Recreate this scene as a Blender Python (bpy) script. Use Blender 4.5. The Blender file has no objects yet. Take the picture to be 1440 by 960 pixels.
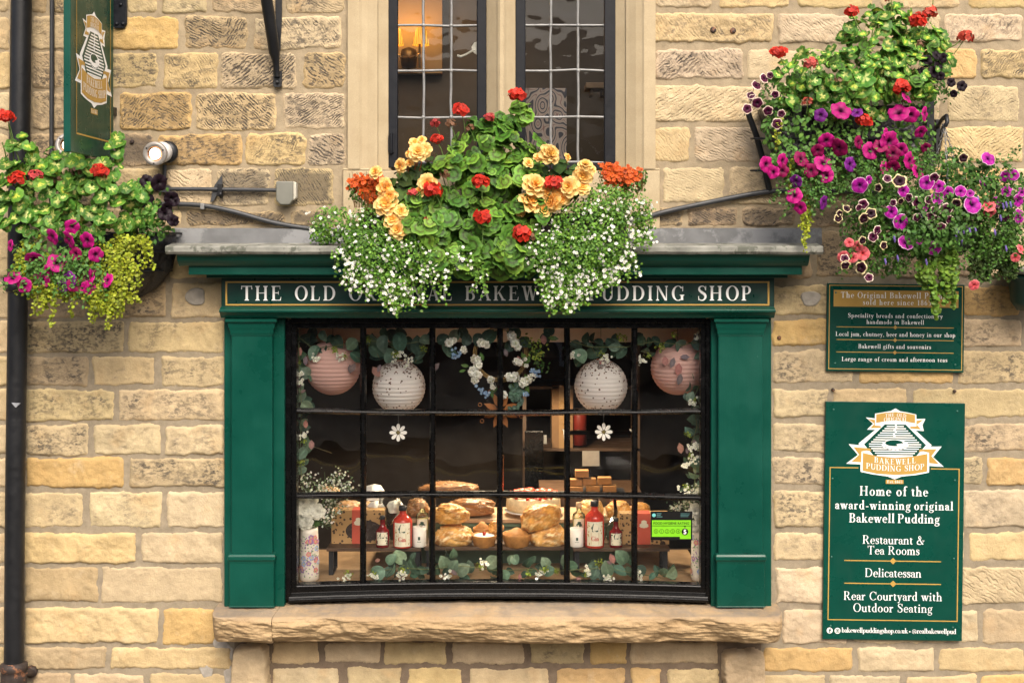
import bpy, math, random
import numpy as np
from mathutils import Vector, Matrix

R = math.radians
rng = np.random.default_rng(11)
random.seed(5)
scene = bpy.context.scene
COL = scene.collection

# ---------------------------------------------------------------- camera
D0, S, ZC, HX, HY = 7.0, 260.0, 2.75, 720.0, 350.0   # distance to wall, px per metre on it, eye height, eye point in the photo
cam_data = bpy.data.cameras.new("camera")
cam = bpy.data.objects.new("camera", cam_data)
COL.objects.link(cam)
cam.location = (0, -D0, ZC)
cam.rotation_euler = (R(90), 0, 0)
cam_data.sensor_width = 36
cam_data.lens = 36 * S * D0 / 1440
cam_data.shift_y = -130 / 1440
cam_data.clip_end = 500
cam_data.clip_start = 0.1
scene.camera = cam

# ---------------------------------------------------------------- sky, sun, exposure
SUN_EL, SUN_ROT = 45, 14          # degrees; rotation measured from the street axis (towards the right of the photo)
world = bpy.data.worlds.new("World")
scene.world = world
world.use_nodes = True
wn = world.node_tree
bg = wn.nodes["Background"]
sky = wn.nodes.new("ShaderNodeTexSky")
sky.sky_type = 'NISHITA'
sky.sun_disc = False
sky.sun_elevation = R(SUN_EL)
sky.sun_rotation = R(180 - SUN_ROT)
sky.air_density = 1.0
sky.dust_density = 6.0
sky.ozone_density = 0.6
wn.links.new(sky.outputs[0], bg.inputs[0])
bg.inputs[1].default_value = 0.15
sun_data = bpy.data.lights.new("sun", 'SUN')
sun_data.energy = 1.45
sun_data.angle = R(32)
sun_data.color = (1.0, 0.95, 0.86)
sun = bpy.data.objects.new("sun", sun_data)
COL.objects.link(sun)
_el, _az = R(SUN_EL), R(SUN_ROT)
_dir = Vector((math.sin(_az) * math.cos(_el), -math.cos(_az) * math.cos(_el), math.sin(_el)))
sun.rotation_euler = _dir.to_track_quat('Z', 'Y').to_euler()
vs = scene.view_settings
vs.view_transform = 'Standard'
vs.look = 'None'
vs.gamma = 1
vs.use_curve_mapping = False
vs.exposure = 0.90
scene.cycles.use_denoising = True
scene.cycles.max_bounces = 10
scene.cycles.transparent_max_bounces = 24
scene.cycles.sample_clamp_indirect = 8

# ---------------------------------------------------------------- helpers
def W(x, y, b=0.0):
    """photo point -> world point, b metres behind the wall face (negative: in front)"""
    k = (D0 + b) / D0 / S
    return ((x - HX) * k, b, ZC - (y - HY) * k)

def K(b=0.0):
    return (D0 + b) / D0 / S

def _hash(ix, iy, seed):
    h = (ix.astype(np.int64) * 374761393 + iy.astype(np.int64) * 668265263 + seed * 974634777) & 0xffffffff
    h = ((h ^ (h >> 13)) * 1274126177) & 0xffffffff
    return ((h ^ (h >> 16)) & 0xffff) / 65535.0

def vnoise(x, y, seed=0):
    x = np.asarray(x, float); y = np.asarray(y, float)
    ix = np.floor(x); iy = np.floor(y)
    fx = x - ix; fy = y - iy
    fx = fx * fx * (3 - 2 * fx); fy = fy * fy * (3 - 2 * fy)
    a = _hash(ix, iy, seed); b = _hash(ix + 1, iy, seed)
    c = _hash(ix, iy + 1, seed); d = _hash(ix + 1, iy + 1, seed)
    return (a + (b - a) * fx) * (1 - fy) + (c + (d - c) * fx) * fy

def fbm(x, y, seed=0, oct=4):
    s = 0; a = 0.5; n = 0
    for i in range(oct):
        s = s + a * vnoise(x, y, seed + i * 17); n += a
        x = np.asarray(x) * 2.03; y = np.asarray(y) * 2.03; a *= 0.5
    return s / n - 0.5

class MB:
    """collects pieces into one mesh"""
    def __init__(s):
        s.v = []; s.n = 0; s.loops = []; s.tot = []; s.mi = []; s.sm = []; s.attr = {}
    def add(s, v, f, m=0, smooth=False, **attrs):
        v = np.asarray(v, float).reshape(-1, 3)
        if isinstance(f, np.ndarray):
            s.loops.append((f + s.n).ravel()); s.tot.append(np.full(len(f), f.shape[1])); nf = len(f)
        else:
            s.loops.append(np.array([i + s.n for p in f for i in p])); s.tot.append(np.array([len(p) for p in f])); nf = len(f)
        s.mi.append(np.full(nf, m)); s.sm.append(np.full(nf, bool(smooth)))
        for k in set(list(attrs) + list(s.attr)):
            lst = s.attr.setdefault(k, [])
            have = sum(len(a) for a in lst)
            if have < s.n: lst.append(np.ones((s.n - have, 4)))
            a = attrs.get(k)
            if a is None: a = np.ones((len(v), 4))
            a = np.asarray(a, float)
            if a.ndim == 1: a = np.tile(a, (len(v), 1))
            if a.shape[1] == 3: a = np.hstack([a, np.ones((len(a), 1))])
            lst.append(a)
        s.v.append(v); s.n += len(v)
        return s
    def box(s, x0, x1, y0, y1, z0, z1, m=0, **k):
        v = [(x, y, z) for x in (x0, x1) for y in (y0, y1) for z in (z0, z1)]
        return s.add(v, [(0, 1, 3, 2), (4, 6, 7, 5), (0, 4, 5, 1), (2, 3, 7, 6), (0, 2, 6, 4), (1, 5, 7, 3)], m, **k)
    def pbox(s, x0, x1, y0, y1, b0, b1, m=0, **k):
        """box whose front face covers the photo rectangle at depth b0"""
        a = W(x0, y1, b0); c = W(x1, y0, b0)
        return s.box(a[0], c[0], b0, b1, a[2], c[2], m, **k)
    def prism(s, poly, y0, y1, m=0, smooth=False, **k):
        """poly: (x, z) world points, extruded from y0 to y1"""
        n = len(poly)
        ar = sum(poly[i][0] * poly[(i + 1) % n][1] - poly[(i + 1) % n][0] * poly[i][1] for i in range(n))
        if ar < 0: poly = poly[::-1]
        v = [(p[0], y0, p[1]) for p in poly] + [(p[0], y1, p[1]) for p in poly]
        f = [tuple(range(n)), tuple(range(2 * n - 1, n - 1, -1))]
        f += [(i, i + n, (i + 1) % n + n, (i + 1) % n) for i in range(n)]
        return s.add(v, f, m, smooth, **k)
    def pprism(s, poly, b0, b1, m=0, **k):
        return s.prism([(W(x, y, b0)[0], W(x, y, b0)[2]) for x, y in poly], b0, b1, m, **k)
    def xsweep(s, prof, x0, x1, m=0, smooth=False, **k):
        """prof: (y, z) closed outline swept along x"""
        n = len(prof)
        v = [(x0, p[0], p[1]) for p in prof] + [(x1, p[0], p[1]) for p in prof]
        f = [tuple(range(n)), tuple(range(2 * n - 1, n - 1, -1))]
        f += [(i, i + n, (i + 1) % n + n, (i + 1) % n) for i in range(n)]
        return s.add(v, f, m, smooth, **k)
    def tube(s, path, r, n=10, m=0, cap=True, smooth=True, **k):
        P = [Vector(p) for p in path]; N = len(P)
        rr = r if hasattr(r, '__len__') else [r] * N
        v = []; up = Vector((0, 0, 1)); prev = None
        for i, p in enumerate(P):
            t = (P[min(i + 1, N - 1)] - P[max(i - 1, 0)]).normalized()
            if prev is None:
                a = up if abs(t.z) < 0.9 else Vector((1, 0, 0))
                u = t.cross(a).normalized()
            else:
                u = (prev - t * prev.dot(t)).normalized()
            prev = u; w = t.cross(u)
            for j in range(n):
                q = 2 * math.pi * j / n
                v.append(tuple(p + (u * math.cos(q) + w * math.sin(q)) * rr[i]))
        f = [(i * n + j, i * n + (j + 1) % n, (i + 1) * n + (j + 1) % n, (i + 1) * n + j) for i in range(N - 1) for j in range(n)]
        s.add(v, f, m, smooth, **k)
        if cap:
            s.add(v[:n], [tuple(range(n - 1, -1, -1))], m, False, **k)
            s.add(v[-n:], [tuple(range(n))], m, False, **k)
        return s
    def lathe(s, prof, c, n=28, m=0, smooth=True, axis=None, cap=True, **k):
        """prof: (radius, height) pairs round the vertical through c (or along axis)"""
        c = Vector(c)
        M = Matrix.Identity(3) if axis is None else Vector(axis).normalized().to_track_quat('Z', 'Y').to_matrix()
        v = []
        for r, h in prof:
            for j in range(n):
                q = 2 * math.pi * j / n
                v.append(tuple(c + M @ Vector((r * math.cos(q), r * math.sin(q), h))))
        N = len(prof)
        f = [(i * n + j, i * n + (j + 1) % n, (i + 1) * n + (j + 1) % n, (i + 1) * n + j) for i in range(N - 1) for j in range(n)]
        if cap and prof[0][0] > 1e-6: f.append(tuple(range(n - 1, -1, -1)))
        if cap and prof[-1][0] > 1e-6: f.append(tuple((N - 1) * n + j for j in range(n)))
        return s.add(v, f, m, smooth, **k)
    def inst(s, T, pos, nrm, scale, tint=None, twist=None, m=0, smooth=True):
        """many copies of a small template (verts, quad faces, colours): its +z turns to nrm"""
        tv, tf, tc = T
        pos = np.asarray(pos, float); n = len(pos)
        if n == 0: return s
        nrm = np.asarray(nrm, float); nrm = nrm / np.maximum(np.linalg.norm(nrm, axis=1, keepdims=True), 1e-9)
        ref = np.where(np.abs(nrm[:, 2:3]) < 0.95, np.array([[0, 0, 1.0]]), np.array([[0, 1.0, 0]]))
        # template +y points down the slope: hanging side of a leaf
        yv = -(ref - nrm * np.sum(ref * nrm, 1, keepdims=True)); yv /= np.linalg.norm(yv, axis=1, keepdims=True)
        xv = np.cross(yv, nrm)
        if twist is not None:
            c = np.cos(twist)[:, None]; d = np.sin(twist)[:, None]
            xv, yv = xv * c + yv * d, yv * c - xv * d
        sc = np.broadcast_to(np.asarray(scale, float), (n,))[:, None, None]
        B = np.stack([xv, yv, nrm], 1)                       # n,3(axis),3
        v = np.einsum('kj,njc->nkc', tv, B) * sc + pos[:, None, :]
        k = len(tv)
        f = (tf[None] + (np.arange(n) * k)[:, None, None]).reshape(-1, tf.shape[1])
        c = np.tile(tc[None], (n, 1, 1))
        if tint is not None: c = c * np.asarray(tint)[:, None, :]
        return s.add(v.reshape(-1, 3), f, m, smooth, Col=np.clip(c.reshape(-1, 3), 0, 1))
    def build(s, name, mats, loc=None, bevel=0, seg=2):
        me = bpy.data.meshes.new(name)
        V = np.concatenate(s.v); L = np.concatenate(s.loops); T = np.concatenate(s.tot)
        o = bpy.data.objects.new(name, me)
        if loc is not None: V = V - np.array(loc)
        me.vertices.add(len(V)); me.vertices.foreach_set('co', V.astype(np.float32).ravel())
        me.loops.add(len(L)); me.loops.foreach_set('vertex_index', L.astype(np.int32))
        me.polygons.add(len(T))
        me.polygons.foreach_set('loop_start', np.concatenate([[0], np.cumsum(T)[:-1]]).astype(np.int32))
        me.polygons.foreach_set('material_index', np.concatenate(s.mi).astype(np.int32))
        me.polygons.foreach_set('use_smooth', np.concatenate(s.sm))
        for k, lst in s.attr.items():
            a = np.concatenate(lst)
            if len(a) < len(V): a = np.vstack([a, np.ones((len(V) - len(a), 4))])
            at = me.attributes.new(k, 'FLOAT_COLOR', 'POINT')
            at.data.foreach_set('color', a.astype(np.float32).ravel())
        me.update(calc_edges=True); me.validate()
        for m in (mats if isinstance(mats, (list, tuple)) else [mats]): me.materials.append(m)
        COL.objects.link(o)
        if loc is not None: o.location = loc
        if bevel:
            bm_ = o.modifiers.new("edges", 'BEVEL'); bm_.width = bevel; bm_.segments = seg; bm_.limit_method = 'ANGLE'; bm_.angle_limit = R(40)
        return o

def tag(o, label=None, cat=None, group=None, kind=None):
    if label: o['label'] = label
    if cat: o['category'] = cat
    if group: o['group'] = group
    if kind: o['kind'] = kind
    return o

def thing(name, label, cat, loc=(0, 0, 0), group=None):
    o = bpy.data.objects.new(name, None)
    COL.objects.link(o)
    o.location = loc
    o.empty_display_size = 0.05
    return tag(o, label, cat, group)

def root_loc(o):
    while o.parent is not None: o = o.parent
    return tuple(o.location)

def part(mb, name, mats, parent, **k):
    """a part or a sub-part: its shape is given in world places and kept relative to its thing"""
    o = mb.build(name, mats, loc=root_loc(parent), **k)
    o.location = (0, 0, 0)
    o.parent = parent
    return o

def copy_tree(o, parent=None, delta=(0, 0, 0)):
    c = o.copy(); COL.objects.link(c)
    c.parent = parent
    if parent is None: c.location = Vector(o.location) + Vector(delta)
    for ch in list(o.children): copy_tree(ch, c)
    return c

# ---------------------------------------------------------------- materials
def lin(r, g, b):
    f = lambda c: (c / 255 / 12.92) if c <= 10 else ((c / 255 + 0.055) / 1.055) ** 2.4
    return (f(r), f(g), f(b))

class NT:
    def __init__(s, name):
        s.m = bpy.data.materials.new(name); s.m.use_nodes = True
        s.t = s.m.node_tree; s.b = s.t.nodes["Principled BSDF"]; s.out = s.t.nodes["Material Output"]
        s.tc = None
    def n(s, t, **kw):
        x = s.t.nodes.new(t)
        for k, v in kw.items(): setattr(x, k, v)
        return x
    def l(s, a, b): s.t.links.new(a, b)
    def obj(s):
        if s.tc is None: s.tc = s.n("ShaderNodeTexCoord")
        return s.tc.outputs["Object"]
    def noise(s, scale, detail=4, rough=0.55, vec=None, dist=0):
        x = s.n("ShaderNodeTexNoise"); x.inputs["Scale"].default_value = scale
        x.inputs["Detail"].default_value = detail; x.inputs["Roughness"].default_value = rough
        x.inputs["Distortion"].default_value = dist
        s.l(vec if vec is not None else s.obj(), x.inputs["Vector"]); return x.outputs["Fac"]
    def ramp(s, fac, stops):
        x = s.n("ShaderNodeValToRGB"); e = x.color_ramp.elements
        while len(e) > 1: e.remove(e[-1])
        for i, (p, c) in enumerate(stops):
            q = e[0] if i == 0 else e.new(p)
            q.position = p; q.color = (*c, 1) if hasattr(c, '__len__') else (c, c, c, 1)
        s.l(fac, x.inputs[0]); return x.outputs[0]
    def mix(s, fac, a, b, mode='MIX'):
        x = s.n("ShaderNodeMix", data_type='RGBA', blend_type=mode)
        for i, val in ((0, fac), (6, a), (7, b)):
            if hasattr(val, 'is_linked') or hasattr(val, 'links'): s.l(val, x.inputs[i])
            elif i == 0: x.inputs[0].default_value = val
            else: x.inputs[i].default_value = (*val, 1)
        return x.outputs[2]
    def math(s, op, a, b=None, c=None):
        x = s.n("ShaderNodeMath", operation=op)
        for i, val in enumerate((a, b, c)):
            if val is None: continue
            if hasattr(val, 'links'): s.l(val, x.inputs[i])
            else: x.inputs[i].default_value = val
        return x.outputs[0]
    def attr(s, name):
        x = s.n("ShaderNodeAttribute"); x.attribute_name = name; return x
    def bump(s, h, strength=0.3, dist=0.01, chain=None):
        x = s.n("ShaderNodeBump"); x.inputs["Strength"].default_value = strength; x.inputs["Distance"].default_value = dist
        s.l(h, x.inputs["Height"])
        if chain is not None: s.l(chain, x.inputs["Normal"])
        return x.outputs[0]
    def set(s, **kw):
        for k, v in kw.items():
            i = s.b.inputs[k.replace('_', ' ')]
            if hasattr(v, 'links'): s.l(v, i)
            elif hasattr(v, '__len__') and len(v) == 3 and i.type == 'RGBA': i.default_value = (*v, 1)
            else: i.default_value = v
        return s

def pm(name, col, rough=0.5, var=0.15, scale=14, bump=0.1, bscale=60, metal=0.0, spec=0.5, wear=None, coat=0, bdist=0.004, attr=False):
    """painted / plain surface: colour with soft blotches, slight relief, optional worn flecks"""
    t = NT(name)
    if attr: base = t.attr('Col').outputs['Color']
    else: base = None
    f = t.ramp(t.noise(scale, 5), [(0.3, 1 - var), (0.7, 1 + var)])
    c = t.mix(1.0, base if attr else tuple(col), f, 'MULTIPLY')
    if wear:
        wc, amt, ws = wear
        k = t.ramp(t.noise(ws, 6, 0.65), [(1 - amt - 0.03, 0.0), (1 - amt + 0.03, 1.0)])
        c = t.mix(k, c, wc)
    t.set(Base_Color=c, Metallic=metal, Roughness=rough)
    t.b.inputs["Specular IOR Level"].default_value = spec
    if coat: t.b.inputs["Coat Weight"].default_value = coat; t.b.inputs["Coat Roughness"].default_value = 0.1
    rr = t.ramp(t.noise(scale * 2.3, 4), [(0.3, max(0.02, rough - 0.1)), (0.7, min(1, rough + 0.12))])
    t.l(rr, t.b.inputs["Roughness"])
    if bump: t.l(t.bump(t.noise(bscale, 4), bump, bdist), t.b.inputs["Normal"])
    return t.m

def leafy(name, rough=0.45, trans=0.3, spec=0.4):
    t = NT(name)
    c = t.attr('Col').outputs['Color']
    f = t.ramp(t.noise(70, 3), [(0.3, 0.8), (0.7, 1.2)])
    c = t.mix(1.0, c, f, 'MULTIPLY')
    t.set(Base_Color=c, Roughness=rough)
    t.b.inputs["Specular IOR Level"].default_value = spec
    tr = t.n("ShaderNodeBsdfTranslucent"); t.l(c, tr.inputs[0])
    mx = t.n("ShaderNodeMixShader"); mx.inputs[0].default_value = trans
    t.l(t.b.outputs[0], mx.inputs[1]); t.l(tr.outputs[0], mx.inputs[2]); t.l(mx.outputs[0], t.out.inputs[0])
    return t.m

def glassy(name, tint=(0.97, 0.98, 0.97), rough=0.0, wave=0.02, wscale=3.0, ior=1.45, dirt=0.0):
    t = NT(name)
    t.t.nodes.remove(t.b)
    tr = t.n("ShaderNodeBsdfTransparent"); tr.inputs[0].default_value = (*tint, 1)
    gl = t.n("ShaderNodeBsdfGlossy"); gl.inputs["Roughness"].default_value = rough; gl.inputs["Color"].default_value = (1, 1, 1, 1)
    fr = t.n("ShaderNodeFresnel"); fr.inputs[0].default_value = ior
    bp = t.bump(t.noise(wscale, 2), wave, 0.05)
    t.l(bp, gl.inputs["Normal"]); 
    mx = t.n("ShaderNodeMixShader")
    t.l(fr.outputs[0], mx.inputs[0]); t.l(tr.outputs[0], mx.inputs[1]); t.l(gl.outputs[0], mx.inputs[2])
    last = mx.outputs[0]
    if dirt:
        df = t.n("ShaderNodeBsdfDiffuse"); df.inputs[0].default_value = (0.6, 0.58, 0.52, 1)
        k = t.ramp(t.noise(9, 6, 0.7), [(0.4, 0.0), (0.8, dirt)])
        m2 = t.n("ShaderNodeMixShader"); t.l(k, m2.inputs[0]); t.l(last, m2.inputs[1]); t.l(df.outputs[0], m2.inputs[2]); last = m2.outputs[0]
    t.l(last, t.out.inputs[0])
    return t.m

GREEN = (0.0008, 0.050, 0.034)
M = {}
M['green'] = pm('green_gloss_paint', GREEN, 0.34, 0.10, 5, 0.10, 45, spec=0.2, wear=((0.02, 0.09, 0.065), 0.13, 70))
def brushed_green():
    t = NT('brushed_green_paint')
    mp = t.n("ShaderNodeMapping"); mp.inputs['Scale'].default_value = (1, 1, 0.05); t.l(t.obj(), mp.inputs[0])
    br = t.noise(110, 3, .6, mp.outputs[0]); bl = t.noise(4, 5, .6)
    c = t.ramp(bl, [(0.3, (0.0006, 0.040, 0.027)), (0.7, (0.0012, 0.058, 0.040))])
    k = t.ramp(t.noise(48, 6, .7), [(0.685, 0.0), (0.72, 1.0)]); c = t.mix(k, c, (0.05, 0.13, 0.10))
    g = t.ramp(t.noise(2.2, 5, .65, mp.outputs[0]), [(0.55, 0.0), (0.8, 0.35)]); c = t.mix(g, c, (0.012, 0.05, 0.036))
    t.set(Base_Color=c); t.b.inputs["Specular IOR Level"].default_value = .28
    t.l(t.ramp(bl, [(0.3, 0.24), (0.7, 0.42)]), t.b.inputs["Roughness"])
    t.l(t.bump(br, 0.22, 0.003, t.bump(t.noise(26, 3), 0.10, 0.006)), t.b.inputs["Normal"])
    return t.m
M['green'] = brushed_green()
M['green_dark'] = pm('dark_green_board', (0.0016, 0.026, 0.019), 0.35, 0.12, 6, 0.08, 40, spec=0.4)
def sign_green():
    t = NT('green_sign_enamel')
    mp = t.n("ShaderNodeMapping"); mp.inputs['Scale'].default_value = (1, 1, 0.12); t.l(t.obj(), mp.inputs[0])
    c = t.ramp(t.noise(5, 5, .6), [(0.3, (0.0008, 0.041, 0.028)), (0.7, (0.0012, 0.050, 0.034))])
    g = t.ramp(t.noise(16, 6, .7, mp.outputs[0]), [(0.55, 0.0), (0.85, 0.30)]); c = t.mix(g, c, (0.02, 0.06, 0.042))
    k = t.ramp(t.noise(60, 5, .7), [(0.72, 0.0), (0.76, 0.6)]); c = t.mix(k, c, (0.06, 0.10, 0.08))
    t.set(Base_Color=c); t.b.inputs["Specular IOR Level"].default_value = .24
    t.l(t.ramp(t.noise(7, 5, .6), [(0.3, 0.2), (0.7, 0.45)]), t.b.inputs["Roughness"])
    t.l(t.bump(t.noise(2.5, 2), 0.15, 0.02), t.b.inputs["Normal"])
    return t.m
M['green_sign'] = sign_green()
M['gold'] = pm('gold_paint', lin(172, 136, 62), 0.5, 0.06, 20, 0.03)
M['white'] = pm('white_lettering', (0.82, 0.82, 0.80), 0.45, 0.03, 20, 0.02)
M['black'] = pm('black_gloss_paint', (0.002, 0.002, 0.0022), 0.24, 0.2, 10, 0.12, 30, spec=0.25, wear=((0.04, 0.04, 0.04), 0.12, 75), bdist=0.003)
M['iron'] = pm('black_iron', (0.008, 0.0085, 0.010), 0.42, 0.25, 12, 0.25, 60, spec=0.4, wear=((0.10, 0.09, 0.08), 0.225, 34))
M['rust'] = pm('rusty_iron', (0.03, 0.02, 0.016), 0.7, 0.4, 20, 0.6, 60, wear=((0.22, 0.09, 0.04), 0.42, 24))
M['lead'] = pm('lead_sheet', (0.12, 0.123, 0.126), 0.7, 0.3, 5, 0.3, 16, spec=0.25, wear=((0.20, 0.205, 0.21), 0.46, 4), bdist=0.006)
M['lead_old'] = pm('weathered_lead', (0.20, 0.20, 0.175), 0.75, 0.4, 9, 0.4, 40, spec=0.2, wear=((0.10, 0.105, 0.085), 0.44, 13))
M['came'] = pm('lead_came', (0.21, 0.21, 0.205), 0.5, 0.2, 20, 0.1, metal=0.3)
M['dark_frame'] = pm('blue_black_paint', (0.006, 0.007, 0.010), 0.4, 0.25, 10, 0.2, 50, spec=0.25, wear=((0.07, 0.07, 0.07), 0.18, 45))
M['plastic_grey'] = pm('grey_green_plastic', (0.15, 0.15, 0.125), 0.5, 0.1, 10, 0.05)
M['plastic_black'] = pm('black_plastic', (0.006, 0.006, 0.006), 0.5, 0.2, 20, 0.1)
M['liner'] = pm('black_liner_sheet', (0.008, 0.008, 0.009), 0.38, 0.2, 10, 0.8, 18, spec=0.5, bdist=0.02)
M['hose'] = pm('dark_grey_hose', (0.03, 0.032, 0.035), 0.45, 0.2, 12, 0.1)
M['leaf'] = leafy('leaf_blades', 0.5, 0.2, 0.22)
M['petal'] = leafy('petals', 0.55, 0.3, 0.25)
M['glass'] = glassy('shop_glass', (0.98, 0.985, 0.97), 0.0, 0.08, 2.2, dirt=0.004)
M['old_glass'] = glassy('leaded_glass', (0.94, 0.95, 0.93), 0.0, 0.10, 5.0)
M['clear'] = glassy('clear_bottle_glass', (0.90, 0.92, 0.88), 0.0, 0.0)

# ================================================================ THE BUILDING WALL
def stone_material():
    t = NT('sandstone_blocks')
    uv = t.attr('suv'); tint = t.attr('tint'); amt = t.attr('amt')
    sx = t.n("ShaderNodeSeparateXYZ"); t.l(uv.outputs['Vector'], sx.inputs[0])
    sa = t.n("ShaderNodeSeparateXYZ"); t.l(amt.outputs['Vector'], sa.inputs[0])
    soot, tool, ang = sa.outputs[0], sa.outputs[1], sa.outputs[2]
    u, v = sx.outputs[0], sx.outputs[1]
    wob = t.math('MULTIPLY', t.math('SUBTRACT', t.noise(22, 3), 0.5), 0.035)
    au = t.math('ABSOLUTE', t.math('ADD', u, t.math('MULTIPLY', t.math('SUBTRACT', t.noise(5, 2), 0.5), 0.09)))
    c = t.math('ADD', t.math('MULTIPLY', v, 0.85), t.math('MULTIPLY', t.math('MULTIPLY', au, t.math('SUBTRACT', t.math('MULTIPLY', ang, 2.0), 1.0)), 0.75))
    c = t.math('ADD', c, wob)
    wave = t.math('SINE', t.math('MULTIPLY', c, 2 * math.pi / 0.0175))
    wave = t.math('MULTIPLY_ADD', wave, 0.5, 0.5)
    brk = t.ramp(t.noise(34, 3, 0.6), [(0.42, 0.0), (0.60, 1.0)])
    groove = t.math('MULTIPLY', t.math('MULTIPLY', t.math('POWER', wave, 2.2), brk), tool)     # 1 in a pick mark
    # colour
    base = tint.outputs['Color']
    f1 = t.ramp(t.noise(9, 5, 0.6), [(0.28, 0.80), (0.72, 1.16)])
    base = t.mix(1.0, base, f1, 'MULTIPLY')
    grain = t.ramp(t.noise(330, 2), [(0.25, 0.82), (0.75, 1.15)])
    base = t.mix(1.0, base, grain, 'MULTIPLY')
    iron = t.ramp(t.noise(5.3, 4, 0.6), [(0.56, 0.0), (0.74, 0.36)])
    base = t.mix(iron, base, (0.44, 0.255, 0.095))
    pale = t.ramp(t.noise(13, 3, 0.6), [(0.58, 0.0), (0.8, 0.4)])
    base = t.mix(pale, base, (0.53, 0.43, 0.29))
    pn = t.math('MULTIPLY_ADD', soot, 0.72, t.math('SUBTRACT', t.noise(6.5, 5, 0.62), 0.72))
    patch = t.ramp(pn, [(0.0, 0.0), (0.30, 1.0)]); patch = t.math('MULTIPLY', patch, t.math('MINIMUM', t.math('MULTIPLY', soot, 5.0), 1.0))
    mp = t.n("ShaderNodeMapping"); mp.inputs['Scale'].default_value = (0.75, 1, 1.3); mp.inputs['Rotation'].default_value = (0, 0.35, 0); t.l(t.obj(), mp.inputs[0])
    fleck = t.ramp(t.noise(50, 5, 0.66, mp.outputs[0]), [(0.46, 0.0), (0.58, 1.0)])
    gmix = t.math('MAXIMUM', t.ramp(groove, [(0.06, 0.0), (0.32, 1.0)]), t.math('MULTIPLY', fleck, t.math('MULTIPLY_ADD', tool, -0.15, 0.95)))
    dark = t.math('MULTIPLY', patch, t.math('MULTIPLY_ADD', gmix, 0.90, 0.10))
    dark = t.math('MAXIMUM', dark, t.math('MULTIPLY', t.math('POWER', soot, 5.0), patch))
    dark = t.math('MULTIPLY', dark, 0.93)
    base = t.mix(dark, base, (0.06, 0.052, 0.046))
    t.set(Base_Color=base, Roughness=0.92)
    t.b.inputs["Specular IOR Level"].default_value = 0.2
    n1 = t.bump(t.noise(260, 3), 0.30, 0.004)
    n2 = t.bump(t.noise(52, 5, 0.62), 0.55, 0.010, n1)
    n3 = t.bump(t.math('MULTIPLY', groove, -1.0), 0.8, 0.006, n2)
    t.l(n3, t.b.inputs["Normal"])
    return t.m

def mortar_material():
    t = NT('lime_mortar')
    base = t.attr('tint').outputs['Color']
    base = t.mix(1.0, base, t.ramp(t.noise(16, 5, 0.6), [(0.3, 0.78), (0.72, 1.16)]), 'MULTIPLY')
    k = t.ramp(t.noise(6.5, 5, 0.65), [(0.58, 0.0), (0.76, 0.55)])
    base = t.mix(k, base, (0.16, 0.13, 0.105))
    sp = t.ramp(t.noise(130, 2), [(0.66, 0.0), (0.72, 0.6)])
    base = t.mix(sp, base, (0.22, 0.18, 0.13))
    t.set(Base_Color=base, Roughness=0.95)
    t.b.inputs["Specular IOR Level"].default_value = 0.1
    n1 = t.bump(t.noise(220, 3), 0.5, 0.004)
    t.l(t.bump(t.noise(30, 4), 0.4, 0.008, n1), t.b.inputs["Normal"])
    return t.m

M['stone'] = stone_material()
M['mortar'] = mortar_material()

def dressed_material():
    t = NT('dressed_sandstone')
    base = t.ramp(t.noise(6, 5, 0.6), [(0.3, (0.365, 0.29, 0.18)), (0.7, (0.43, 0.35, 0.225))])
    st = t.ramp(t.noise(3.2, 5, 0.6), [(0.6, 0.0), (0.8, 0.35)])
    base = t.mix(st, base, (0.36, 0.27, 0.17))
    g = t.ramp(t.noise(300, 2), [(0.3, 0.88), (0.7, 1.1)])
    base = t.mix(1.0, base, g, 'MULTIPLY')
    t.set(Base_Color=base, Roughness=0.9)
    t.b.inputs["Specular IOR Level"].default_value = 0.2
    t.l(t.bump(t.noise(200, 3), 0.3, 0.003), t.b.inputs["Normal"])
    return t.m
M['dressed'] = dressed_material()

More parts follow.
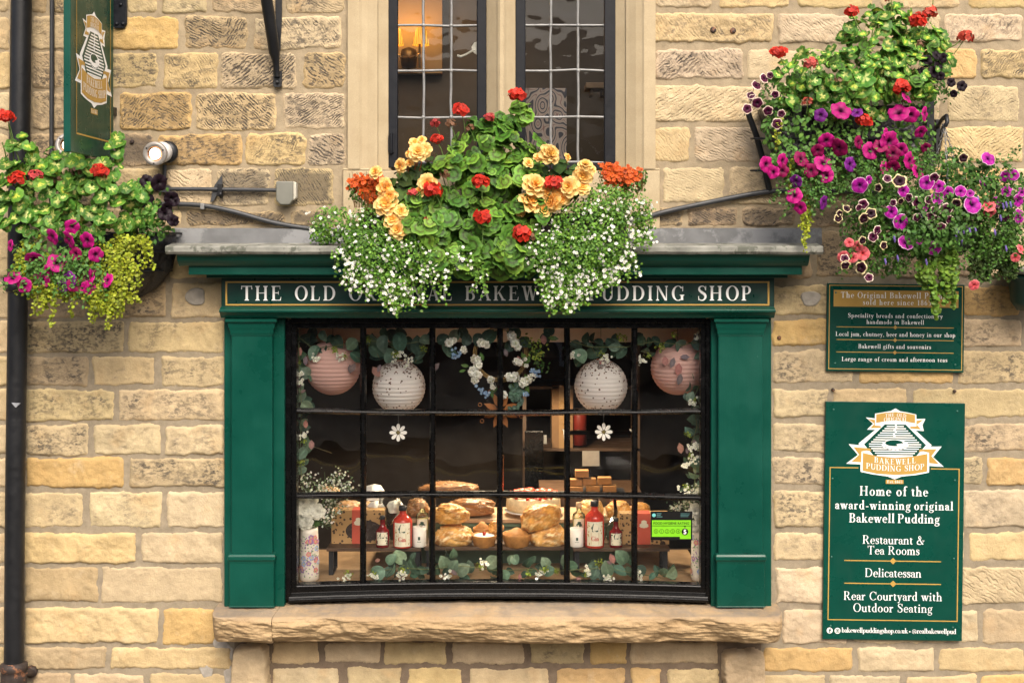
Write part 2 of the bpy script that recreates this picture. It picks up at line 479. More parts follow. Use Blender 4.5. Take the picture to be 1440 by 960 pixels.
PALE, BUFF, YEL, ORG, BRN, DRK = (0.47, 0.380, 0.240), (0.445, 0.350, 0.205), (0.47, 0.360, 0.190), (0.48, 0.330, 0.145), (0.35, 0.268, 0.160), (0.20, 0.155, 0.10)
stones = MB()
_sid = [0]
def stone(x0, y0, x1, y1, soot=0.3, tool=0.5, tint=BUFF, ang=None, prot=None, rad=None, mb=None):
    mb = mb or stones
    _sid[0] += 1; sid = _sid[0]
    r = random.Random(sid * 13 + 5)
    a = W(x0, y1); c = W(x1, y0)
    cx, cz = (a[0] + c[0]) / 2, (a[2] + c[2]) / 2
    hw, hh = (c[0] - a[0]) / 2, (c[2] - a[2]) / 2
    if hw < 0.01 or hh < 0.01: return
    prot = prot if prot is not None else r.uniform(0.007, 0.016)
    rad = rad if rad is not None else (r.uniform(0.012, 0.032) if y1 < 335 else r.uniform(0.006, 0.018))
    rad = min(rad, hw * 0.8, hh * 0.8)
    st = 0.0085; mg = 0.014
    nu = max(4, int((hw + mg) * 2 / st)); nv = max(4, int((hh + mg) * 2 / st))
    U, V = np.meshgrid(np.linspace(-hw - mg, hw + mg, nu), np.linspace(-hh - mg, hh + mg, nv))
    qx = np.abs(U) - (hw - rad); qz = np.abs(V) - (hh - rad)
    sd = np.minimum(np.maximum(qx, qz), 0) + np.hypot(np.maximum(qx, 0), np.maximum(qz, 0)) - rad
    gx, gz = U + cx, V + cz
    sd = sd + fbm(gx * 6, gz * 8, sid + 50, 2) * 0.022 + fbm(gx * 22, gz * 22, sid, 4) * 0.020 + fbm(gx * 70, gz * 70, sid + 3, 2) * 0.008
    din = -sd
    tt = np.clip(din / 0.009, -0.9, 1)
    h = np.where(din > 0, prot * (1 - (1 - tt) ** 2.2), din * 1.2)
    face = fbm(gx * 9, gz * 9, sid + 9, 4) * 0.020 + fbm(gx * 45, gz * 45, sid + 21, 3) * 0.010 + fbm(gx*120, gz*120, sid+33, 2)*0.004
    h = h + face * np.clip(din / 0.02, 0, 1)
    tilt = r.uniform(-0.02, 0.02)
    h = h + tilt * V * np.clip(din / 0.02, 0, 1)
    h = np.where(din > 0.005, np.maximum(h, 0.0088 + face * .12), h)
    n = nu * nv
    pos = np.stack([gx, -h, gz], -1).reshape(-1, 3)
    idx = np.arange(n).reshape(nv, nu)
    f = np.stack([idx[:-1, :-1], idx[:-1, 1:], idx[1:, 1:], idx[1:, :-1]], -1).reshape(-1, 4)
    hf = h.ravel()
    f = f[np.max(hf[f], 1) > -0.006]
    k = r.uniform(0.90, 1.08)
    tn = np.array([tint[0] * k, tint[1] * k * r.uniform(0.965, 1.0), tint[2] * k * r.uniform(0.90, 1.06)])
    off = r.choice([r.uniform(-.4, .4) * hw, 1.6 * hw, -1.6 * hw])
    ra = r.uniform(-.35, .35); rs = r.uniform(.72, 1.25); U2 = (U + off) * math.cos(ra) - V * math.sin(ra); V2 = (U + off) * math.sin(ra) + V * math.cos(ra)
    suv = np.stack([(U2 * rs).ravel(), (V2 * rs).ravel(), np.full(n, sid)], -1)
    an = (1.0 if r.random() < 0.6 else 0.0) if ang is None else ang
    inner = np.clip(din.ravel() / 0.03, 0, 1) ** 0.6
    tool = tool * r.uniform(.35, 1.0) if tool < .95 else tool
    if y1 < 335 and x1 < 490: soot = min(.95, soot * 1.10 + .03)
    if y1 > 335: soot *= .84
    if y1 > 335: tool = tool * (0.15 if tool < .95 else .8)
    am = np.stack([soot * (0.35 + 0.65 * inner), tool * inner, np.full(n, an)], -1)
    mb.add(pos, f, 0, True, tint=tn, suv=suv, amt=am)

def course(y0, y1, spec, jit=True):
    for s_ in spec:
        x0, x1 = s_[0], s_[1]
        kw = dict(zip(('soot', 'tool', 'tint', 'ang'), s_[2:]))
        stone(x0, y0, x1, y1, **kw)

P_, B_, Y_, O_, N_, D_ = PALE, BUFF, YEL, ORG, BRN, DRK
# ---- left of the upper window
course(-34, 19, [(-60, 14, .1, .3, B_), (42, 66, .3, .4, N_), (76, 170, .4, .5, B_), (178, 221, .4, .6, B_), (229, 292, .3, .5, P_), (299, 391, .45, .6, B_), (402, 484, .5, .6, B_)])
course(23, 69, [(-60, 15, .1, .3, Y_), (44, 150, .35, .4, B_), (156, 252, .32, .35, O_), (260, 348, .72, .7, Y_), (357, 481, .62, .6, P_)])
course(74, 125, [(-60, 15, .1, .4, Y_), (44, 120, .5, .5, B_), (128, 222, .68, .2, Y_), (231, 306, .5, .6, Y_), (311, 416, .68, 1., P_, 0), (426, 486, .7, .7, Y_)])
course(130, 183, [(-70, 15, .1, .3, P_), (44, 160, .5, .5, B_), (169, 270, .75, .6, O_), (275, 389, .66, 1., Y_, 0), (398, 486, .6, .9, P_, 1)])
course(188, 233, [(-40, 14, .2, .4, B_), (40, 132, .6, .5, B_), (140, 216, .85, .3, N_), (222, 341, .74, .6, O_), (347, 429, .55, .8, Y_, 1), (434, 485, .74, .9, P_, 0)])
course(237, 290, [(-40, 30, .2, .4, B_), (40, 130, .5, .5, B_), (138, 226, .35, .6, B_), (233, 298, .18, 1., P_, 0), (305, 378, .82, .9, P_, 0), (386, 470, .88, .9, B_, 0)])
course(295, 318, [(40, 140, .5, .5, B_), (150, 255, .4, .3, B_), (263, 402, .9, .9, N_, 0), (408, 472, .85, .7, N_, 1), (480, 640, .7, .6, B_), (648, 780, .7, .6, B_), (790, 905, .6, .6, B_)])
# ---- left of the shopfront
course(322, 390, [(-40, 30, .2, .3, B_), (40, 140, .4, .3, B_), (148, 232, .5, .4, N_), (240, 312, .45, .2, B_), (320, 420, .3, .3, B_)])
course(396, 447, [(-30, 16, .2, .3, B_), (40, 122, .5, .4, N_), (130, 235, .78, .5, N_), (242, 318, .35, .4, B_)])
course(452, 496, [(-30, 14, .2, .3, B_), (36, 174, .82, .5, B_), (181, 316, .55, .5, B_)])
course(501, 543, [(-30, 14, .2, .3, B_), (36, 125, .75, .5, N_), (131, 219, .4, .5, Y_), (227, 316, .6, .5, B_)])
course(548, 591, [(-40, 14, .2, .3, B_), (36, 161, .62, .5, B_), (168, 316, .66, .6, B_)])
course(597, 639, [(-40, 13, .2, .3, B_), (36, 124, .75, .6, P_, 0), (132, 226, .45, .5, P_), (233, 316, .5, .7, P_)])
course(643, 685, [(-40, 13, .2, .3, B_), (36, 174, .1, .3, O_), (182, 316, .72, .7, B_)])
course(691, 742, [(-40, 13, .2, .3, B_), (34, 117, .5, .6, B_), (125, 228, .5, .4, P_), (236, 316, .25, .9, P_, 1)])
course(748, 791, [(-40, 12, .2, .3, B_), (34, 192, .2, .4, Y_), (199, 314, .05, .4, P_)])
course(796, 846, [(-40, 10, .2, .3, B_), (34, 138, .12, .3, BRN), (143, 312, .15, .6, B_)])
course(854, 904, [(-40, 8, .2, .3, B_), (34, 223, .0, .3, Y_), (229, 303, .0, .3, O_)])
course(909, 940, [(-40, 6, .2, .3, B_), (36, 150, .3, .3, N_), (156, 326, .0, .4, Y_)])
course(946, 990, [(46, 98, .3, .3, N_), (104, 204, .1, .3, B_), (212, 326, .1, .3, B_)])
# ---- right of the upper window
course(-34, 12, [(921, 1000, .5, .7, P_, 0), (1011, 1111, .45, .7, Y_), (1120, 1228, .25, .5, Y_), (1238, 1352, .2, .5, B_), (1362, 1480, .2, .4, Y_)])
course(20, 60, [(917, 1087, .5, .8, Y_, 0), (1095, 1208, .3, .9, P_, 0), (1216, 1320, .3, .6, P_), (1328, 1438, .45, .9, P_, 1), (1446, 1500, .3, .5, B_)])
course(69, 111, [(919, 1044, .55, 1., P_, 1), (1051, 1160, .2, .5, P_), (1168, 1290, .3, .5, B_), (1298, 1372, .15, .4, O_), (1379, 1480, .55, .7, Y_)])
course(120, 172, [(919, 1070, .12, 1., P_, 1), (1078, 1200, .3, .7, P_), (1208, 1322, .3, .5, P_), (1330, 1433, .4, .7, P_), (1441, 1500, .2, .4, B_)])
course(179, 228, [(918, 971, .2, .6, Y_), (977, 1112, .2, 1., P_, 1), (1120, 1310, .4, .7, P_), (1322, 1437, .18, 1., Y_, 0), (1444, 1500, .2, .4, B_)])
course(235, 287, [(931, 1018, .22, .5, P_), (1026, 1130, .45, .5, P_), (1138, 1290, .4, .5, B_), (1298, 1418, .3, .5, O_), (1426, 1500, .2, .4, P_)])
course(291, 318, [(912, 961, .92, .7, N_), (966, 1037, .92, .8, N_, 1), (1044, 1118, .92, .9, N_, 0), (1126, 1240, .85, .4, N_), (1248, 1380, .8, .3, N_), (1388, 1480, .5, .3, B_)])
# ---- right of the shopfront
course(324, 390, [(1040, 1140, .5, .4, N_), (1146, 1250, .95, .4, N_), (1258, 1380, .7, .4, N_), (1388, 1480, .4, .4, B_)])
course(402, 443, [(1084, 1170, .55, .5, B_), (1178, 1344, .5, .5, B_), (1352, 1434, .6, .4, O_), (1440, 1500, .3, .4, B_)])
course(449, 487, [(1086, 1176, .35, .4, O_), (1184, 1345, .5, .5, B_), (1350, 1436, .62, .6, B_), (1442, 1500, .3, .4, B_)])
course(493, 539, [(1086, 1200, .6, .6, P_), (1208, 1340, .15, .3, O_), (1347, 1500, .62, .7, B_)])
course(546, 587, [(1086, 1165, .5, .6, P_), (1170, 1276, .4, .5, Y_), (1282, 1500, .3, .4, B_)])
course(595, 635, [(1087, 1166, .66, .7, P_, 0), (1174, 1344, .4, .5, P_), (1352, 1480, .66, .6, B_)])
course(643, 682, [(1087, 1170, .74, .6, P_), (1178, 1345, .4, .5, B_), (1351, 1381, .65, .6, P_), (1388, 1490, .1, .4, O_)])
course(689, 741, [(1088, 1200, .72, .5, P_), (1208, 1345, .4, .5, B_), (1353, 1500, .42, .5, P_)])
course(748, 787, [(1089, 1190, .42, .4, P_), (1198, 1355, .4, .5, B_), (1363, 1500, .0, .4, Y_)])
course(797, 848, [(1090, 1180, .3, .5, P_), (1188, 1344, .3, .5, B_), (1352, 1500, .15, 1., P_, 1)])
course(856, 903, [(1100, 1190, .05, .4, P_), (1198, 1376, .1, .4, P_), (1384, 1500, .0, .3, B_)])
course(909, 943, [(1074, 1199, .1, .3, O_), (1205, 1313, .1, .4, P_), (1319, 1441, .05, .4, Y_), (1450, 1500, .1, .3, N_)])
course(948, 990, [(1074, 1160, .1, .4, B_), (1165, 1266, .1, .4, P_), (1272, 1372, .1, .3, Y_), (1380, 1480, .1, .3, O_)])
# ---- under the stone sill
course(900, 932, [(383, 449, .0, .15, Y_), (455, 535, .1, .15, B_), (542, 628, .0, .15, Y_), (635, 737, .0, .2, B_), (745, 822, .5, .9, B_, 0), (830, 881, .0, .15, O_), (888, 1009, .0, .15, B_)])
course(939, 976, [(382, 475, .0, .15, P_), (489, 564, .0, .15, B_), (575, 651, .0, .15, Y_), (661, 771, .0, .2, B_), (783, 879, .0, .15, O_), (887, 930, .0, .2, O_), (937, 1011, .0, .2, B_)])
stone(329, 903, 378, 1000, .1, .2, BUFF, prot=0.09, rad=0.05)
stone(1015, 910, 1072, 1000, .1, .2, BRN, prot=0.09, rad=0.05)

def mortar(x0, y0, x1, y1, tint):
    a = W(x0, y1); c = W(x1, y0)
    nu = max(2, int((c[0] - a[0]) / 0.03)); nv = max(2, int((c[2] - a[2]) / 0.03))
    X, Z = np.meshgrid(np.linspace(a[0], c[0], nu), np.linspace(a[2], c[2], nv))
    Y = fbm(X * 14, Z * 14, 77, 3) * 0.008 - 0.0035
    idx = np.arange(nu * nv).reshape(nv, nu)
    f = np.stack([idx[:-1, :-1], idx[:-1, 1:], idx[1:, 1:], idx[1:, :-1]], -1).reshape(-1, 4)
    stones.add(np.stack([X, Y, Z], -1).reshape(-1, 3), f, 1, True, tint=np.array(tint))
    stones.box(a[0], c[0], 0.012, 0.40, a[2], c[2], 1, tint=np.array(tint))
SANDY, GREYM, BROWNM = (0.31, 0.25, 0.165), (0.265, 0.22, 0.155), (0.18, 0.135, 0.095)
mortar(-260, -300, 498, 340, SANDY); mortar(909, -300, 1700, 340, SANDY)
mortar(498, 250, 909, 340, SANDY)
mortar(-260, 340, 330, 1061, GREYM); mortar(1070, 340, 1700, 1061, GREYM)
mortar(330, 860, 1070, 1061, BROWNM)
mortar(330, 340, 1070, 445, GREYM)
# stones carry on past the edges of the photograph
for yy in range(-290, -40, 54):
    x = -250 + random.randint(0, 60)
    while x < 1640:
        w_ = random.randint(70, 130)
        if not (470 < x + w_ and x < 925): stone(x, yy, x + w_, yy + 46, random.random() * .6, .6, random.choice([P_, B_, Y_]))
        x += w_ + 8
for x_a, x_b in ((-250, -65), (1505, 1650)):
    yy = -30
    while yy < 1040:
        x = x_a
        while x < x_b - 30:
            w_ = min(random.randint(70, 120), x_b - x)
            stone(x, yy, x + w_, yy + 44, random.random() * .6, .5, random.choice([P_, B_, Y_])); x += w_ + 8
        yy += 51
x = -240
while x < 1600:
    w_ = random.randint(80, 130); stone(x, 998, x + w_, 1052, .2, .3, random.choice([P_, B_, Y_])); x += w_ + 8

building = thing('shop_building', 'old buff sandstone shop building with pick-marked blocks and sandy mortar', 'building', (0, 0, 0))
part(stones, 'stone_wall', [M['stone'], M['mortar']], building)
M['cement'] = pm('grey_cement', (0.33, 0.30, 0.255), 0.95, 0.2, 30, 0.5, 90)
for (px, py, rx, ry) in ((275, 417, 14, 14), (1140, 420, 14, 12)):
    pts = [(px + rx * math.cos(q) * (1 + .15 * math.sin(3 * q + px)), py + ry * math.sin(q) * (1 + .12 * math.cos(2 * q))) for q in np.linspace(0, 2 * math.pi, 18, endpoint=False)]
    patch = MB(); patch.pprism(pts, -0.024, 0.0); part(patch, 'mortar_patch', M['cement'], building, bevel=0.008)
for pts in ([(298, 897), (314, 898), (328, 912), (327, 928), (312, 920), (300, 908)], [(279, 938), (290, 934), (300, 940), (298, 950), (286, 953)], [(314, 944), (324, 935), (329, 944), (330, 975), (318, 975)]):
    patch = MB(); patch.pprism(pts, -0.010, 0.0); part(patch, 'mortar_patch', M['cement'], building, bevel=0.008)
# nail heads and old plug holes
for nm, lst in (('plug_hole', [(1003, 42, 6), (1031, 43, 6), (185, 199, 4), (1096, 475, 4), (1172, 548, 3), (1343, 550, 3)]),):
    for (x, y, r_) in lst:
        mb = MB(); c = W(x, y, -0.022)
        mb.lathe([(0, .003), (r_ * .45 * K(), .0028), (r_ * .7 * K(), .001), (r_ * .8 * K(), -.012)], c, 10, axis=(0, -1, 0))
        part(mb, nm, M['rust'], building)

# ---- rooms behind the windows
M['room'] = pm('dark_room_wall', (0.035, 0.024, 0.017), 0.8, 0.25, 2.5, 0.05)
M['ceiling'] = pm('cream_ceiling', (0.80, 0.64, 0.50), 0.8, 0.08, 3, 0.05)
M['floorwood'] = pm('dark_floor_boards', (0.07, 0.045, 0.03), 0.5, 0.3, 5, 0.1)
M['shelfwood'] = pm('pale_display_board', (0.40, 0.27, 0.16), 0.55, 0.2, 9, 0.1)
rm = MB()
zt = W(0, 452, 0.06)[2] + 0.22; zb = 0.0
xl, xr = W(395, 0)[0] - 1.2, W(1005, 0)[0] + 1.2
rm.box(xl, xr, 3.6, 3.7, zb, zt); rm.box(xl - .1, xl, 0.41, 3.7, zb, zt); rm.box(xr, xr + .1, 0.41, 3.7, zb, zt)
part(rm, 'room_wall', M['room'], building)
rm = MB(); rm.box(xl - .1, xr + .1, 0.41, 3.7, zt + .002, zt + .1)
part(rm, 'ceiling', M['room'], building)
rm = MB(); rm.pbox(404, 998, 440, 481, 0.42, 0.46)
part(rm, 'pelmet', M['ceiling'], building)
rm = MB(); rm.box(xl - .1, xr + .1, 0.9, 3.7, -0.05, 0.0); part(rm, 'room_floor', M['floorwood'], building)
rm = MB()
zs = W(0, 822, 0.05)[2]
rm.box(W(402, 0)[0], W(998, 0)[0], 0.035, 0.88, zs - .04, zs)
part(rm, 'display_floor', M['shelfwood'], building)
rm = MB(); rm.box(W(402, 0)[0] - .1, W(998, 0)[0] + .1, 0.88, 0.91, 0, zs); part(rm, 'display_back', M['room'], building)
# upstairs room
um = MB()
z0 = W(0, 250, .2)[2]; z1 = z0 + 2.3
x0_, x1_ = W(500, 0)[0] - .8, W(910, 0)[0] + .8
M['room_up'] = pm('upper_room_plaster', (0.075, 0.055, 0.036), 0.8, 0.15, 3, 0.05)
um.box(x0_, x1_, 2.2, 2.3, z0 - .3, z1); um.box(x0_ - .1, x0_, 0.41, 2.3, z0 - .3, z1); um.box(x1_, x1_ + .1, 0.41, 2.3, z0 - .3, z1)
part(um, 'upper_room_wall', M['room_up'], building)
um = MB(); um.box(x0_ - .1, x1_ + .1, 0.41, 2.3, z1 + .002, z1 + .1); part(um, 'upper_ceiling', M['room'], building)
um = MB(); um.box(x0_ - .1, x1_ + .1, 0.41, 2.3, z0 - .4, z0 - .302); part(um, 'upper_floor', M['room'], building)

# ---- dressed stone surround of the upper window
mw = thing('mullioned_window', 'two-light mullioned stone window with black leaded casements above the flower trough', 'window', W(705, 235, 0.0))
def hprof(pts, y0, y1):
    """vertical moulding: pts = (photo x, depth b) outline seen from above"""
    mb = MB()
    za, zb_ = W(0, y1)[2], W(0, y0)[2]
    P = [(W(x, 0)[0], b) for x, b in pts]
    n = len(P)
    v = [(p[0], p[1], za) for p in P] + [(p[0], p[1], zb_) for p in P]
    f = [tuple(range(n)), tuple(range(2 * n - 1, n - 1, -1))] + [(i, (i + 1) % n, (i + 1) % n + n, i + n) for i in range(n)]
    return mb.add(v, f)
jl = [(490, .05), (490, -.030), (506, -.032), (509, -.022), (517, -.006), (526, .02), (530, .03), (531, .045), (548, .10), (548, .35), (490, .35)]
part(hprof(jl, -300, 238), 'jamb', M['dressed'], mw)
jr = [(1410 - x + 1, b) for x, b in jl][::-1]
part(hprof(jr, -300, 238), 'jamb', M['dressed'], mw)
mu = [(683, .33), (683, .10), (698, .035), (700, .022), (703, .012), (708, .012), (710, .022), (712, .035), (727, .10), (727, .33)]
part(hprof(mu, -300, 238), 'mullion', M['dressed'], mw)
sl = MB(); sl.pbox(482, 928, 240, 322, -0.028, 0.35)
sl.pbox(482, 520, 236.5, 240.2, -0.026, 0.04); sl.pbox(890, 928, 236.5, 240.2, -0.026, 0.04)
part(sl, 'stone_sill', M['dressed'], mw, bevel=0.006)
def casement(x0, x1, gx0, gx1, leads, handle=False, hinge=None):
    bf = 0.085
    f = MB()
    f.pbox(x0, gx0, -300, 236, bf, bf + .05); f.pbox(gx1, x1, -300, 236, bf, bf + .05)
    f.pbox(gx0 - 1, gx1 + 1, 228, 238, bf + .004, bf + .05)
    f.pbox(gx0 - 4, gx0 + .5, -300, 229, bf + .012, bf + .04); f.pbox(gx1 - .5, gx1 + 4, -300, 229, bf + .012, bf + .04)
    fr = part(f, 'casement_frame', M['dark_frame'], mw, bevel=0.004)
    gl = MB(); a = W(gx0 - 3, 234, bf + .03); c = W(gx1 + 3, -300, bf + .03)
    gl.add([(a[0], a[1], a[2]), (c[0], a[1], a[2]), (c[0], a[1], c[2]), (a[0], a[1], c[2])], [(0, 1, 2, 3)])
    part(gl, 'pane', M['old_glass'], fr)
    ld = MB()
    b = bf + .022
    for x in leads: ld.tube([W(x + rng.normal() * .5, 232 - 22 * k_, b + rng.normal() * .0015) for k_ in range(25)], 0.0073, 8)
    for y in (-156, -92, -28, 36, 100, 165, 229):
        ld.tube([W(gx0 - 2, y, b + .001), W(gx0 + (gx1 - gx0) * .3, y + rng.normal() * .8, b + .001), W(gx0 + (gx1 - gx0) * .65, y + rng.normal() * .8, b + .001), W(gx1 + 2, y, b + .001)], 0.0068, 8)
        for x in leads: ld.lathe([(0, .004), (.009, .003), (.012, -.003)], (W(x, y, b)[0], b - .005, W(x, y, b)[2]), 8, axis=(0, -1, 0))
    part(ld, 'leading', M['came'], fr)
    if handle:
        h = MB()
        h.tube([W(643, 78.5, .13), W(648, 80, .13), W(655, 77, .13), (W(662, 73, .13)), W(667, 70, .13)], [.008, .0085, .0065, .006, .008], 8)
        pts = [(663, 66), (667, 60), (671, 59), (672, 78), (667, 75), (664, 72)]
        h.pprism(pts, .128, .137)
        part(h, 'handle', pm('cream_enamel', (0.6, 0.58, 0.5), 0.35, 0.05), fr)
    if hinge:
        h = MB(); h.pbox(hinge, hinge + 8, 190, 214, bf - .012, bf); h.tube([W(hinge + 4, 188, bf - .012), W(hinge + 4, 216, bf - .012)], .009, 8)
        part(h, 'hinge', M['dark_frame'], fr)
casement(546, 684, 559, 671, (595.5, 634.5), True, 546)
casement(725, 866, 738.5, 850, (774.5, 813))

# ================================================================ LETTERING (an old-face serif drawn stroke by stroke)
class Pen:
    def __init__(s, w=.145, h=.05, sf=.075):
        s.w, s.h, s.sf = w, h, sf; s.st = []
    def poly(s, pts): s.st.append([pts])
    def serif(s, x, y, w, up, left=True, right=True):
        h, q = s.h, s.sf
        d = 1 if up else -1
        a = x - (q if left else 0); b = x + w + (q if right else 0)
        s.poly([(a, y), (b, y), (b, y + d * h * .75), (x + w, y + d * h * 2.0), (x, y + d * h * 2.0), (a, y + d * h * .75)])
    def stem(s, x, y0, y1, w=None, bot='b', top='b'):
        w = w or s.w
        s.poly([(x, y0), (x + w, y0), (x + w, y1), (x, y1)])
        if bot: s.serif(x, y0, w, True, bot in 'bl', bot in 'br')
        if top == 'f':                                       # flag serif of small letters
            s.poly([(x - s.sf * 1.0, y1 - s.h * 1.6), (x, y1 - s.h * 2.6), (x + w * .4, y1), (x, y1 - s.h * .1)])
        elif top: s.serif(x, y1, w, False, top in 'bl', top in 'br')
    def bar(s, x0, x1, y, h=None):
        h = h or s.h; s.poly([(x0, y), (x1, y), (x1, y + h), (x0, y + h)])
    def diag(s, x0, y0, x1, y1, w): s.poly([(x0, y0), (x0 + w, y0), (x1 + w, y1), (x1, y1)])
    def arc(s, cx, cy, rx, ry, a0, a1, wv=None, wh=None, n=14):
        wv = wv or s.w; wh = wh or s.h
        q = np.radians(np.linspace(a0, a1, n + 1))
        o = [(cx + rx * math.cos(t), cy + ry * math.sin(t)) for t in q]
        i = [(cx + (rx - wv) * math.cos(t), cy + (ry - wh) * math.sin(t)) for t in q]
        s.st.append([[o[k], o[k + 1], i[k + 1], i[k]] for k in range(n)])
    def stroke(s, pts, ws, n=5):
        P = [np.array(p, float) for p in pts]; out = []; wo = []
        for i in range(len(P) - 1):
            a = P[max(i - 1, 0)]; b = P[i]; c = P[i + 1]; d = P[min(i + 2, len(P) - 1)]
            for k in range(n):
                t = k / n
                out.append(.5 * (2 * b + (c - a) * t + (2 * a - 5 * b + 4 * c - d) * t * t + (3 * b - a - 3 * c + d) * t ** 3)); wo.append(ws[i] + (ws[i + 1] - ws[i]) * t)
        out.append(P[-1]); wo.append(ws[-1])
        L = []; Rr = []
        for i, p in enumerate(out):
            t = out[min(i + 1, len(out) - 1)] - out[max(i - 1, 0)]; t = t / (np.linalg.norm(t) + 1e-9)
            nn = np.array([-t[1], t[0]]) * wo[i] / 2
            L.append(tuple(p + nn)); Rr.append(tuple(p - nn))
        s.st.append([[L[k], L[k + 1], Rr[k + 1], Rr[k]] for k in range(len(out) - 1)])
    def dot(s, x, y, r): s.st.append([[(x + r * math.cos(q), y + r * math.sin(q)) for q in np.linspace(0, 2 * math.pi, 12, endpoint=False)]])

